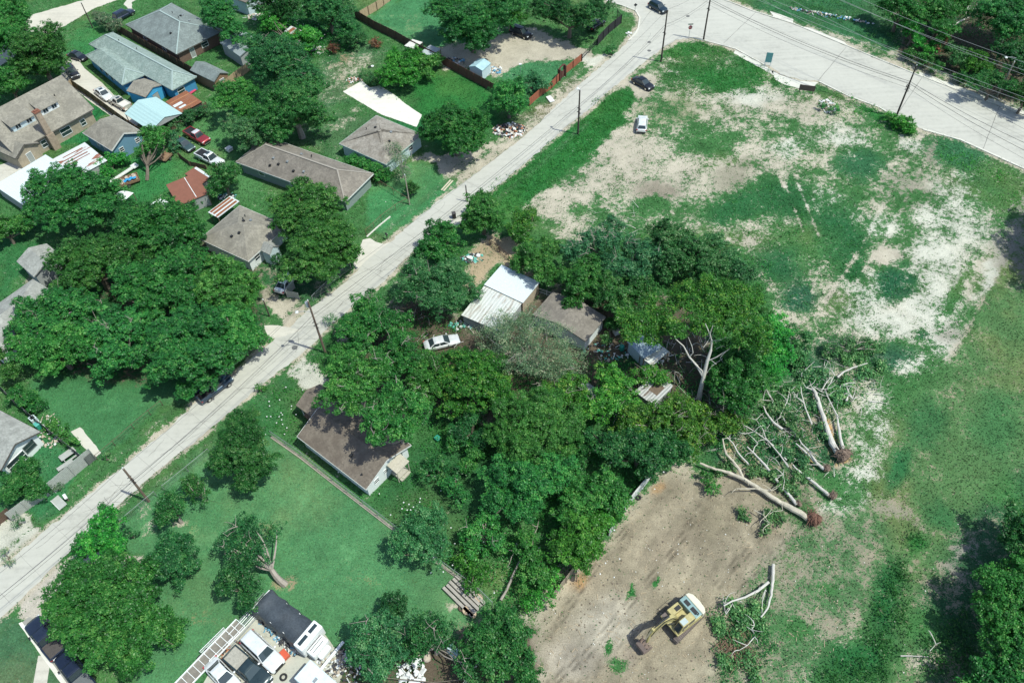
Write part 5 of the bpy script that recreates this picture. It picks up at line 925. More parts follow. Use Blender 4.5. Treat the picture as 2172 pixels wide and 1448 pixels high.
# open metal trailers / racks along the yard's left side
r = place('flatbed_trailer', 'long rusty flatbed trailer with white rails beside the white sedan', 'trailer', (443, 1395), (500, 1335))
mb = MB()
for y in (-.75, .75): mb.obox((-4.5, y, .7), (4.5, y, .7), .12, .14)
for i in range(13): mb.obox((-4.5 + i * .75, -.75, .66), (-4.5 + i * .75, .75, .66), .06, .08)
mb.build('frame', WHITE, r); mb = MB(); mb.box(-4.4, 4.4, -.7, .7, .55, .62); mb.build('deck', rough_mat('worn_deck', (.2, .18, .15), .4, 2), r); wheels(r, (-.5, .4), .95)
r = place('utility_trailer', 'grey mesh utility trailer standing over the lawn edge', 'trailer', (462, 1368), (490, 1340))
mb = MB(); mb.box(-1.6, 1.6, -.8, .8, .5, .56); mb.build('deck', rough_mat('mesh_deck', (.16, .22, .18), .3, 6), r); mb = MB()
for y in (-.8, .8): mb.obox((-1.6, y, .95), (1.6, y, .95), .06, .06); mb.obox((-1.6, y, .55), (1.6, y, .55), .06, .06); [mb.obox((x, y, .5), (x, y, .95), .05, .05) for x in (-1.6, -.5, .5, 1.6)]
mb.build('rail', WHITE, r); wheels(r, (0,), .95, .28)
r = place('pipe_rack', 'white pipes and ladders laid along the yard edge', 'rack', (520, 1318), (545, 1290))
for i in range(7): mb = MB(); mb.obox((-3 + .2 * i, -.7 + i * .22, .5 + .05 * (i % 3)), (2.6 + .15 * i, -.75 + i * .23, .55), .08, .08); mb.build('pipe', WHITE if i % 3 else STEEL, r)
for x in (-2, 2): mb = MB(); mb.box(x - .08, x + .08, -1, 1, .2, .45); mb.build('support', POLE2, r)
r = place('box_truck', 'pale blue-white box truck roof cut by the bottom edge', 'truck', (665, 1440), (690, 1462), zh=2)
mb = MB(); mb.box(-1.5, 3.6, -1.15, 1.15, .5, 2.6); mb.build('body', paint('pale_blue_white', (.60, .70, .74), .4, 0, .2), r, bevel=.08)
mb = MB(); mb.box(3.6, 5.2, -1.0, 1.0, .4, 1.9); mb.build('cabin', WHITE, r, bevel=.15); wheels(r, (-.6, 4.2), 1.0, .4)
mb = MB(); mb.box(.3, .6, -.25, .25, 2.6, 2.7); mb.build('vent', STEEL, r)
def tyre(label, x, y, r=.33, lay=True, mat=None, group=None):
    p = P(x, y); mb = MB(); n = 16; m = 8; vs = []; fs = []
    for i in range(n):
        g = 2 * math.pi * i / n
        for j in range(m): h = 2 * math.pi * j / m; rr = r - .11 + .11 * math.cos(h); vs.append((rr * math.cos(g), rr * math.sin(g), .12 + .11 * math.sin(h)))
    for i in range(n):
        for j in range(m): fs.append((i * m + j, ((i + 1) % n) * m + j, ((i + 1) % n) * m + (j + 1) % m, i * m + (j + 1) % m))
    mb.add(vs, fs); o = mb.build('tyre', mat or RUBBER, None, smooth=True); o.location = (p[0], p[1], .03); tag(o, label, 'tyre', group); return o
tyre('black tyre lying on the concrete yard in front of the white suv', 602, 1436, .42)
tyre('tyre lying in the grass left of the bright round bush', 784, 144, .38); tyre('tyre lying closest to the bright round bush above the white slab', 810, 148, .38); tyre('white-rimmed tyre next to another in the grass above the white slab', 790, 142, .32, mat=WHITE)
tyre('tyre leaning by the white sheet wall at the dirt edge', 1354, 1056, .36); tyre('brown tyre beside the sawn wood rounds by the plank stack', 980, 1290, .42, mat=rough_mat('muddy_rubber', (.10, .07, .05), .3, 5))
# stack of long timbers
r = place('timber_stack', 'stack of long grey timbers beside the corner of the pasture', 'timber', (985, 1262), (1008, 1284), zh=.4)
for i in range(5): mb = MB(); mb.obox((-2.4 + .1 * (i % 2), -.95 + i * .48, .25 + .08 * (i % 2)), (2.3, -1.0 + i * .47, .25 + .07 * (i % 3)), .34, .3); mb.build('timber', rough_mat('grey_timber', (.33, .30, .26), .35, 2), r)
for lb, x, y, rr in (('pale sawn wood round, largest of those by the timber stack', 991, 1296, .5), ('sawn wood round at the end of the timber stack', 1016, 1270, .45), ('pale wood round nearest the dark trees beyond the timber stack', 1004, 1304, .35)):
    p = P(x, y); mb = MB(); mb.cyl((0, 0, .2), (0, 0, 1), rr, .4, 14); o = mb.build('wood_round', rough_mat('cut_wood', (.48, .36, .24), .25, 3)); o.location = (p[0], p[1], 0); tag(o, lb, 'log')
# sand pile
def heap(name, label, cat, c, rx, ry, h, mats, n, size, kind='stuff', seed=1, rot=0):
    """an uncountable pile of small junk"""
    rnd = random.Random(seed); p = P(*c); root = None; obs = []
    for mi, m in enumerate(mats):
        mb = MB()
        for i in range(n // len(mats)):
            rr = math.sqrt(rnd.random()); g = rnd.random() * 6.28; x = rr * rx * math.cos(g); y = rr * ry * math.sin(g); z = h * (1 - rr) * rnd.uniform(.3, 1); s = size * rnd.uniform(.4, 1.3)
            x, y = x * math.cos(rot) - y * math.sin(rot), x * math.sin(rot) + y * math.cos(rot); Mx = Matrix.Translation((p[0] + x, p[1] + y, z + .05)) @ Matrix.Rotation(rnd.random() * 6, 4, 'Z') @ Matrix.Rotation(rnd.uniform(-.6, .6), 4, 'X')
            k = rnd.random()
            if k < .5: mb.lump((p[0] + x, p[1] + y, z + .05), s * .5, s * .35, rnd, 6, 4)
            elif k < .8: mb.box(-s * .5, s * .5, -s * .35, s * .35, -s * .15, s * .15, Mx)
            else: mb.box(-s * 1.1, s * 1.1, -.05, .05, -.03, .03, Mx)
        o = mb.build(name, m, root)
        if root is None: root = o; tag(o, label, cat, kind=kind)
    return root
JW = rough_mat('junk_white', (.66, .66, .64), .2, 3); JK = rough_mat('junk_dark', (.05, .05, .055), .4, 3); JB = rough_mat('junk_blue', (.12, .30, .42), .3, 3); JR = rough_mat('junk_rust', (.36, .15, .08), .4, 3); JT = rough_mat('junk_tan', (.44, .37, .29), .3, 3); JG = rough_mat('junk_green', (.12, .40, .33), .3, 3)
for a in [
    ('rubbish_heap', 'roadside heap of white and black rubbish bags by the street', 'rubbish', (1080, 277), 2.9, 2.2, 1.0, [JW, JK, JW, JT, JR, JK], 230, .55, 'stuff', 1),
    ('junk_pile', 'pile of white and brown junk beside the pale blue shed', 'rubbish', (1015, 158), 2.2, 1.5, .7, [JW, JT, JK, JR], 110, .5, 'stuff', 2), ('junk_pile', 'white junk strewn right of the pale blue shed', 'rubbish', (1048, 148), 1.6, 1.8, .4, [JW, JT, JB], 60, .55, 'stuff', 3),
    ('junk_pile', 'dark junk and boards left of the pale blue shed along the fence', 'rubbish', (955, 130), 3.2, 1.2, .5, [JK, JT, JB, JW], 70, .6, 'stuff', 4), ('rubble_pile', 'white rubble pile in green weeds by the avenue', 'rubble', (1754, 226), 1.6, 2.2, .6, [JW, JW, JT], 90, .4, 'stuff', 5),
    ('rubble_pile', 'grey rubble below the flowering bushes at the top', 'rubble', (668, 108), 3.4, 1.6, .5, [JT, JW], 70, .5, 'stuff', 6), ('rubble_pile', 'white rubble beside the brown-roofed white house at the top edge', 'rubble', (548, 36), 3.0, 1.3, .5, [JW, JT], 60, .45, 'stuff', 7),
    ('junk_pile', 'junk and scrap at the bottom edge right of the concrete yard', 'rubbish', (722, 1425), 2.2, 2.4, .5, [JW, JT, JK], 150, .35, 'stuff', 8), ('junk_pile', 'white scrap pile under the trees at the bottom edge', 'rubbish', (872, 1428), 1.5, 1.6, .8, [JW], 50, .6, 'stuff', 9),
    ('junk_pile', 'mixed yard junk under trees between the barns and sycamore', 'rubbish', (1290, 745), 4.0, 1.6, .3, [JW, JT, JK, JG], 80, .4, 'stuff', 10), ('junk_pile', 'junk and crates in the sandy yard with green wheelbarrow', 'rubbish', (1002, 548), 1.8, 1.0, .5, [JW, JG, JK], 50, .5, 'stuff', 11),
    ('junk_pile', 'scrap heap beside the blue-grey shack', 'rubbish', (1385, 752), 2.2, 1.6, .6, [JW, JT, JW], 70, .55, 'stuff', 12), ('junk_pile', 'scrap below the barn next to the old white sedan', 'rubbish', (985, 690), 2.4, 1.0, .4, [JW, JG, JK], 40, .5, 'stuff', 13),
    ('junk_pile', 'orange rusty scrap among the trailers on the concrete yard', 'rubbish', (474, 1392), 1.4, .8, .3, [JR, JR, JT], 90, .3, 'stuff', 14, .8), ('junk_pile', 'tools and scrap along the tarpaulin trailer side', 'rubbish', (588, 1348), 3.4, .5, .4, [JK, JW, JB, JK], 110, .3, 'stuff', 15, -.7),
    ('junk_pile', 'pale scrap on the right corner of the concrete yard', 'rubbish', (706, 1400), 1.6, 1.2, .3, [JW, JT, STEEL], 70, .35, 'stuff', 16), ('junk_pile', 'white debris by the right edge of the street bushes', 'rubbish', (842, 722), 1.0, 1.4, .6, [JW, JT], 26, .45, 'stuff', 17),
    ('rubble_pile', 'brick and stone rubble at the corner of the white slab', 'rubble', (752, 170), 1.6, 1.0, .3, [JT, JR, JW], 60, .35, 'stuff', 18), ('junk_pile', 'white bags at the corner kerb by the junction', 'rubbish', (1334, 74), .7, 1.0, .3, [JW], 14, .4, 'stuff', 19),
    ('junk_pile', 'long line of junk and planks along the field edge at the top', 'rubbish', (1760, 34), 9.0, .7, .4, [JW, JT, JK, JB], 130, .45, 'stuff', 20, -.46), ('junk_pile', 'small junk around the workshop and rust striped roof', 'rubbish', (482, 418), 1.6, .8, .5, [JW, JG, JK], 36, .45, 'stuff', 21),
    ('junk_pile', 'yard junk behind the workshop by the dark round tree', 'rubbish', (455, 388), 1.2, 1.2, .4, [JW, JT, JR], 40, .4, 'stuff', 22), ('junk_pile', 'stones and planters below the dark lattice fence', 'rubbish', (105, 915), 1.6, 3.0, .3, [JT, JW], 60, .4, 'stuff', 23, .6), ('junk_pile', 'play equipment and toys on the lawn by the tall tan-roofed house', 'toys', (190, 240), .6, 1.6, .4, [JR, JW, JT], 22, .4, 'stuff', 24)]: heap(*a)
# litter specks
mb = MB(); rnd = random.Random(5)
for poly, k in ((( (1110, 250), (1240, 150), (1210, 200), (1060, 330)), 110), (((820, 430), (990, 380), (860, 500), (800, 520)), 24), (((1050, 130), (1290, 130), (1180, 180)), 40), (((540, 800), (640, 830), (640, 880), (520, 890)), 14), (((620, 170), (800, 90), (790, 230), (640, 260)), 40), (((1150, 1100), (1600, 1100), (1600, 1440), (1150, 1440)), 120), (((1640, 1000), (2100, 1000), (1900, 1440), (1600, 1440)), 60), (((1280, 200), (2000, 260), (2000, 500), (1300, 420)), 60), (((1020, 300), (1120, 290), (1000, 370)), 30)):
    xs = [p[0] for p in poly]; ys = [p[1] for p in poly]
    for _ in range(k // 2):
        x = rnd.uniform(min(xs), max(xs)); y = rnd.uniform(min(ys), max(ys)); p = P(x, y); s = rnd.uniform(.035, .10); mb.lump((p[0], p[1], .04), s, s * .5, rnd, 6, 4)
o = mb.build('litter', rough_mat('pale_stone', (.55, .53, .47), .25, 2)); tag(o, 'scattered white litter and stones over dirt and grass', 'litter', kind='stuff')
for nm, lb, m_, K_, (s0, s1), seed in (('wood_debris', 'splintered wood chips and sticks strewn over the bare dirt', rough_mat('wood_chip', (.42, .33, .22), .35, 4), 900, (.10, .55), 3), ('clods', 'brown clods and dark crumbs of soil over the bare dirt', rough_mat('clod', (.17, .135, .10), .3, 4), 1500, (.06, .22), 4), ('clods', 'pale clods and stones over the bare dirt and lot', rough_mat('pale_clod', (.46, .42, .34), .3, 4), 1100, (.04, .15), 5)):
    mb = MB(); rnd = random.Random(seed); n_ok = 0
    while n_ok < K_:
        lot = seed == 5 and rnd.random() < .6; x = rnd.uniform(1200, 2050) if lot else rnd.uniform(1150, 1780); y = rnd.uniform(180, 780) if lot else rnd.uniform(850, 1448); arr = (np.array([float(x)]), np.array([float(y)]))
        if lot:
            if not inside(LAYERS[0][0], *arr)[0]: continue
        elif not (inside(LAYERS[2][0], *arr)[0] or inside(LAYERS[3][0], *arr)[0] or inside([(1440, 900), (1700, 830), (1800, 960), (1700, 1040), (1500, 980)], *arr)[0]): continue
        p = P(x, y); n_ok += 1; q = rnd.uniform(s0, s1) * (.5 + rnd.random() ** 2)
        if nm == 'wood_debris': g = rnd.random() * 6.28; mb.obox((p[0], p[1], .03), (p[0] + q * math.cos(g), p[1] + q * math.sin(g), .05), rnd.uniform(.02, .06), .03)
        else: mb.lump((p[0], p[1], q * .15), q * .5, q * .3, rnd, 5, 3)
    tag(mb.build(nm, m_), lb, 'debris', kind='stuff')
# small named things
def boxy(name, label, cat, c, fr, parts, zh=.4):
    r = place(name, label, cat, c, fr, zh=zh)
    for nm, m, bs, bv in parts:
        mb = MB(); [mb.box(*b) for b in bs]; mb.build(nm, m, r, bevel=bv)
    return r
boxy('wheelie_bin', 'dark wheeled rubbish bin at the street edge left of the round street tree', 'bin', (963, 458), (968, 470), [('body', BLACK, [(-.3, .3, -.28, .28, .1, 1.0)], .04), ('lid', rough_mat('bin_lid', (.06, .055, .055), .2, 3), [(-.34, .34, -.31, .31, 1.0, 1.07)], .03)])
boxy('wheelie_bin', 'teal wheeled bin with pale lid beside the lower left house', 'bin', (82, 904), (90, 912), [('body', paint('teal_plastic', (.03, .30, .22), .5, 0, 0), [(-.35, .35, -.3, .3, .1, .95)], .04), ('lid', paint('teal_plastic_pale', (.10, .42, .36), .5, 0, 0), [(-.38, .38, -.33, .33, .95, 1.02)], .03)])
boxy('air_conditioner', 'pale air conditioning unit above the teal bin', 'air conditioner', (71, 889), (80, 897), [('body', WPALE, [(-.45, .45, -.4, .4, 0, .8)], .04), ('fan_grille', BLACK, [(-.28, .28, -.26, .26, .8, .82)], 0)])
boxy('picnic_table', 'grey weathered picnic table inside the street privacy fence', 'table', (146, 966), (160, 956), [('table_top', FGREY, [(-1, 1, -.38, .38, .7, .76)], 0), ('bench', FGREY, [(-1, 1, -.85, -.6, .42, .47)], 0), ('bench', FGREY, [(-1, 1, .6, .85, .42, .47)], 0), ('leg', FGREY, [(-.8, -.7, -.7, .7, 0, .7)], 0), ('leg', FGREY, [(.7, .8, -.7, .7, 0, .7)], 0)])
boxy('bench', 'pale slab bench near the picnic table on the small lawn', 'bench', (138, 986), (150, 978), [('seat', FGREY, [(-1, 1, -.3, .3, .4, .48)], 0), ('leg', FGREY, [(-.8, -.6, -.25, .25, 0, .4)], 0), ('leg', FGREY, [(.6, .8, -.25, .25, 0, .4)], 0)])
boxy('garden_gate', 'pale grey gate panel lying between fence and street at lower left', 'gate', (123, 1063), (134, 1074), [('panel', FGREY, [(-1.0, 1.0, -.5, .5, .1, .18)], 0), ('rail', WHITE, [(-1.0, 1.0, -.55, -.5, .1, .24)], 0)])
boxy('mailbox', 'white roadside mailbox bundle next to the pale gate panel', 'mailbox', (143, 1058), (148, 1066), [('box', WHITE, [(-.35, .35, -.18, .18, .9, 1.2)], .05), ('post', POLE2, [(-.06, .06, -.06, .06, 0, .9)], 0)])
boxy('mailbox', 'black mailbox on a post by the rounded driveway edge', 'mailbox', (820, 500), (826, 506), [('box', BLACK, [(-.3, .3, -.12, .12, 1.0, 1.25)], .05), ('post', BLACK, [(-.05, .05, -.05, .05, 0, 1.0)], 0)], .8)
boxy('mattress', 'white mattress dumped on the verge below the rust-red fence', 'mattress', (1167, 208), (1175, 218), [('body', JW, [(-.95, .95, -.5, .5, .05, .3)], .08)])
boxy('crate', 'white box on the grass right of the white crew pickup', 'box', (486, 316), (494, 320), [('body', WHITE, [(-.45, .45, -.5, .5, .1, .6)], .03), ('lid', JW, [(-.5, .5, -.55, .55, .6, .66)], 0)])
boxy('kayak', 'pink kayak-like tub beside the blue house porch', 'tub', (408, 193), (415, 188), [('hull', paint('pink_plastic', (.55, .06, .12), .4, 0, .2), [(-.8, .8, -.3, .3, .1, .4)], .15)])
boxy('water_barrel', 'teal water barrel in the shaded yard near the brown-roofed house', 'barrel', (1319, 738), (1322, 745), [('body', paint('teal_plastic', (.03, .30, .22), .5, 0, 0), [(-.32, .32, -.32, .32, 0, .95)], .16)])
boxy('tank', 'small green plastic tub in the shade right of the brown-roofed white house', 'tub', (928, 928), (934, 933), [('body', paint('green_plastic', (.02, .25, .17), .5, 0, 0), [(-.4, .4, -.35, .35, 0, .5)], .1)])
boxy('cabinet', 'pale grey cabinet in the yard right of the brown-roofed wooden house', 'cabinet', (1307, 703), (1312, 710), [('body', JW, [(-.4, .4, -.35, .35, 0, .9)], .03), ('top', JT, [(-.42, .42, -.37, .37, .9, .94)], 0)])
boxy('drum', 'pale blue drum on stand in bottom woods', 'drum', (962, 1382), (968, 1388), [('body', WPALE, [(-.7, .7, -.45, .45, .3, 1.1)], .12), ('leg', POLE2, [(-.6, -.5, -.4, .4, 0, .3)], 0), ('leg', POLE2, [(.5, .6, -.4, .4, 0, .3)], 0)])
boxy('propane_tank', 'pale rounded tank on the ground at the bottom woods', 'tank', (905, 1392), (907, 1402), [('body', JT, [(-.6, .6, -.4, .4, .1, .8)], .3)])
boxy('pallet', 'pale plank frame lying on the verge near the street', 'pallet', (948, 390), (957, 380), [('deck', rough_mat('pale_plank', (.52, .46, .34), .2, 3), [(-1.5, 1.5, -.35, -.1, .06, .12), (-1.5, 1.5, .08, .33, .06, .12)], 0)])
boxy('plastic_tub', 'orange-red open cabinet door on the concrete by the white suv', 'crate', (602, 1389), (610, 1398), [('body', paint('orange_red', (.55, .09, .04), .5, 0, 0), [(-.5, .5, -.45, .45, .1, .7)], .03), ('lid', paint('orange_red', (.55, .09, .04), .5, 0, 0), [(-.3, .3, -.6, -.46, .1, .5)], 0)]).__setitem__('label', 'orange-red tub on the concrete beside the nose of the white suv')
r = place('utility_trailer', 'small brown two-wheeled trailer under bushes left of the low shaded fence', 'trailer', (352, 333), (345, 340))
mb = MB(); mb.box(-1.1, 1.1, -.7, .7, .45, .55).box(-1.1, 1.1, -.74, -.68, .5, .9).box(-1.1, 1.1, .68, .74, .5, .9); mb.build('body', WOODW, r); wheels(r, (0,), .85, .3)
r = place('boat_trailer', 'wooden trailer heaped with junk and a bright blue tarp', 'trailer', (272, 384), (292, 377))
mb = MB(); mb.box(-1.8, 1.8, -1.0, 1.0, .5, .6).box(-1.8, 1.8, -1.05, -.98, .5, .95).box(-1.8, 1.8, .98, 1.05, .5, .95).box(-1.85, -1.8, -1, 1, .5, .95).box(1.8, 1.85, -1, 1, .5, .95); mb.build('body', WOODW, r); wheels(r, (-.2,), 1.15, .32)
mb = MB(); rnd = random.Random(3); [mb.lump((rnd.uniform(-1.4, 1.4), rnd.uniform(-.8, .8), .85), .28, .2, rnd) for _ in range(22)]; mb.build('load', JT, r)
mb = MB(); [mb.lump((.3 + .4 * i, -.4 + .25 * (i % 2), 1.0), .34, .12, rnd, 8) for i in range(-2, 3)]; mb.build('tarp', paint('blue_tarp', (.02, .28, .55), .5, 0, 0), r)
boxy('canoe', 'long white boat lying beside the blue-tarp trailer', 'boat', (258, 372), (284, 355), [('hull', rough_mat('faded_white_hull', (.55, .55, .50), .2, 2), [(-3.0, 2.4, -.35, .35, .3, .7)], .2), ('bow', JW, [(2.2, 3.4, -.6, .6, .35, .8)], .25)])

# excavator ---------------------------------------------------------------
YEL = rough_mat('excavator_yellow', (.40, .34, .15), .38, 2.5, .5, bmp=.1); CRE = rough_mat('cream_counterweight', (.62, .58, .44), .16, 2, .5, bmp=.05); TRK = rough_mat('track_steel', (.15, .12, .105), .35, 3); HOODG = rough_mat('grey_green_hood', (.22, .33, .32), .25, 2, .4); BUCK = rough_mat('bucket_steel', (.21, .155, .13), .35, 2)
pc = P(1444, 1308, 1.2); pf = P(1397, 1345, 1.2); ex = empty('excavator', (pc[0], pc[1], 0), math.atan2(pf[1] - pc[1], pf[0] - pc[0]), 'yellow tracked excavator with cream counterweight working on the bare dirt', 'excavator')
trot = Matrix.Rotation(math.radians(6), 4, 'Z')       # undercarriage is turned a little against the house
for s, nm in ((-1, 1), (1, 1)):
    mb = MB(); n = 14; prof = [(-1.75 + .42 * math.cos(a), .42 + .42 * math.sin(a)) for a in [math.pi / 2 + math.pi * i / 7 for i in range(8)]] + [(1.75 + .42 * math.cos(a), .42 + .42 * math.sin(a)) for a in [-math.pi / 2 + math.pi * i / 7 for i in range(8)]]
    k = len(prof); vs = [tuple(trot @ Vector((x, s * 1.2 + w_, z))) for w_ in (-.28, .28) for x, z in prof]; mb.add(vs, [tuple(range(k)), tuple(range(k, 2 * k))[::-1]] + [(i, k + i, k + (i + 1) % k, (i + 1) % k) for i in range(k)]); t = mb.build('track', TRK, ex)
    mb = MB()
    for i in range(17): x = -1.75 + i * 3.5 / 16; mb.box(x - .03, x + .03, s * 1.2 - .3, s * 1.2 + .3, .84, .88, trot); mb.box(x - .03, x + .03, s * 1.2 - .3, s * 1.2 + .3, -.0, .03, trot)
    for q in (-1, 1):
        for i in range(5): a = math.pi * (i + .5) / 5 - math.pi / 2; x = q * (1.75 + .43 * math.cos(a)); z = .42 + .43 * math.sin(a); mb.box(x - .03, x + .03, s * 1.2 - .3, s * 1.2 + .3, z - .03, z + .03, trot)
    mb.build('track_shoes', TRK, t)
mb = MB(); mb.box(-1.2, 1.2, -.95, .95, .45, .85, trot); mb.cyl((0, 0, .95), (0, 0, 1), .75, .25, 20); mb.build('undercarriage', TRK, ex)
mb = MB(); mb.box(-1.9, 1.7, -1.35, 1.35, 1.08, 1.35); mb.box(-1.6, .9, .55, 1.35, 1.35, 1.95); mb.build('upper_frame', YEL, ex, bevel=.03)
mb = MB(); prof = [(-1.75, -1.36), (-2.15, -1.3), (-2.42, -.9), (-2.52, 0), (-2.42, .9), (-2.15, 1.3), (-1.75, 1.36)]; mb.prism(prof, 1.05, 2.15); mb.build('counterweight', CRE, ex, bevel=.08)
mb = MB(); mb.box(-1.74, -.85, -1.3, 1.25, 1.35, 2.1); mb.build('engine_hood', HOODG, ex, bevel=.06); mb = MB(); mb.box(-1.5, -1.05, -.9, -.2, 2.1, 2.14).box(-1.5, -1.05, .1, .9, 2.1, 2.14); mb.build('hood_grille', BLACK, ex); mb = MB(); mb.cyl((-1.3, 1.05, 2.3), (0, 0, 1), .07, .5, 8); mb.build('exhaust', BLACK, ex)
# cab sits on the machine's left (towards +y when facing forward)
cy0, cy1 = .42, 1.32
mb = MB(); mb.add([(-.75, cy0, 1.35), (1.55, cy0, 1.35), (1.55, cy1, 1.35), (-.75, cy1, 1.35), (-.65, cy0 + .06, 2.75), (1.05, cy0 + .06, 2.75), (1.05, cy1 - .06, 2.75), (-.65, cy1 - .06, 2.75)], [(0, 3, 2, 1), (4, 5, 6, 7), (0, 1, 5, 4), (1, 2, 6, 5), (2, 3, 7, 6), (3, 0, 4, 7)]); cabm = mb.build('cab', YEL, ex, bevel=.05)
mb = MB(); mb.box(.25, 1.0, cy0 + .16, cy1 - .16, 2.76, 2.79); mb.build('roof_hatch', rough_mat('pale_hatch', (.42, .48, .46), .15, 2), cabm)
mb = MB(); q = [Vector((1.56, cy0 + .1, 1.6)), Vector((1.56, cy1 - .1, 1.6)), Vector((1.10, cy1 - .14, 2.68)), Vector((1.10, cy0 + .14, 2.68))]; mb.add([p + Vector((.03, 0, .012)) for p in q], [(0, 1, 2, 3)]); mb.build('windshield', GLASS, cabm)
for y, s in ((cy0, -1), (cy1, 1)):
    for xa, xb in ((-.6, .2), (.32, 1.15)): mb = MB(); q = [(xa, y + s * .0, 1.75), (xb, y, 1.75), (xb - .1, y - s * .055, 2.6), (xa + .03, y - s * .055, 2.6)]; mb.add([(x, yy + s * .02, z) for x, yy, z in q], [(0, 1, 2, 3) if s < 0 else (3, 2, 1, 0)]); mb.build('side_window', GLASS, cabm)
mb = MB(); mb.box(-.6, .9, -1.3, -.45, 1.35, 1.9); mb.build('tool_box', YEL, ex, bevel=.04)
# boom, stick, bucket in the machine's plane y = -.1
def plate(pts, y0, y1):
    pts = [(x * .78 + .1, z * 1.15 - .2) for x, z in pts]; mb = MB(); k = len(pts); vs = [(x, y0, z) for x, z in pts] + [(x, y1, z) for x, z in pts]; mb.add(vs, [tuple(range(k)), tuple(range(k, 2 * k))[::-1]] + [(i, k + i, k + (i + 1) % k, (i + 1) % k) for i in range(k)]); return mb
bm = plate([(.35, 1.55), (.55, 1.3), (1.8, 2.5), (3.4, 3.35), (5.5, 3.05), (5.55, 3.3), (3.5, 3.95), (1.5, 3.2)], -.33, .08).build('boom', YEL, ex, bevel=.03)
mb = MB(); mb.tube([(.9, -.45, 1.3), (1.6, -.45, 2.3), (2.1, -.42, 3.0)], [.1, .1, .05], 8); mb.build('boom_cylinder', CHROME, ex); mb = MB(); mb.tube([(.9, .2, 1.3), (1.6, .2, 2.3), (2.1, .17, 3.0)], [.1, .1, .05], 8); mb.build('boom_cylinder', CHROME, ex)
mb = MB(); mb.tube([(2.1, -.12, 4.5), (3.3, -.12, 4.6), (4.1, -.12, 4.4)], [.11, .1, .05], 8); mb.build('stick_cylinder', BLACK, ex)
st_ = plate([(5.1, 3.9), (5.45, 3.95), (6.05, 3.0), (6.15, 1.55), (5.9, 1.5), (5.55, 2.9), (5.2, 3.2)], -.28, .04).build('stick', YEL, ex, bevel=.02)
mb = MB(); mb.tube([(4.5, -.12, 4.0), (5.05, -.12, 2.8), (5.0, -.12, 1.8)], [.08, .07, .04], 8); mb.build('bucket_cylinder', CHROME, ex); mb = MB(); mb.tube([(4.8, -.3, 1.6), (5.1, -.3, 1.75), (5.15, -.3, 1.35)], .06, 6); mb.tube([(4.8, .06, 1.6), (5.1, .06, 1.75), (5.15, .06, 1.35)], .06, 6); mb.build('bucket_linkage', BUCK, ex)
mb = MB(); arc = [(x - 1.35, z) for x, z in [(6.65, 1.45), (7.0, 1.15), (7.05, .7), (6.8, .3), (6.35, .12), (5.85, .2)]]; wv = .62
for s in (-wv, wv): mb.add([(x, s - .12, z) for x, z in arc + [(4.65, 1.5)]], [tuple(range(7)), tuple(range(7))[::-1]])
vs = [(x, y - .12, z) for x, z in arc for y in (-wv, wv)]; mb.add(vs, [(2 * i, 2 * i + 1, 2 * i + 3, 2 * i + 2) for i in range(5)]); vs2 = [(x * .995, y, z * .99) for x, y, z in vs]; mb.add(vs2, [(2 * i, 2 * i + 2, 2 * i + 3, 2 * i + 1) for i in range(5)]); bk = mb.build('bucket', BUCK, ex)
for i in range(5): mb = MB(); y = -.12 - wv + .08 + i * (2 * wv - .16) / 4; mb.obox((4.55, y, .2), (4.25, y, .32), .1, .07); mb.build('tooth', BUCK, bk)

for y in (-.36, .11): mb = MB(); mb.tube([(.9, y, 2.2), (1.7, y, 3.75), (2.8, y, 4.55), (4.0, y, 4.1), (4.6, y, 3.3)], .035, 6); mb.build('hose', BLACK, ex)
mb = MB(); mb.tube([(-1.6, -1.3, 2.1), (-1.6, -1.3, 2.6), (.6, -1.3, 2.35), (.6, -1.3, 1.9)], .025, 6); mb.build('handrail', BLACK, ex)
mb = MB(); mb.box(.35, 1.65, -1.34, -.6, 1.352, 1.37); mb.build('step_plate', TRK, ex); mb = MB(); mb.box(-.5, .2, -1.0, -.55, 1.9, 1.93); mb.build('box_lid', BLACK, ex)

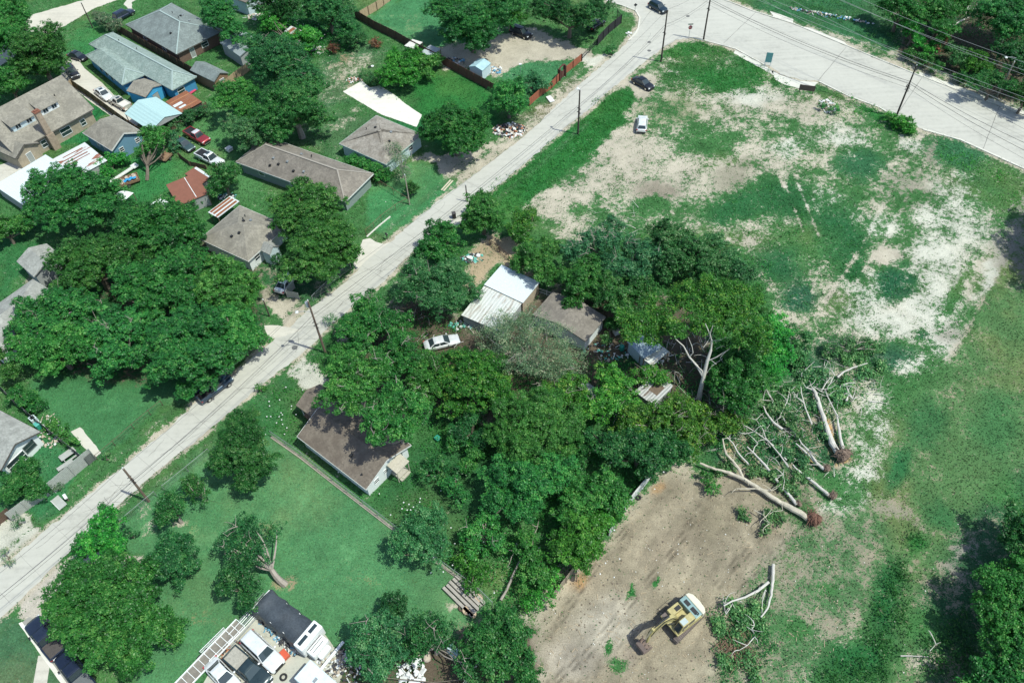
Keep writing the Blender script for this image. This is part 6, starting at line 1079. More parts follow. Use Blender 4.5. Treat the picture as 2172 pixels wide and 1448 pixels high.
# ------------------------------------------------------------------ poles, wires, signs
def pole(label, base, top=None, h=10, r=.17, mat=POLE, arms=(), lamp=None, trans=False, xarm=None, group=None):
    """utility pole; arms = heights of bracket clusters; lamp = (dx, dy, z) street lamp arm"""
    p = P(*base); tx = ty = 0
    if top is not None:      # height from the photo (the pole is upright)
        best = min((abs(PX(p[0], p[1], z)[1] - top[1]) + .3 * abs(PX(p[0], p[1], z)[0] - top[0]), z) for z in np.arange(3, 16, .1)); h = float(best[1])
    root = empty('utility_pole', (p[0], p[1], 0), math.radians(50.4), label, 'pole', group)
    mb = MB(); mb.tube([(0, 0, 0), (0, 0, h * .5), (0, 0, h)], [r, r * .85, r * .68], 10); mb.build('shaft', mat, root)
    mb = MB(); mb.cyl((0, 0, h + .12), (0, 0, 1), .07, .24, 8); mb.build('insulator', JW, root)
    for z in arms:
        mb = MB(); mb.cyl((.0, r + .10, z), (1, 0, 0), .05, .5, 8); mb.cyl((0, -r - .08, z - .2), (1, 0, 0), .05, .35, 8); mb.box(-.03, .03, -.25, .25, z - .05, z + .05); mb.build('bracket', BLACK, root)
    if trans: mb = MB(); mb.cyl((.0, .42, h - .9), (0, 0, 1), .26, .8, 14); mb.cyl((.0, .42, h - .42), (0, 0, 1), .1, .15, 8); mb.build('transformer', paint('transformer_grey', (.5, .52, .52), .4, 0, 0), root)
    if lamp:
        dx, dy, z = lamp; mb = MB(); mb.tube([(0, 0, z), (dx * .5, dy * .5, z + .35), (dx, dy, z + .45)], .04, 6); a = mb.build('lamp_arm', STEEL, root); mb = MB(); mb.lump((dx, dy, z + .42), .26, .1, random.Random(1), 10, 6); mb.build('lamp_head', WHITE, a)
    if xarm: mb = MB(); mb.box(-.06, .06, -xarm, xarm, h - .5, h - .38); mb.build('crossarm', mat, root)
    return p, h
POLES = {}
POLES['s1'] = pole('tall brown street pole with white transformer, standing by the gravel turnout', (690, 748), (652, 638), mat=POLE2, arms=(6.4, 5.7), trans=True, lamp=(-1.4, 1.2, 8.6))
POLES['s2'] = pole('dark street pole rising from behind the pasture fence at lower left', (316, 1063), (262, 993), mat=POLE2, arms=(5.6, 5.0))
POLES['s3'] = pole('black street pole in the tall green strip, halfway up the street', (1226, 285), (1228, 192), arms=(5.4, 4.6), lamp=(.3, .6, 8.4))
POLES['s4'] = pole('black street pole near the junction at the lot corner', (1402, 131), (1415, 22), arms=(6, 1.2))
POLES['a1'] = pole('black avenue pole at the junction, cut by the top edge', (1492, 85), None, h=11.5, arms=(6.5,))
POLES['a2'] = pole('black avenue pole with strut leaning beyond the kerb at the green shrub', (1901, 247), (1944, 139), arms=(6.2, 5.9, 5.4))
POLES['a3'] = pole('grey avenue lamp pole on the far side at the woods edge', (2115, 204), (2150, 132), mat=BARKG, arms=(), lamp=(-1.6, 1.4, 7.6))
POLES['b1'] = pole('thin weathered pole beside the rusty wire fence corner', (869, 434), (856, 372), r=.11, mat=rough_mat('bare_grey_wood', (.36, .31, .25), .3, 3))
POLES['b2'] = pole('thin dark pole at the corner of the pecan trees and gravel drive', (572, 671), (560, 636), r=.11, mat=POLE)
POLES['b3'] = pole('dark pole at the top left beside the far road', (197, 60), (180, 6), r=.13, mat=POLE)
POLES['b4'] = pole('short black pole stub behind the round street tree', (991, 428), None, h=3.4, r=.12, mat=POLE)
def wire(label, a, b, sag=.5, r=.022, mat=WIRE, group='wires along the street'):
    a = Vector(a); b = Vector(b); n = 18; o = a; pts = []
    for i in range(n + 1): t = i / n; p = a.lerp(b, t); p.z -= sag * 4 * t * (1 - t); pts.append(p)
    mb = MB(); mb.tube(pts, r, 4); w_ = mb.build('overhead_wire', mat); tag(w_, label, 'wire', group); return w_
def top(k, z=None, off=(0, 0)): p, h = POLES[k]; return (p[0] + off[0], p[1] + off[1], h + .2 if z is None else z)
far_sw = P(-60, 1400); far_sw = (far_sw[0], far_sw[1])
SEQ = [((*far_sw, 8.8), 's2', 'lower left'), ('s2', 's1', 'pasture'), ('s1', 's3', 'middle'), ('s3', 's4', 'upper'), ('s4', 'a1', 'junction')]
for a, b, nm in SEQ:
    for j, (dz, w_) in enumerate(((0, 'topmost'), (-3.0, 'middle thick'), (-3.6, 'lowest'))):
        A = (a[0], a[1], a[2] + dz) if not isinstance(a, str) else top(a, POLES[a][1] + dz + .2); B = top(b, POLES[b][1] + dz + .2)
        wire('%s street wire, %s' % (w_, {'lower left': 'from the lower left edge to the pasture pole', 'pasture': 'from the pasture pole to the transformer pole', 'middle': 'from the transformer pole to the mid street pole', 'upper': 'from the mid street pole to the corner pole', 'junction': 'from the corner pole to the avenue pole'}[nm]), A, B, .7 - .1 * j, .018 if j != 1 else .03)
def far(x, y, z): p = P(x, y, z); return (p[0], p[1], z)
for j, (dz, r) in enumerate(((0, .02), (-3.0, .035), (-3.4, .035), (-4.2, .02))):
    wire(['thin topmost', 'thick upper', 'thick lower', 'thin lowest'][j] + ' avenue wire from junction pole to shrub pole', top('a1', POLES['a1'][1] + dz), top('a2', POLES['a2'][1] + dz), .9, r, WIRE, 'wires along the avenue')
    wire(['thin topmost', 'thick upper', 'thick lower', 'thin lowest'][j] + ' avenue wire from shrub pole past the right edge', top('a2', POLES['a2'][1] + dz), far(2330 + 6 * j, 345 + 26 * j, 8.5 + dz), .9, r, WIRE, 'wires along the avenue')
for j, (a, b) in enumerate((((1740, -40), (2330, 185)), ((1730, -22), (2330, 200)), ((1700, -40), (2330, 215)), ((1500, -60), (2330, 262)), ((1490, -50), (2330, 270)), ((1640, -20), (2330, 300)), ((1560, -30), (2330, 330)))):
    wire('pale power line over the top right woods, number %s from the top' % ['one', 'two', 'three', 'four', 'five', 'six', 'seven'][j] if False else ['highest', 'second highest', 'third highest', 'middle', 'third lowest', 'second lowest', 'lowest'][j] + ' pale power line crossing the top right woods', far(*a, 10.5), far(*b, 10.5), .8, .022, WIREP, 'power lines by the woods')
wire('diagonal wire from transformer pole over the pecan trees to the lower left', top('s1'), far(390, 862, 5.0), .3, .018)
wire('wire from transformer pole along the big street tree', top('s1'), far(900, 500, 4.6), .5, .018)
wire('guy wire from the transformer pole to the ground in the shade', top('s1', 7.5), far(712, 790, 0), .02, .02)
def sign(label, base, h, parts, cat='sign', rz=0, post=STEEL, pr=.04, posts=((0, 0),)):
    p = P(*base); r = empty('sign', (p[0], p[1], 0), rz, label, cat)
    for x, y in posts: mb = MB(); mb.tube([(x, y, 0), (x, y, h)], pr, 8); mb.build('post', post, r)
    for nm, m, poly, y0, y1 in parts:
        mb = MB(); k = len(poly); vs = [(x, y0, z) for x, z in poly] + [(x, y1, z) for x, z in poly]; mb.add(vs, [tuple(range(k)), tuple(range(k, 2 * k))[::-1]] + [(i, k + i, k + (i + 1) % k, (i + 1) % k) for i in range(k)]); mb.build(nm, m, r)
    return r
octo = [(.45 * math.cos(math.pi / 8 + i * math.pi / 4), 2.2 + .45 * math.sin(math.pi / 8 + i * math.pi / 4)) for i in range(8)]
octb = [(.40 * math.cos(math.pi / 8 + i * math.pi / 4), 2.2 + .40 * math.sin(math.pi / 8 + i * math.pi / 4)) for i in range(8)]
RED = paint('sign_red', (.45, .03, .03), .5, 0, 0)
r = sign('red octagonal stop sign on a post at the junction corner', (1461, 80), 2.7, [('border', WHITE, octo, -.045, -.055), ('panel', RED, octb, -.058, -.066), ('back', STEEL, octo, -.03, -.044), ('street_name_blade', paint('sign_green', (.03, .12, .08), .5, 0, 0), [(-.5, 2.75), (.5, 2.75), (.5, 2.95), (-.5, 2.95)], -.02, .02)], rz=math.radians(0))
tx = bpy.data.curves.new('stop_text', 'FONT'); tx.body = 'STOP'; tx.size = .34; tx.align_x = 'CENTER'; tx.align_y = 'CENTER'; tx.extrude = .003
to = bpy.data.objects.new('lettering', tx); COL.objects.link(to); to.parent = r; to.location = (0, -.072, 2.2); to.rotation_euler = (math.radians(90), 0, 0); tx.materials.append(WHITE)
bpy.context.view_layer.update(); lm = bpy.data.meshes.new_from_object(to.evaluated_get(bpy.context.evaluated_depsgraph_get())); l2 = bpy.data.objects.new('lettering_mesh', lm); COL.objects.link(l2); l2.parent = r; l2.location = to.location; l2.rotation_euler = to.rotation_euler; bpy.data.objects.remove(to); l2.name = 'lettering'
sign('small dark diamond road sign at the upper corner kerb', (1346, 33), 2.4, [('panel', JK, [(0, 1.9), (.4, 2.3), (0, 2.7), (-.4, 2.3)], -.05, -.06)], rz=0)
sign('teal rectangular billboard panel on posts at the avenue kerb', (1627, 141), 2.6, [('panel', paint('teal_board', (.12, .33, .33), .5, 0, 0), [(-.6, .9), (.6, .9), (.6, 2.9), (-.6, 2.9)], -.05, -.1), ('frame', WHITE, [(-.65, .85), (.65, .85), (.65, .9), (-.65, .9)], -.04, -.11)], 'billboard', math.radians(-16), WHITE, .06, ((-.55, 0), (.55, 0)))
sign('low dark brown board sign on two posts at the lot edge by the avenue', (1709, 198), 1.7, [('panel', rough_mat('dark_brown_board', (.10, .075, .06), .3, 3), [(-1.4, .6), (1.4, .6), (1.4, 1.7), (-1.4, 1.7)], -.05, -.12)], 'sign', math.radians(-18), POLE, .07, ((-1.2, 0), (1.2, 0)))
sign('thin white satellite or light pole on the lawn behind the rust-red fence', (1104, 162), 2.6, [('panel', WHITE, [(-.25, 2.5), (.25, 2.5), (.25, 2.65), (-.25, 2.65)], -.2, .2)], 'lamp')

# ------------------------------------------------------------------ trees
NLEAF = [0]
def crown_points(lobes, rs, dens, flat=.85, clump=.34, low=-.45):
    """leaf centres, normals and tints for a set of lobes (x, y, z, r)"""
    C, N, T = [], [], []
    for (x, y, z, r) in lobes:
        nc = max(7, int(5.6 * (r / max(.55, clump * 1.6)) ** 2)); d = rs.randn(nc * 2, 3); d /= np.linalg.norm(d, axis=1, keepdims=True); d = d[d[:, 2] > low][:nc]
        rad = r * rs.uniform(.55, 1.22, len(d)) ; cc = np.array([x, y, z]) + d * rad[:, None] * np.array([1, 1, flat])
        cr = clump * rs.uniform(.7, 1.5, len(d)) * (.7 + .12 * r); k = int(dens * r * r * 4 / max(1, len(d))) + 2
        q = rs.randn(len(d), k, 3); q /= np.linalg.norm(q, axis=2, keepdims=True); q *= (rs.rand(len(d), k, 1) ** .5) * cr[:, None, None] * 1.55 * np.array([1, 1, .62])
        pts = (cc[:, None, :] + q).reshape(-1, 3); nn = (q * 1.0 / (np.linalg.norm(q, axis=2, keepdims=True) + 1e-6) * .8 + d[:, None, :] * .6 + rs.randn(len(d), k, 3) * .6 + np.array([.25, -.1, 1.15])).reshape(-1, 3)
        t = np.repeat(np.clip(rs.normal(.46, .17, len(d)) + rs.normal(0, .14), 0, 1), k) + rs.normal(0, .24, len(pts)); C.append(pts); N.append(nn); T.append(t)
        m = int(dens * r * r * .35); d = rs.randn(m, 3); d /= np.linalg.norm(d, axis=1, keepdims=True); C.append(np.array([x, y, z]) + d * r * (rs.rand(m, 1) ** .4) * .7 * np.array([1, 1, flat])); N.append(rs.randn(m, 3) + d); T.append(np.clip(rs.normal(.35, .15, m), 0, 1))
    return np.concatenate(C), np.concatenate(N), np.clip(np.concatenate(T), 0, 1)
def limb(mb, a, b, r0, r1, rs, bend=.12, n=5):
    a = np.array(a, float); b = np.array(b, float); L = np.linalg.norm(b - a); pts = []; off = rs.randn(3) * bend * L
    for i in range(n + 1): t = i / n; pts.append(a + (b - a) * t + off * math.sin(math.pi * t) * .6 + np.array([0, 0, L * .06 * math.sin(math.pi * t)]))
    mb.tube(pts, [r0 + (r1 - r0) * (i / n) for i in range(n + 1)], 6); return pts
def tree(label, lobes, kind='green', hc=None, name='broadleaf_tree', cat='tree', dens=72, leaf=.29, base=None, bark=BARK, group=None, sub=True, clump=.29, twigs=0, low=-.45, flat=.85, tr=None, dead=0, seed=None, rim=1.0, tall=False):
    """lobes in photo pixels: (x, y, r[, height of lobe centre in m])"""
    dens *= 1.75; leaf *= .78; rs = np.random.RandomState(seed if seed is not None else (int(lobes[0][0] * 7 + lobes[0][1] * 13) % 9973)); W3 = []
    for L in lobes:
        x, y, r = L[:3]; R = r * mpp(x, y, 4); z = L[3] if len(L) > 3 and L[3] else ((hc if tall else min(hc, R * 1.15 + 1.3)) if hc else R * .95 + (1.4 if R > 2 else .25)); p = P(x, y, z); R = r * mpp(x, y, z) * (1.10 if name == 'broadleaf_tree' else 1.0); W3.append((p[0], p[1], z, R))
    W3 = np.array(W3); wts = W3[:, 3] ** 2
    if base is not None: o = P(*base)
    else: o = np.array([np.average(W3[:, 0], weights=wts), np.average(W3[:, 1], weights=wts), 0])
    root = empty(name, (o[0], o[1], 0), 0, label, cat, group); loc = W3.copy(); loc[:, 0] -= o[0]; loc[:, 1] -= o[1]
    fine = []
    for (x, y, z, R) in loc:          # break every lobe into an uneven cluster
        if sub and R > 1.3:
            fine.append((x, y, z - R * .12, R * .50)); k = int(9 + R * 1.8)
            for i in range(k):
                g = 2 * math.pi * (i + rs.rand() * .9) / k; e = rs.uniform(-.25, .8); rr = R * rs.uniform(.42, .95) * rim
                fine.append((x + rr * math.cos(g) * math.cos(e), y + rr * math.sin(g) * math.cos(e), z + rr * math.sin(e) * flat, R * rs.uniform(.15, .34)))
            for i in range(int(k * .7)):
                g = rs.rand() * 6.28; rr = R * rs.uniform(.1, .6); fine.append((x + rr * math.cos(g), y + rr * math.sin(g), z + R * flat * rs.uniform(.3, .75), R * rs.uniform(.18, .34)))
        else: fine.append((x, y, z, R))
    fine = np.array(fine); fine[:, 2] = np.maximum(fine[:, 2], fine[:, 3] * .8 + .1)
    C, N, T = crown_points(fine, rs, dens, flat, clump, low); k = C[:, 2] > .05; C, N, T = C[k], N[k], T[k]
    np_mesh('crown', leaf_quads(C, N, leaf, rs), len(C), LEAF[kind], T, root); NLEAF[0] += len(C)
    mb = MB(); Rm = math.sqrt(wts.sum() / len(wts)); r0 = tr or min(.55, .07 + .055 * float(W3[:, 3].max()) * (1 + .12 * len(W3))); top_z = float(np.average(loc[:, 2], weights=wts)); fork = np.array([rs.uniform(-.2, .2), rs.uniform(-.2, .2), max(.3, top_z * .42)])
    ctr = np.array([np.average(loc[:, 0], weights=wts), np.average(loc[:, 1], weights=wts)]) * .3; fork[:2] += ctr
    limb(mb, (0, 0, -.05), fork, r0 * 1.15, r0 * .8, rs, .04)
    sel = fine[rs.permutation(len(fine))[:min(len(fine), 14)]]
    for (x, y, z, R) in sel: limb(mb, fork, (x, y, z + R * .2), r0 * .42, .03, rs, .14)
    for i in range(dead):
        x, y, z, R = fine[rs.randint(len(fine))]; a = (x, y, z + R * .4); b = (x + rs.uniform(-1, 1) * R * 1.3, y + rs.uniform(-1, 1) * R * 1.3, z + R * rs.uniform(.8, 1.5)); pts = limb(mb, a, b, .05, .02, rs, .15)
        for q in range(3): c = pts[2 + q]; limb(mb, c, c + rs.randn(3) * .7 + np.array([0, 0, .3]), .03, .012, rs, .1, 3)
    mb.build('trunk', bark, root)
    if dead:
        root.children[-1].data.materials.clear(); root.children[-1].data.materials.append(BARKG)
    return root
T = tree
GP = 'pecan trees on the left lot'
# top left
T('tree in the very top left corner, above the dark round tree', [(22, 42, 52), (-10, 90, 50), (40, 78, 34)], 'green')
T('dark spreading tree left of the driveway cars', [(88, 112, 56), (110, 140, 36), (60, 140, 40)], 'green', dens=80)
T('bright low round tree above the tall tan-roofed house', [(18, 178, 42)], 'green', hc=4)
T('grey-green feathery shrub by the far road and dark car', [(225, 48, 24), (248, 56, 18), (205, 36, 16)], 'grey', 1.8, 'shrub', 'shrub', leaf=.22)
T('tree overhanging the right end of the slate-grey house roof', [(470, 40, 42), (494, 72, 30), (455, 20, 30)], 'green', 6)
T('dark tree behind the brown-roofed house at the top edge', [(600, 18, 42), (560, 8, 34)], 'dark', 5)
T('dark bushy tree at the top left of the kennel yard fence', [(700, 30, 42), (735, 60, 26), (668, 18, 30)], 'dark', 4)
T('flower-specked thicket tree above the rust striped small roof', [(580, 55, 32), (650, 90, 40), (618, 95, 30)], 'bright', 2.6, 'shrub', 'shrub')
T('shrub in front of the long fence near its top end', [(745, 90, 20), (765, 82, 16)], 'teal', 1.4, 'shrub', 'shrub')
T('dry brown shrub beside the long dark fence', [(797, 92, 15)], 'brown', .9, 'shrub', 'shrub', leaf=.2, dens=60)
T('second dry brown shrub, lower left by the rubble', [(708, 104, 16)], 'brown', .9, 'shrub', 'shrub', leaf=.2, dens=60)
T('tall dark oak with drooping grey twigs in the middle of the back lots, upper crown', [(590, 140, 58), (640, 175, 46), (560, 110, 44)], 'dark', 7.5, dens=80, dead=6)
T('tall dark oak just below the drooping oak, leaning over the back lawn', [(620, 230, 66), (665, 250, 36), (585, 270, 42), (648, 195, 40)], 'dark', 6.5, dens=80, dead=5)
T('leafy tree between the shed and red pickup yard', [(510, 205, 42), (480, 215, 34), (530, 240, 34)], 'green', 5)
T('pale feathery tree above the taupe roof', [(530, 288, 42), (500, 270, 30), (560, 300, 24)], 'pale', 4.5, leaf=.26)
T('small tree with tall bare trunk in the yard beside the slate-blue house', [(325, 300, 32), (345, 285, 20), (305, 320, 18)], 'green', 5.2, base=(312, 382), tr=.3)
T('trimmed bright hedge below the slate-blue house', [(215, 350, 20), (240, 342, 20), (262, 338, 18), (228, 368, 18)], 'bright', 1.3, 'hedge', 'hedge')
T('weedy shrub beside the dark green-grey sedan', [(360, 290, 18), (368, 310, 14)], 'teal', 1.3, 'shrub', 'shrub')
T('weedy shrubs below the pale metal carport', [(395, 250, 22), (420, 240, 18), (372, 262, 14), (440, 232, 14)], 'teal', 1.3, 'shrub', 'shrub', leaf=.24)
T('dark round tree right of the red-brown workshop', [(478, 374, 34), (462, 398, 22)], 'dark', 3.6)
T('bright round bush tree above the white slab', [(850, 140, 38), (828, 165, 28), (868, 165, 26), (880, 120, 22)], 'bright', 2.8)
T('shrubs against the long fence right of the bright round bush', [(900, 140, 26), (925, 130, 20), (910, 158, 16)], 'green', 1.8, 'shrub', 'shrub')
T('fallen pale bush at the top corner of the white slab', [(790, 172, 18), (775, 160, 14), (808, 176, 12)], 'teal', .9, 'shrub', 'shrub', leaf=.22)
T('large glossy tree shading the junk yard, left of the black van', [(950, 25, 44), (1000, 55, 52), (1050, 30, 50), (1015, 92, 34), (965, 70, 34)], 'green', 7, dens=80)
T('bright tree touching the top edge beside the black van', [(1078, 12, 36), (1095, 40, 22)], 'bright', 6.5)
T('spreading tree over the cars at the corner yard', [(1190, 30, 42), (1235, 45, 36), (1270, 25, 30), (1150, 25, 30)], 'dark', 5, dens=62)
T('round tree at the end of the rust-red fence', [(1078, 195, 38), (1092, 225, 28), (1064, 220, 26)], 'green', 4.2)
T('low shrubs behind the rust-red fence', [(1128, 172, 24), (1150, 180, 18), (1110, 190, 18)], 'teal', 1.8, 'shrub', 'shrub')
T('small round shrub on the corner verge', [(1297, 108, 11)], 'green', .9, 'shrub', 'shrub')
T('big round tree beside the pale patchy-roofed house and rubbish heap', [(945, 265, 46), (1000, 270, 40), (915, 280, 34), (975, 310, 36), (1005, 305, 28)], 'green', 5, dens=80)
T('shrubs along the lower wall of the pale patchy-roofed house', [(748, 345, 20), (770, 352, 22), (795, 362, 22), (815, 372, 18)], 'green', 1.5, 'shrub', 'shrub')
T('sparse grey small tree at the gable of the pale patchy-roofed house', [(850, 345, 26), (838, 320, 20), (860, 370, 18)], 'grey', 3.6, leaf=.2, dens=22, dead=6, clump=.5)
T('dark round shrub beside the thin weathered pole', [(872, 400, 17)], 'dark', 1.3, 'shrub', 'shrub')
T('dark round shrub by the white wall of the grey hip-roofed house', [(590, 552, 14)], 'deep', 1.2, 'shrub', 'shrub')
T('very large street tree between the taupe roof and the road', [(645, 420, 48), (620, 470, 46), (680, 455, 52), (665, 520, 56), (715, 515, 46), (740, 540, 30), (640, 565, 46), (690, 570, 36), (600, 440, 34)], 'green', 8, dens=84)
# pecans on the left
T('pecan tree whose crown covers the white metal roof at left', [(95, 405, 44), (150, 400, 52), (205, 405, 42), (130, 450, 50), (195, 450, 46), (240, 420, 30), (80, 450, 30)], 'green', 7, group=None, dens=78, twigs=1)
T('dark ivy-covered tree beside the white tarpaulin', [(262, 452, 24), (245, 470, 20)], 'deep', 3.6, dens=80)
T('shrub belt at the far left edge above the grey shed roof', [(10, 485, 34), (50, 478, 28), (-20, 510, 30)], 'green', 2.6, 'shrub', 'shrub')
T('shrub at the left end of the shaded grey roof', [(20, 790, 24), (-8, 760, 24)], 'green', 3, 'shrub', 'shrub')
T('tall pecan crown directly below the white cloth awning', [(290, 480, 50), (340, 465, 50), (395, 462, 40), (412, 500, 34), (350, 515, 46)], 'green', 8, dens=80)
T('pecan crown beside the shaded grey-roofed small house', [(160, 555, 52), (215, 545, 50), (270, 550, 48), (180, 600, 44), (140, 610, 30)], 'green', 7.5, dens=80)
T('pecan crown in the centre of the left tree group', [(290, 600, 52), (345, 590, 52), (400, 560, 44), (320, 645, 48), (385, 630, 44)], 'green', 8.5, dens=80)
T('pecan crown against the grey hip-roofed house wall', [(470, 575, 40), (505, 600, 38), (450, 620, 42), (500, 645, 40), (540, 610, 22)], 'green', 7.5, dens=80)
T('pecan crown reaching over the pale roof at the left edge', [(70, 665, 40), (120, 650, 44), (175, 660, 42), (50, 700, 30), (110, 700, 40)], 'green', 7.5, dens=80, dead=5)
T('lowest left pecan crown over the shaded lawn', [(70, 750, 34), (130, 735, 44), (190, 730, 44), (110, 780, 30), (45, 730, 30)], 'green', 6.5, dens=80)
T('pecan crown with dead twigs in the lower middle of the left group', [(230, 700, 48), (285, 700, 44), (240, 760, 42), (290, 760, 30), (220, 790, 24)], 'green', 7, dens=78, dead=12)
T('pecan crown overhanging the gravel drive', [(480, 690, 42), (520, 690, 34), (545, 720, 28), (500, 735, 40)], 'green', 8, dens=80)
T('large pecan crown overhanging the street shade', [(360, 720, 56), (420, 700, 54), (470, 760, 46), (400, 770, 56), (350, 780, 46), (430, 810, 26), (395, 830, 22)], 'green', 7.5, dens=82)
T('shrubby vine growth along the dark lattice fence, upper end', [(35, 838, 22), (60, 850, 22), (80, 862, 16)], 'green', 1.4, 'shrub', 'shrub')
T('shrubby vine growth along the dark lattice fence, lower end', [(110, 900, 16), (135, 915, 16), (150, 935, 12)], 'green', 1.1, 'shrub', 'shrub')
T('large dark dome bush in front of the lower left house', [(55, 1022, 42), (85, 1040, 26), (25, 1045, 30), (60, 995, 30)], 'dark', 1.9, 'shrub', 'shrub', dens=100, leaf=.24)
T('small grey shrub at the end of the privacy fence', [(122, 1030, 13)], 'grey', .8, 'shrub', 'shrub', leaf=.2)
T('small shrub by the lower left drive entrance', [(38, 1105, 13)], 'teal', .8, 'shrub', 'shrub', leaf=.2)
T('yucca-like spiky plant by the corner of the wire fence', [(228, 970, 11)], 'teal', .5, 'shrub', 'plant', leaf=.3, dens=40)
# pasture
T('large dark dense oak at the top corner of the pasture', [(515, 955, 62), (480, 985, 36), (550, 985, 40), (515, 910, 40), (525, 1020, 28)], 'dark', 4.0, dens=120, leaf=.24)
T('small twin-trunk tree by the pasture fence, nearest the pole', [(365, 1075, 36), (345, 1100, 22)], 'dark', 3.0, base=(385, 1108), bark=BARKG, leaf=.24, tr=.22)
T('smallest tree by the pasture fence, right of the twin-trunk one', [(410, 1030, 26), (425, 1050, 18)], 'dark', 2.6, base=(438, 1062), bark=BARKG, leaf=.24)
T('bright green tree leaning over the road at lower left', [(225, 1110, 34), (205, 1150, 38), (245, 1160, 32), (180, 1160, 22)], 'bright', 4, dens=80)
T('spiky palm-like plant beside the bright leaning tree', [(275, 1130, 14)], 'teal', 1.2, 'shrub', 'plant', dens=40, leaf=.34)
T('dark round tree in the lower left pasture', [(360, 1178, 50), (385, 1200, 38), (335, 1200, 34)], 'dark', 2.8, dens=110, leaf=.24)
T('huge wide green oak over the black pickups', [(180, 1225, 48), (240, 1215, 50), (300, 1235, 46), (140, 1285, 48), (210, 1290, 60), (280, 1295, 58), (180, 1350, 46), (240, 1370, 54), (310, 1355, 46), (350, 1320, 32), (370, 1350, 26), (280, 1410, 36), (150, 1320, 36)], 'green', 6, dens=84, leaf=.28)
T('sparse tree with pale leaning trunk in the pasture', [(520, 1120, 36), (490, 1155, 30), (540, 1180, 30), (515, 1160, 30), (588, 1125, 20)], 'dark', 5.5, base=(606, 1240), bark=BARKG, dens=40, leaf=.26, tr=.36, dead=8)
T('lower spreading branches of a small tree beside the trailer yard', [(500, 1215, 34), (480, 1250, 24), (530, 1240, 24), (525, 1280, 24)], 'dark', 3.5, dens=54, leaf=.26)
T('dark bushy tree on the pasture fence, lower left of the undergrowth', [(880, 1130, 44), (915, 1105, 36), (850, 1150, 30), (900, 1170, 34), (930, 1160, 26)], 'teal', 3.2, leaf=.24)
T('spiky conical tree at the bottom of the pasture', [(835, 1275, 22), (838, 1300, 28)], 'deep', 2.2, dens=90, leaf=.26)
T('broad tree beside the concrete yard corner', [(780, 1345, 42), (815, 1330, 36), (760, 1385, 34), (820, 1385, 40), (800, 1420, 30)], 'teal', 4.2, dens=56, dead=4)
T('tree at the bottom edge with bare curving branches', [(900, 1340, 40), (935, 1350, 36), (880, 1380, 30), (990, 1420, 26)], 'dark', 4, dens=44, dead=8)
T('dark tree at the bottom edge between pasture and dirt', [(1060, 1310, 40), (1030, 1350, 40), (1085, 1345, 44), (1050, 1400, 44), (1100, 1400, 42), (1120, 1440, 30), (1000, 1380, 28)], 'dark', 5, dens=70)
T('pale leafy shrub in the bottom edge scrap', [(790, 1435, 16), (1010, 1440, 20)], 'pale', 1.5, 'shrub', 'shrub')
# street side and centre
T('round glossy tree on the street, highest of the street-side pair', [(1022, 452, 40), (1050, 470, 26), (1000, 475, 26), (1025, 425, 24)], 'green', 5.5, dens=84)
T('yellow-green tree between the round street tree and the lot', [(1110, 470, 26), (1125, 455, 18), (1095, 490, 24), (1105, 505, 20)], 'olive', 5, dens=74)
T('tall leafy tree overhanging the street, below the round one', [(930, 495, 34), (915, 530, 34), (955, 515, 30), (940, 545, 26)], 'green', 6, dens=84)
T('feathery blue-green tree left of the barns', [(890, 590, 42), (940, 590, 44), (975, 600, 34), (920, 640, 42), (870, 625, 30), (960, 640, 34), (1005, 625, 20)], 'teal', 5, dens=66, leaf=.24, dead=8)
T('leafy tree between the sandy yard and the vacant lot', [(1120, 545, 36), (1150, 570, 34), (1165, 530, 30), (1100, 560, 24), (1185, 590, 28)], 'green', 4.6)
T('tree behind the brown-roofed wooden house', [(1225, 600, 38), (1260, 620, 30), (1215, 640, 24), (1250, 570, 34)], 'green', 4.8)
T('vine-hung tree at the lot edge with pale dead twigs', [(1220, 540, 36), (1290, 520, 34), (1255, 510, 30), (1300, 480, 24)], 'teal', 4, dens=50, dead=14)
T('low thicket tree at the upper lot edge', [(1340, 530, 36), (1380, 550, 36), (1310, 570, 36), (1345, 585, 34)], 'teal', 3.4, dens=56, dead=6)
T('wide bluish thicket tree on the lot edge, middle', [(1430, 510, 44), (1470, 540, 46), (1500, 580, 44), (1430, 560, 44), (1400, 500, 30)], 'teal', 3.8, dens=60)
T('bluish thicket tree on the lot edge, right end', [(1540, 560, 38), (1570, 590, 36), (1520, 520, 30)], 'teal', 3.2, dens=56)
T('shaded tree between brown-roofed wooden house and sycamore', [(1310, 640, 44), (1360, 620, 40), (1340, 670, 30), (1290, 600, 30)], 'dark', 5.2)
T('white-trunked sycamore with olive crown, tallest in the centre', [(1360, 690, 38), (1400, 655, 44), (1450, 630, 46), (1510, 620, 48), (1560, 635, 46), (1590, 670, 40), (1540, 690, 46), (1480, 680, 46), (1420, 700, 36), (1610, 720, 34), (1390, 720, 26)], 'olive', 12, base=(1482, 846), bark=BARKW, dens=74, tr=.5) if False else None
T('bright lime tree at the right edge of the centre woods', [(1640, 710, 34), (1655, 745, 32), (1640, 780, 32), (1620, 690, 24), (1650, 680, 18)], 'bright', 5, dens=80)
T('tree below the sycamore crown to its right', [(1560, 780, 46), (1590, 750, 36), (1600, 810, 38), (1545, 830, 38), (1575, 850, 34)], 'green', 5)
T('feathery grey-green almost bare tree right of the white sedan', [(1060, 690, 30), (1030, 715, 26), (1080, 720, 46), (1130, 700, 50), (1180, 740, 46), (1120, 770, 46), (1210, 770, 40), (1170, 800, 36), (1060, 750, 30)], 'grey', 6.5, dens=30, leaf=.2, dead=10, clump=.45, rim=1.15)
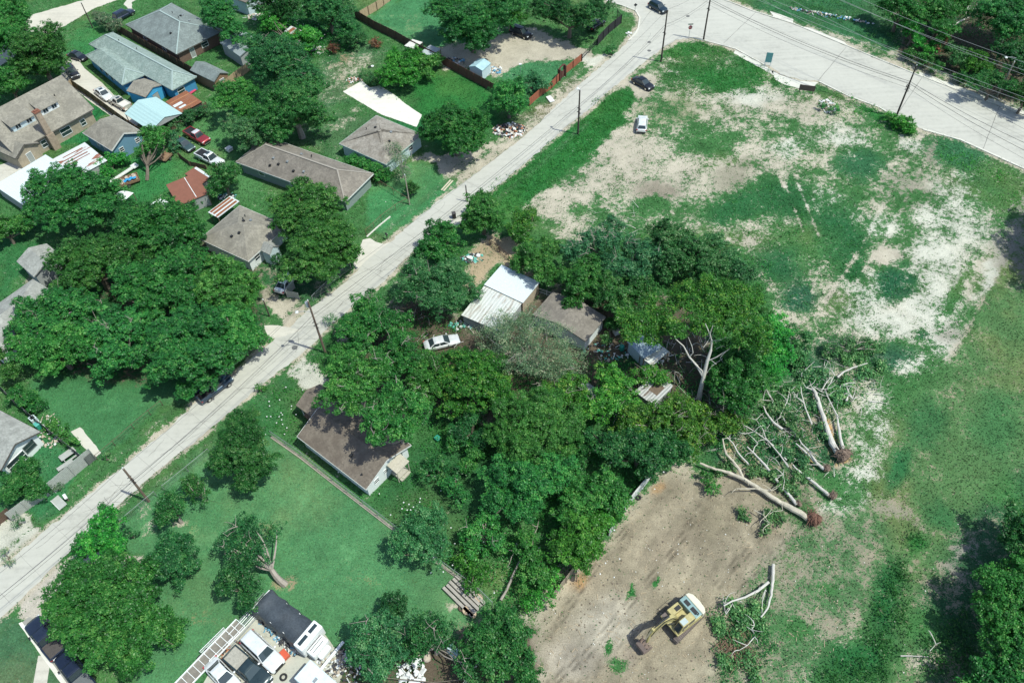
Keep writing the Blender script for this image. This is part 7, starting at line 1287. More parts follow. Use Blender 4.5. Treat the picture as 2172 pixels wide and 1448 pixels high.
T('leafy street-side tree with dead twigs right of the white-capped pole', [(775, 650, 36), (750, 700, 34), (800, 690, 40), (765, 735, 34)], 'green', 5, dens=68, dead=9)
T('tree overhanging the old white sedan from the left', [(840, 690, 38), (850, 740, 40), (820, 780, 42), (870, 780, 36)], 'green', 5, dens=72, dead=8)
T('tree over the upper end of the brown shingle roof', [(740, 780, 40), (770, 830, 44), (720, 830, 32), (790, 790, 38), (745, 860, 30), (690, 850, 20)], 'green', 8.5, dens=70, dead=6, tall=True)
T('tree casting shade on the middle of the brown shingle roof', [(840, 850, 44), (800, 890, 38), (850, 910, 36), (880, 870, 36), (800, 930, 22)], 'green', 9, dens=70, dead=6, tall=True)
T('olive-leaved oak right of the old white sedan', [(985, 780, 44), (1030, 780, 46), (1000, 830, 44), (950, 810, 36), (1050, 820, 36), (960, 860, 30), (1060, 850, 36)], 'olive', 6.5, dens=78)
T('tall soft-crowned tree in the centre of the woods', [(1090, 890, 52), (1150, 880, 54), (1190, 930, 48), (1120, 950, 54), (1060, 930, 36), (1210, 890, 36)], 'green', 7.5, dens=84, leaf=.22) if False else T('tall soft-crowned tree in the centre of the woods', [(1090, 890, 52), (1150, 880, 54), (1190, 930, 48), (1120, 950, 54), (1060, 930, 36), (1210, 890, 36)], 'green', 7.5, dens=100, leaf=.22)
T('lower crown beneath the tall soft-crowned tree', [(1080, 1010, 48), (1130, 1030, 52), (1180, 1000, 46), (1060, 1060, 36), (1110, 1080, 40)], 'green', 6, dens=80, leaf=.24)
T('leafy tree over the small grey metal roof', [(1280, 860, 40), (1310, 820, 36), (1245, 870, 30), (1290, 800, 30), (1330, 860, 30)], 'olive', 4.5, dens=60, dead=8)
T('leafy tree around the collapsing corrugated shack', [(1350, 890, 40), (1400, 890, 40), (1440, 880, 36), (1330, 920, 30), (1450, 910, 30)], 'olive', 3.2, dens=58, dead=8)
T('fallen-looking bush by the cut trees at the dirt edge', [(1490, 920, 36), (1530, 900, 36), (1460, 950, 30), (1560, 900, 26)], 'olive', 1.6, 'shrub', 'shrub', dens=50, dead=10)
T('dark tree in the shade above the flowering undergrowth', [(1300, 960, 40), (1350, 950, 44), (1400, 950, 42), (1380, 985, 36), (1440, 960, 30), (1255, 930, 26)], 'dark', 3.4, dens=84)
T('tree behind the weathered white sheet wall', [(1240, 1060, 44), (1285, 1040, 40), (1310, 1070, 30), (1210, 1090, 36)], 'green', 3.4, dens=80)
T('bright round tree overhanging the broken board fence', [(1225, 1140, 44), (1190, 1160, 34), (1250, 1170, 30), (1230, 1190, 26), (1260, 1120, 28)], 'bright', 4.2, dens=90)
T('small bush hanging over the upper broken fence', [(1290, 1100, 26), (1270, 1110, 20), (1310, 1090, 16)], 'bright', 2, 'shrub', 'shrub')
T('bushy shrubs below the tall soft-crowned tree on the left', [(1010, 960, 26), (990, 990, 24), (960, 940, 18)], 'green', 1.4, 'shrub', 'shrub')
T('shrub at the bottom dirt bush cluster under the excavator logs', [(1510, 1030, 16), (1500, 1015, 14)], 'green', .9, 'shrub', 'shrub')
T('low dark green shrub beside the avenue pole', [(1910, 262, 24), (1885, 250, 14), (1930, 275, 16)], 'bright', .8, 'shrub', 'shrub', dens=90)
T('green round shrub at the white rubble', [(1772, 232, 11), (1745, 224, 8)], 'green', .8, 'shrub', 'shrub')
T('low shrub on the verge with yucca leaves near the left street edge', [(552, 825, 12)], 'green', .5, 'shrub', 'plant', dens=40)
T('shrub at the street corner of the turnout', [(700, 680, 14), (715, 700, 12)], 'teal', .9, 'shrub', 'shrub', leaf=.2)
T('grey-green hedge shrub at the left road verge, bottom left', [(8, 1175, 12), (20, 1190, 10)], 'grey', .6, 'shrub', 'shrub', leaf=.2)
T('tangled shrub clump at the left of the flowering undergrowth, upper', [(955, 1030, 24), (975, 1055, 22)], 'green', 1.7, 'shrub', 'shrub', dens=60)
T('tangled shrub clump beside the bare leaning dead trunk', [(1035, 1110, 30), (1000, 1135, 28), (1050, 1150, 26), (1010, 1170, 22)], 'green', 2.0, 'shrub', 'shrub', dens=60, dead=3)
T('tangled shrub clump at the pasture fence corner end', [(985, 1190, 24), (1015, 1215, 24), (1000, 1240, 18)], 'bright', 1.4, 'shrub', 'shrub', dens=60)
T('tall flowering thicket right of the bare leaning dead trunk', [(1110, 1150, 30), (1130, 1190, 32), (1150, 1225, 28), (1120, 1230, 22)], 'green', 2.2, 'shrub', 'shrub', dens=66)
T('thicket below the bright round tree at the lower board fence', [(1170, 1225, 22), (1150, 1265, 24), (1130, 1275, 22)], 'bright', 1.8, 'shrub', 'shrub', dens=66)
T('dark thicket filling the shade right of the brown-roofed white house', [(930, 985, 26), (905, 1010, 22), (960, 1000, 18)], 'dark', 1.3, 'shrub', 'shrub', dens=54)
T('tree just below the old white sedan', [(915, 775, 34), (890, 810, 34), (935, 820, 30), (905, 845, 26)], 'green', 4.5, dens=66, dead=5)
T('ragged tree between the grey feathery tree and the small grey metal roof', [(1215, 820, 34), (1180, 850, 34), (1235, 850, 26), (1160, 830, 24)], 'olive', 4.5, dens=60, dead=5)
T('leafy bush tree beside the gravel turnout below the transformer pole', [(722, 750, 24), (735, 775, 24), (712, 790, 16)], 'green', 3.2, dens=60)
T('leafy tree right behind the forked white trunk', [(1530, 775, 34), (1545, 745, 30), (1515, 805, 24), (1520, 750, 22)], 'green', 5, dens=60)
T('low olive bush at the foot of the white trunk', [(1455, 862, 24), (1430, 850, 18), (1490, 872, 22)], 'olive', 1.6, 'shrub', 'shrub')
T('small olive tree between the shacks', [(1378, 795, 24), (1400, 806, 20), (1350, 800, 18)], 'olive', 3.5, dens=50, dead=4)
T('ragged bush at the dirt edge below the corrugated shack', [(1420, 940, 26), (1395, 925, 22), (1460, 925, 20)], 'green', 2, 'shrub', 'shrub')
T('dark shrub thicket in the shade left of the soft-crowned tree', [(1000, 890, 30), (975, 920, 26), (1020, 930, 24)], 'dark', 2.2, 'shrub', 'shrub')
T('low bush in the gap right of the brown-roofed wooden house', [(1300, 690, 20), (1285, 715, 12)], 'dark', 1.6, 'shrub', 'shrub')
T('sprawling green bush on the felled-tree side of the lime tree', [(1690, 760, 24), (1700, 720, 20), (1680, 700, 18)], 'teal', 1.3, 'shrub', 'shrub')
T('uprooted leafy heap above the thick felled trunk', [(1765, 745, 26), (1800, 735, 22), (1840, 735, 24)], 'pale', .8, 'shrub', 'shrub', dens=22, dead=8)
T('leafy heap of cut branches left of the slender felled trunks', [(1585, 880, 26), (1560, 905, 22), (1600, 850, 22)], 'pale', 1.0, 'shrub', 'shrub', dens=26, dead=10)
T('low growth in front of the tall soft-crowned tree, lower right', [(1220, 990, 26), (1240, 960, 24), (1200, 1030, 26)], 'dark', 2, 'shrub', 'shrub')
# right edge
T('big glossy tree at the lower right edge', [(2130, 1260, 56), (2165, 1220, 50), (2120, 1320, 54), (2170, 1310, 60), (2150, 1380, 60), (2190, 1260, 50), (2090, 1290, 26)], 'green', 7.5, dens=80, leaf=.28)
T('tree off the right edge with branch tips in frame', [(2190, 1120, 56), (2150, 1150, 36), (2230, 1180, 60), (2172, 1180, 40)], 'dark', 7, dens=70)
T('tree at the bottom right corner', [(2110, 1430, 46), (2170, 1440, 56), (2060, 1470, 40), (2140, 1490, 60)], 'green', 5.5, dens=70)
T('out-of-frame tree shading the right edge of the lot', [(2290, 470, 66), (2310, 540, 60), (2270, 430, 50)], 'green', 9, dens=50)
# top right woods
for k_, (lb, lo, kd, hc_) in enumerate([
    ('tree at the top right woods, leftmost tall clump', [(1905, 20, 36), (1940, 40, 34), (1880, 5, 30)], 'green', 4.5), ('tree at the top right woods beneath the power lines, centre', [(1985, 30, 42), (2020, 15, 36), (2000, 70, 30)], 'green', 5),
    ('bright sapling cluster at the woods edge, left', [(1935, 68, 24), (1950, 92, 16), (1918, 58, 14)], 'bright', 2.6), ('bright sapling between the left and right sapling clusters', [(1980, 98, 16), (1970, 112, 12)], 'bright', 2.2),
    ('bright sapling cluster at the woods edge, right', [(2075, 125, 22), (2090, 145, 18), (2060, 142, 18)], 'bright', 2.6), ('tall tree at the top right corner with pale limb', [(2110, 40, 48), (2150, 70, 46), (2140, 20, 46), (2175, 40, 46)], 'green', 6),
    ('tree at the right edge above the grey lamp pole', [(2160, 120, 36), (2185, 150, 40), (2130, 110, 30)], 'dark', 5), ('dark tree behind the grey lamp pole', [(2100, 170, 26), (2070, 180, 20), (2140, 190, 24)], 'dark', 3.2),
    ('tree right of the grey lamp pole at the edge', [(2165, 200, 24), (2185, 215, 26)], 'dark', 3.2), ('dry orange-brown sapling in the woods gap', [(1998, 88, 14), (1992, 104, 10), (2005, 74, 10)], 'brown', 2.2), ('scrubby tree behind the two bright clusters', [(2020, 110, 22), (2035, 130, 20)], 'teal', 2.0),
    ('scrub at the dark woods floor near the avenue', [(1960, 130, 18), (1985, 145, 16), (1930, 115, 14)], 'dark', 1.2), ('scrub beside the grey lamp pole foot', [(2040, 165, 16), (2070, 160, 14)], 'dark', 1.2)]):
    T(lb, lo, kd, hc_, dens=60)

# white-trunked sycamore: limbs follow the photo
def world_at(x, y, z): return P(x, y, z)
sb = P(1482, 846); syc = empty('sycamore_tree', (sb[0], sb[1], 0), 0, 'white-trunked sycamore forking below a wide olive crown, tallest in the centre', 'tree')
def L3(x, y, z): p = P(x, y, z); return (p[0] - sb[0], p[1] - sb[1], z)
rs = np.random.RandomState(11); mb = MB()
f1 = L3(1492, 800, 3.4); f2 = L3(1500, 766, 5.6); f3 = L3(1508, 742, 7.0)
mb.tube([(0, 0, -.1), L3(1486, 826, 1.6), f1, f2, f3], [.36, .29, .25, .21, .17], 10)
for pts, r0 in (([f1, L3(1478, 775, 4.9), L3(1462, 757, 6.2), L3(1450, 734, 7.6), L3(1432, 718, 8.6)], .28), ([f1, L3(1489, 786, 4.4), L3(1474, 772, 5.2), L3(1463, 758, 6.2)], .18), ([f3, L3(1510, 722, 8.2), L3(1502, 700, 9.6), L3(1496, 686, 10.5)], .22), ([f3, L3(1510, 725, 8.1), L3(1506, 708, 9.2), L3(1512, 690, 10.4)], .18), ([f2, L3(1520, 757, 6.6), L3(1532, 749, 7.2), L3(1545, 742, 7.8)], .14), ([f1, L3(1510, 776, 5.0), L3(1533, 760, 6.2)], .10),
    ([L3(1462, 757, 6.2), L3(1470, 748, 7.0), L3(1468, 735, 7.8), L3(1460, 715, 8.8)], .12), ([f3, L3(1508, 722, 8.0), L3(1525, 722, 8.6), L3(1540, 715, 9.2)], .10)): mb.tube(pts, [r0 * .6 * (1 - .7 * i / (len(pts) - 1)) for i in range(len(pts))], 8)
for _ in range(9): a = np.array(L3(rs.uniform(1460, 1540), rs.uniform(715, 775), rs.uniform(5, 8))); limb(mb, a, a + rs.randn(3) * 1.5 + np.array([0, 0, .6]), .045, .015, rs, .2)
mb.build('trunk', BARKW, syc)
lob = []
for x, y, r in [(1365, 685, 30), (1400, 655, 36), (1450, 630, 40), (1510, 620, 44), (1560, 635, 42), (1595, 665, 34), (1545, 680, 38), (1480, 665, 36), (1425, 690, 28), (1612, 705, 28), (1345, 710, 26), (1385, 712, 26), (1580, 715, 30), (1330, 670, 26), (1485, 695, 26), (1535, 702, 26), (1440, 706, 22), (1400, 690, 30), (1520, 650, 40), (1470, 635, 36), (1620, 735, 22), (1600, 630, 28)]:
    z = 9.5 + rs.uniform(-1, 1.2); p = L3(x, y, z); R = r * mpp(x, y, z); lob.append((p[0], p[1], z, R * .62))
    for i in range(9): g = rs.rand() * 6.28; e = rs.uniform(-.2, .8); lob.append((p[0] + R * .7 * math.cos(g), p[1] + R * .7 * math.sin(g), z + R * .55 * math.sin(e), R * rs.uniform(.22, .38)))
C, N, Tn = crown_points(np.array(lob), rs, 120, .8, .36, -.4); np_mesh('crown', leaf_quads(C, N, .23, rs), len(C), LEAF['olive'], Tn, syc); NLEAF[0] += len(C)

# ------------------------------------------------------------------ felled trees and brush
def felled(label, pts, r0, branches=(), leaves=(), ball=None, bark=BARKW, kind='pale', name='felled_tree', red=None, z0=.35):
    o = P(*pts[0]); root = empty(name, (o[0], o[1], 0), 0, label, 'felled tree'); Q = lambda x, y, z: tuple(P(x, y, z) - np.array([o[0], o[1], 0])); rs = np.random.RandomState(int(pts[0][0])); n = len(pts)
    mb = MB(); zz = [z0 + r0 * .6 + .35 * i / n + rs.uniform(-.04, .04) for i in range(n)]; PT = [np.array(Q(x, y, z)) for (x, y), z in zip(pts, zz)]; fp = [PT[i] + (PT[i + 1] - PT[i]) * t + rs.normal(0, r0 * .07, 3) for i in range(n - 1) for t in (0, .25, .5, .75)] + [PT[-1]]; mb.tube(fp, [r0 * (1 - .62 * i / (len(fp) - 1)) * (1 + rs.uniform(-.13, .13)) for i in range(len(fp))], 10); mb.build('trunk', bark, root)
    if branches:
        mb = MB()
        for br, r in branches: MB().tube([Q(x, y, z0 + .35 + .18 * i) for i, (x, y) in enumerate(br)], [r * (1 - .6 * i / max(1, len(br) - 1)) for i in range(len(br))], 7).build('branch', bark, root)
        for _ in range(4 * len(branches)):
            br, r = branches[rs.randint(len(branches))]; x, y = br[rs.randint(len(br))]; a = np.array(Q(x, y, z0 + .5)); limb(mb, a, a + np.array([rs.uniform(-1.4, 1.4), rs.uniform(-1.4, 1.4), rs.uniform(0, .8)]), .05, .015, rs, .15)
        tag(mb.build('twigs', bark, root), kind='stuff')
    if ball:
        R = ball; mb = MB(); d = np.array(Q(*pts[0], 0)) - np.array(Q(*pts[1], 0)); d /= np.linalg.norm(d)
        for i in range(70):
            v = rs.randn(3) + d * 1.1; v /= np.linalg.norm(v); v[2] = abs(v[2]) * .9 - .1; a = np.array([0, 0, r0 + z0]); limb(mb, a, a + v * R * rs.uniform(.5, 1.1), .07, .015, rs, .2, 3)
        rnd = random.Random(4); mb.lump((d[0] * .3, d[1] * .3, r0 + z0), R * .55, R * .5, rnd, 10, 7); mb.build('root_ball', red or rough_mat('root_soil', (.17, .12, .09), .4, 4), root)
    if leaves:
        L = []
        for x, y, r in leaves: p = Q(x, y, .5); R = r * mpp(x, y); L += [(p[0] + rs.uniform(-.5, .5) * R, p[1] + rs.uniform(-.5, .5) * R, rs.uniform(.2, .8), R * rs.uniform(.25, .5)) for _ in range(7)]
        C, N, Tn = crown_points(np.array(L), rs, 62, .5, .34, -.1); k = C[:, 2] > .03; C, N, Tn = C[k], N[k], Tn[k]; np_mesh('foliage', leaf_quads(C, N, .27, rs), len(C), LEAF[kind], Tn, root)
    return root
felled('largest felled trunk, speckled bark and reddish root plate, crossing the dirt edge', [(1718, 1102), (1690, 1083), (1655, 1065), (1620, 1042), (1585, 1020), (1565, 1010), (1540, 1000), (1510, 993), (1485, 982)], .35,
    [([(1576, 1014), (1568, 995), (1555, 978), (1540, 962), (1536, 948), (1533, 930)], .2), ([(1635, 1040), (1600, 1036), (1562, 1036)], .12), ([(1618, 1100), (1640, 1084), (1660, 1082)], .08), ([(1600, 1082), (1620, 1092), (1632, 1110)], .07)], [(1570, 1088, 22), (1640, 1095, 24), (1620, 1125, 14), (1545, 985, 22), (1600, 1000, 20), (1660, 1030, 16), (1525, 1000, 14)], 1.5, red=rough_mat('red_root', (.15, .075, .05), .5, 4), bark=rough_mat('mottled_bark', (.46, .41, .32), .45, 1.6))
felled('longest slender felled trunk split orange at its end, second from the left', [(1690, 1070), (1670, 1045), (1645, 1015), (1622, 985), (1600, 962), (1585, 947)], .21, [([(1597, 960), (1600, 948), (1608, 940)], .08), ([(1660, 1040), (1664, 1020), (1661, 1005)], .05)], [(1650, 1010, 22), (1680, 1035, 22), (1700, 1010, 24), (1620, 1000, 14)], .5)
felled('grey felled trunk with thin root tangle, third from the left', [(1760, 1052), (1735, 1030), (1710, 1010), (1690, 995), (1682, 985)], .21, [([(1672, 990), (1655, 965), (1630, 935), (1608, 920)], .1)], [(1660, 960, 24), (1700, 980, 20), (1640, 930, 22), (1600, 930, 20), (1620, 900, 22)], .8)
felled('forked felled trunk with dark roots between the sawdust patches', [(1748, 995), (1725, 975), (1705, 955), (1688, 940)], .21, [([(1735, 985), (1715, 955), (1700, 940), (1695, 930)], .14), ([(1660, 910), (1640, 895), (1625, 875), (1620, 862)], .18)], [(1680, 900, 30), (1650, 870, 30), (1640, 850, 20), (1700, 930, 14), (1590, 880, 26), (1560, 860, 24)], .7)
felled('thick pale felled trunk with a wide root plate beside orange sawdust', [(1780, 968), (1765, 940), (1753, 905), (1745, 880), (1735, 850), (1728, 830), (1722, 822)], .42, [([(1742, 830), (1750, 815), (1762, 800)], .1), ([(1728, 830), (1718, 824), (1710, 822)], .12)], [(1720, 860, 18), (1740, 905, 14), (1710, 790, 26), (1740, 790, 20), (1750, 925, 12)], 1.5)
felled('straight thin felled trunk sharing the wide root plate', [(1790, 962), (1783, 930), (1777, 895), (1775, 878)], .24, [([(1775, 880), (1765, 860), (1755, 840), (1750, 825)], .1), ([(1795, 850), (1800, 835), (1796, 820)], .14)], [(1785, 845, 26), (1800, 815, 22), (1770, 830, 20), (1830, 790, 20)], 1.1)
felled('pale forked branch lying at the right edge of the lime tree', [(1700, 798), (1692, 775), (1682, 755), (1678, 735), (1672, 705), (1660, 685), (1642, 670)], .15, [([(1700, 798), (1708, 785), (1712, 775)], .1), ([(1712, 750), (1705, 730), (1702, 712)], .07)], [(1700, 740, 18), (1690, 780, 16), (1715, 710, 12)])
felled('broken white branches right of the thick felled trunk', [(1776, 800), (1790, 788), (1808, 780), (1840, 770)], .16, [([(1784, 818), (1800, 812), (1815, 812)], .14), ([(1798, 828), (1808, 845), (1812, 835)], .14), ([(1760, 815), (1770, 795)], .08)], [(1830, 750, 30), (1860, 735, 22), (1800, 760, 20), (1840, 790, 22), (1870, 775, 18)])
felled('white broken branches with brush heap right of the excavator', [(1640, 1196), (1639, 1230), (1636, 1262), (1628, 1290), (1614, 1308)], .2, [([(1630, 1234), (1608, 1252), (1580, 1266), (1553, 1274), (1535, 1284)], .17), ([(1556, 1272), (1548, 1290), (1540, 1302)], .08), ([(1624, 1250), (1617, 1275), (1616, 1300)], .06), ([(1600, 1325), (1594, 1335)], .08), ([(1600, 1350), (1585, 1368), (1568, 1378)], .06)],
    [(1560, 1290, 26), (1600, 1290, 26), (1530, 1320, 26), (1580, 1320, 26), (1560, 1350, 20), (1620, 1330, 20), (1540, 1400, 22), (1580, 1400, 24), (1600, 1430, 20)])
felled('broken sapling mound at the top right woods, pale bare trunk', [(2020, 56), (2038, 45), (2056, 36), (2078, 30), (2090, 29)], .17, [([(2058, 20), (2075, 19), (2094, 19)], .17), ([(2048, 30), (2052, 22), (2060, 18)], .1)], [], bark=BARKW, z0=.8)
felled('long thin limb with leafy tip reaching up-left beyond the grey trunk', [(1668, 975), (1640, 945), (1612, 922), (1585, 905), (1560, 893)], .13, [([(1625, 932), (1618, 910), (1604, 890)], .07), ([(1600, 915), (1580, 920), (1560, 918)], .05)], [(1565, 885, 20), (1590, 885, 16)])
felled('long thin limb above the sawdust, parallel to the forked trunk', [(1695, 930), (1668, 898), (1650, 868), (1630, 835), (1618, 812)], .13, [([(1655, 880), (1670, 850), (1675, 828)], .07), ([(1640, 850), (1618, 848), (1600, 838)], .06)], [(1620, 815, 20), (1670, 830, 18)])
felled('pale broken pole with snapped end between the thick trunk and the lime tree', [(1722, 900), (1708, 865), (1700, 835), (1698, 815)], .12, [([(1705, 855), (1690, 842), (1680, 826)], .06)], [(1690, 820, 16)])
felled('crooked pale limb at the top of the sawdust patch near the sycamore', [(1588, 985), (1565, 960), (1555, 940), (1530, 915), (1518, 890)], .12, [([(1545, 930), (1552, 905), (1548, 885)], .06)], [(1520, 885, 22), (1548, 880, 16)])
felled('bare grey limb lying across the brush below the sycamore foot', [(1560, 860), (1530, 868), (1500, 880), (1470, 885)], .11, [([(1510, 876), (1498, 896), (1480, 908)], .05)], [(1480, 898, 16)], bark=BARKG)
felled('thin white pole-like log on the rough grass near the bottom right', [(1910, 1390), (1930, 1390), (1950, 1391), (1978, 1392)], .07, [([(1972, 1380), (1985, 1366)], .04)])
felled('bare leaning dead trunk in the undergrowth near the bottom middle', [(1062, 1272), (1075, 1250), (1090, 1215), (1107, 1178)], .17, [([(1120, 1158), (1130, 1140), (1140, 1118)], .08), ([(1085, 1180), (1092, 1170)], .05)], [], bark=BARKG, z0=.8)
felled('fallen pale limb over leaf litter left of the cut trees', [(1395, 922), (1378, 915), (1360, 912)], .18, [([(1400, 900), (1412, 915), (1430, 920), (1445, 912)], .10)], [(1370, 925, 10)], bark=BARKG, kind='olive', z0=.6)
# brown root mass by the brush heap
mb = MB(); rs = np.random.RandomState(9); c0 = P(1562, 1375)
for _ in range(150): g = rs.rand() * 6.28; rr = rs.rand() * 1.9; a = np.array([c0[0] + rr * math.cos(g), c0[1] + rr * math.sin(g), .05]); limb(mb, a, a + np.array([rs.uniform(-1.3, 1.3), rs.uniform(-1.3, 1.3), rs.uniform(.1, .9)]), .04, .015, rs, .15, 3)
tag(mb.build('brush_heap', rough_mat('brown_brush', (.24, .15, .10), .35, 4)), 'tangled heap of brown roots and twigs right of the excavator', 'brush', kind='stuff')
mb = MB()
for (x, y, w_, h_, n) in ((1620, 870, 140, 60, 130), (1500, 900, 80, 60, 60), (1690, 960, 80, 60, 60), (1780, 820, 90, 60, 50), (1440, 760, 120, 60, 60), (1360, 880, 80, 40, 40), (1000, 690, 140, 40, 30), (1300, 470, 60, 30, 30)):
    for _ in range(n): q = P(x + rs.uniform(-w_, w_), y + rs.uniform(-h_, h_)); a = np.array([q[0], q[1], .15]); g = rs.rand() * 6.28; L = rs.uniform(.6, 2.6); limb(mb, a, a + np.array([L * math.cos(g), L * math.sin(g), rs.uniform(0, .5)]), rs.uniform(.02, .06), .012, rs, .1, 4)
tag(mb.build('fallen_branches', BARKW), 'scattered pale broken branches and sticks among the felled trees', 'branches', kind='stuff')

# ------------------------------------------------------------------ ground cover (uncountable)
def cover(name, label, cat, polys, dens, h, leaf, kind, seed=1, clump=.35, flowers=0, hvar=.6, thresh=0, soft=0):
    """low leafy growth inside photo polygons"""
    rs = np.random.RandomState(seed); Cs, Ns, Ts = [], [], []
    for poly in polys:
        w_ = np.array([P(*p)[:2] for p in poly]); lo, hi = w_.min(0), w_.max(0); A = float(np.prod(hi - lo)); n = int(A * dens / 8); c = rs.uniform(lo, hi, (n, 2)); px, py = PX(c[:, 0], c[:, 1]); c = c[inside(poly, px + soft * (fbm(c[:, 0], c[:, 1], 1.6, 3, 3.0) - .5) * 46, py + soft * (fbm(c[:, 0], c[:, 1], 1.6, 3, 33.0) - .5) * 46)]
        nz = fbm(c[:, 0], c[:, 1], 2.2, 3, seed); 
        if thresh: k = nz > thresh; c, nz = c[k], nz[k]
        if not len(c): continue
        hh = h * (.35 + hvar * nz * 1.6); q = rs.randn(len(c), 8, 3) * clump * np.array([1, 1, .5]); z = hh[:, None] * rs.uniform(.3, 1.0, (len(c), 8)); pts = np.stack([c[:, None, 0] + q[..., 0], c[:, None, 1] + q[..., 1], np.maximum(z + q[..., 2] * .3, .04)], -1)
        Cs.append(pts.reshape(-1, 3)); Ns.append((q + rs.randn(*q.shape) * .5 + np.array([0, 0, .8])).reshape(-1, 3)); Ts.append(np.repeat(np.clip(.25 + nz * .5, 0, 1), 8) + rs.normal(0, .15, len(c) * 8))
    C, N, Tn = np.concatenate(Cs), np.concatenate(Ns), np.clip(np.concatenate(Ts), 0, 1); o = np_mesh(name, leaf_quads(C, N, leaf, rs), len(C), LEAF[kind], Tn); tag(o, label, cat, kind='stuff'); NLEAF[0] += len(C)
    if flowers:
        k = rs.choice(len(C), flowers); mb = MB(); rnd = random.Random(2); cen = C[rs.choice(len(C), max(3, flowers // 22))]
        for i in range(flowers): b = cen[rs.randint(len(cen))]; j = C[k[i]] if i % 3 == 0 else b + rs.randn(3) * np.array([1.6, 1.6, 0]); mb.lump((j[0], j[1], h * 1.15 + rs.uniform(-.1, .3)), .10, .07, rnd, 6, 4)
        tag(mb.build('flowers', JW), 'white flower heads dotted over the ' + cat + ' ' + ('in the centre' if flowers > 150 else 'beside the white house wall' if flowers < 40 else 'near the top edge'), 'flowers', kind='stuff')
    return o
cover('undergrowth', 'dense flowering undergrowth filling the middle of the centre woods', 'undergrowth', [[(1180, 930), (1400, 930), (1385, 1010), (1320, 1090), (1230, 1200), (1160, 1270), (1080, 1290), (1020, 1230), (960, 1180), (980, 1100), (1080, 1100)], [(840, 1090), (920, 1060), (960, 1180), (1040, 1280), (1010, 1250)]], 26, .9, .24, 'green', 1, flowers=120)
cover('undergrowth', 'shaded leafy undergrowth around the shacks and sycamore foot', 'undergrowth', [[(1260, 760), (1480, 780), (1640, 700), (1660, 850), (1560, 930), (1400, 900), (1260, 900)], [(1150, 560), (1400, 480), (1640, 560), (1640, 660), (1400, 640), (1280, 640)], [(760, 800), (1260, 760), (1260, 900), (1050, 960), (860, 960)]], 16, .8, .22, 'green', 2, thresh=.42)
cover('undergrowth', 'leafy undergrowth between street trees and the old white sedan', 'undergrowth', [[(690, 720), (760, 640), (880, 620), (980, 690), (1000, 760), (920, 800), (760, 800)], [(880, 900), (1050, 900), (1040, 1000), (900, 960)], [(640, 750), (720, 700), (760, 800), (720, 850)]], 18, .6, .22, 'green', 3, thresh=.36)
cover('undergrowth', 'flowering thicket near the top edge left of the long fence', 'undergrowth', [[(555, 30), (700, 20), (760, 60), (740, 110), (640, 130), (540, 80)]], 22, 1.1, .26, 'green', 4, flowers=60)
cover('undergrowth', 'dark leafy undergrowth beneath the pecans', 'undergrowth', [[(200, 480), (560, 500), (540, 700), (380, 800), (120, 800), (60, 620)]], 5, .5, .26, 'deep', 5, thresh=.5)
cover('tall_weeds', 'tall green weeds in the strip between street and lot', 'weeds', [LUSH_STRIP, [(1410, 105), (1480, 88), (1620, 150), (1680, 190), (1620, 200), (1500, 205), (1400, 190), (1395, 150)]], 20, .38, .22, 'green', 6, thresh=.34, soft=1)
cover('tall_weeds', 'dark green weeds in the lush patches at lower right', 'weeds', [[(1895, 1180), (1925, 1200), (1930, 1330), (1890, 1448), (1720, 1448), (1820, 1380), (1860, 1270)], [(1950, 1340), (2060, 1290), (2100, 1448), (1960, 1448)], [(1910, 1150), (1960, 1130), (1965, 1170), (1920, 1180)]], 34, .9, .24, 'dark', 7, soft=1)
cover('tall_weeds', 'weedy growth along the avenue edge of the lot', 'weeds', [[(1740, 180), (1850, 225), (1955, 280), (1900, 290), (1780, 240)], [(1990, 300), (2172, 370), (2240, 400), (2172, 450), (2060, 390), (1985, 330)]], 11, .35, .24, 'bright', 8, thresh=.4)
cover('scrub', 'dark scrub filling the floor of the top right woods', 'scrub', [[(1870, 60), (1960, -20), (2200, -30), (2200, 240), (2050, 185), (1920, 130)], [(1600, -20), (1880, -20), (1900, 110), (1800, 60), (1700, 25)]], 9, .8, .26, 'dark', 9, thresh=.44)
cover('brush', 'green brush and leaf litter around the felled trees', 'brush', [[(1440, 900), (1560, 860), (1700, 830), (1840, 740), (1880, 800), (1800, 860), (1700, 960), (1690, 1040), (1640, 1020), (1560, 960), (1480, 960)], [(1490, 1290), (1620, 1290), (1640, 1380), (1600, 1448), (1510, 1448), (1520, 1340)]], 40, .6, .22, 'green', 10, thresh=.38, soft=1)
cover('tall_weeds', 'green weeds on the verge and front plot of the brown-roofed white house', 'weeds', [[(530, 870), (600, 795), (690, 850), (620, 940), (590, 925)], [(800, 1050), (880, 980), (950, 1000), (930, 1100), (850, 1090)], [(700, 980), (780, 1050), (765, 1062), (690, 1000)]], 10, .35, .22, 'bright', 11, thresh=.4, flowers=30)
cover('tall_weeds', 'weeds in the rough back lot around the white slab', 'weeds', [[(700, 100), (800, 100), (900, 150), (880, 230), (780, 170), (690, 200)], [(640, 250), (720, 240), (700, 330), (640, 320)]], 6, .3, .22, 'green', 12, thresh=.5)
m, n, l, b = newmat('grass_blades'); at = n.new('ShaderNodeAttribute'); at.attribute_name = 'vcol'; l.new(at.outputs['Color'], b.inputs['Base Color']); b.inputs['Roughness'].default_value = .8; b.inputs['Specular IOR Level'].default_value = .1
rs = np.random.RandomState(77); K = 1500000; X = rs.uniform(-140, 150, K); Y = rs.uniform(20, 195, K); px, py = PX(X, Y); dd = 22 + 0 * X
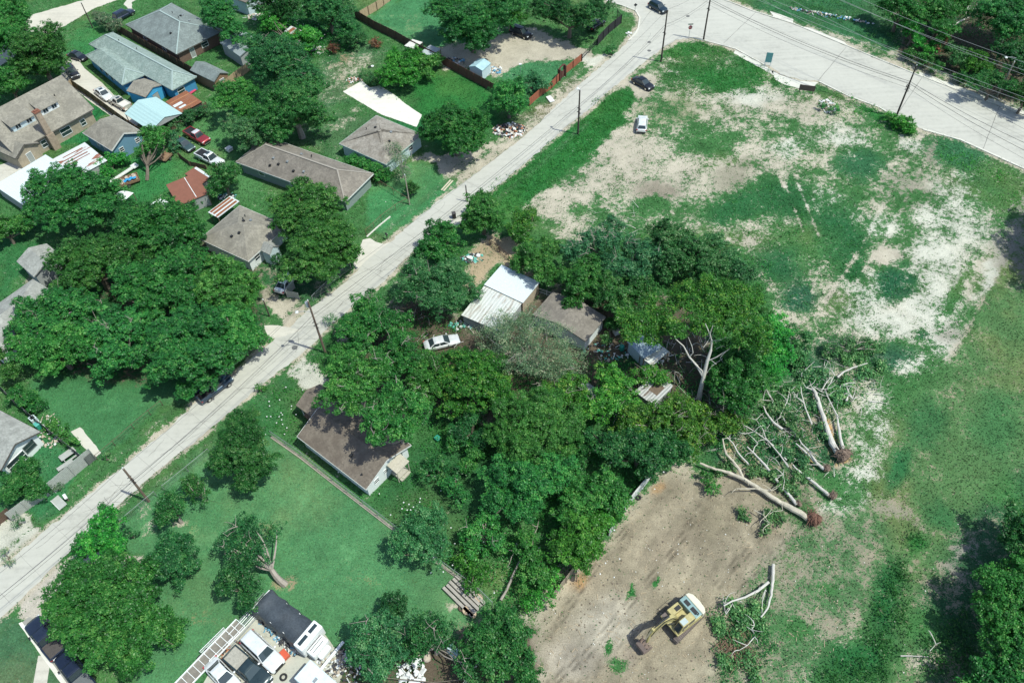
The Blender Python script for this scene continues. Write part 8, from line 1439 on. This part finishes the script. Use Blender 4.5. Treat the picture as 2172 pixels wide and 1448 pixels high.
k = (px > -40) & (px < 2212) & (py > -30) & (py < 1490); X, Y = X[k], Y[k]; k = rs.rand(len(X)) < .62; X, Y = X[k], Y[k]
gg2, gb2, gs2, px, py = ground_fields(X, Y); k = rs.rand(len(X)) > np.clip(gs2 * 1.08 - .03, 0, .97)
for poly in PADS:
    q = np.array(poly, float); bb = (px > q[:, 0].min()) & (px < q[:, 0].max()) & (py > q[:, 1].min()) & (py < q[:, 1].max()); ii = np.nonzero(bb & k)[0]; k[ii[inside(poly, px[ii], py[ii])]] = False
X, Y, gg2, gs2, px, py = X[k], Y[k], gg2[k], gs2[k], px[k], py[k]
lawn = np.zeros(len(X), bool)
for q in (4, 5, 7, 8, 9): lawn |= inside(LAYERS[q][0], px, py)
hh = np.where(lawn, .05, .05 + .16 * fbm(X, Y, 1.5, 3, 4.0)); C = np.stack([X, Y, hh * rs.uniform(.3, 1, len(X)) + .01], 1); N = rs.randn(len(X), 3) * np.where(lawn, .25, .55)[:, None] + np.array([0, 0, 1.0])
pt = fbm(X, Y, .7, 3, 8.0); br = np.clip(.72 + (pt - .5) * 1.3 + rs.normal(0, .24, len(X)), .42, 1.8) * np.where(lawn, 1.15, 1.05); br = np.where(lawn, 1 + (br - 1) * .45, br)
vc = np.clip(gg2 * br[:, None] * (1 + rs.normal(0, .12, (len(X), 3)) * np.array([1.5, .5, .6])), 0, .9)
o = np_mesh('grass', leaf_quads(C, N, .17, rs, .7), len(X), m, None, None, vcol=np.repeat(vc, 1, axis=0)); tag(o, 'grass blades and low weeds covering lawns, verges and the vacant lot', 'grass', kind='stuff'); print('grass', len(X))
cover('grass', 'darker lush clumps on the vacant lot', 'grass', [[(1865, 590), (1905, 570), (1945, 600), (1930, 640), (1880, 630)], [(1665, 610), (1705, 595), (1745, 625), (1730, 655), (1680, 650)], [(1600, 390), (1740, 400), (1850, 500), (1780, 640), (1700, 560), (1560, 480), (1500, 440)], [(1700, 700), (1860, 690), (1900, 770), (1800, 830), (1680, 800)]], 7, .22, .22, 'green', 15, thresh=.46)
print('leaves', NLEAF[0], 'objects', len(bpy.data.objects))
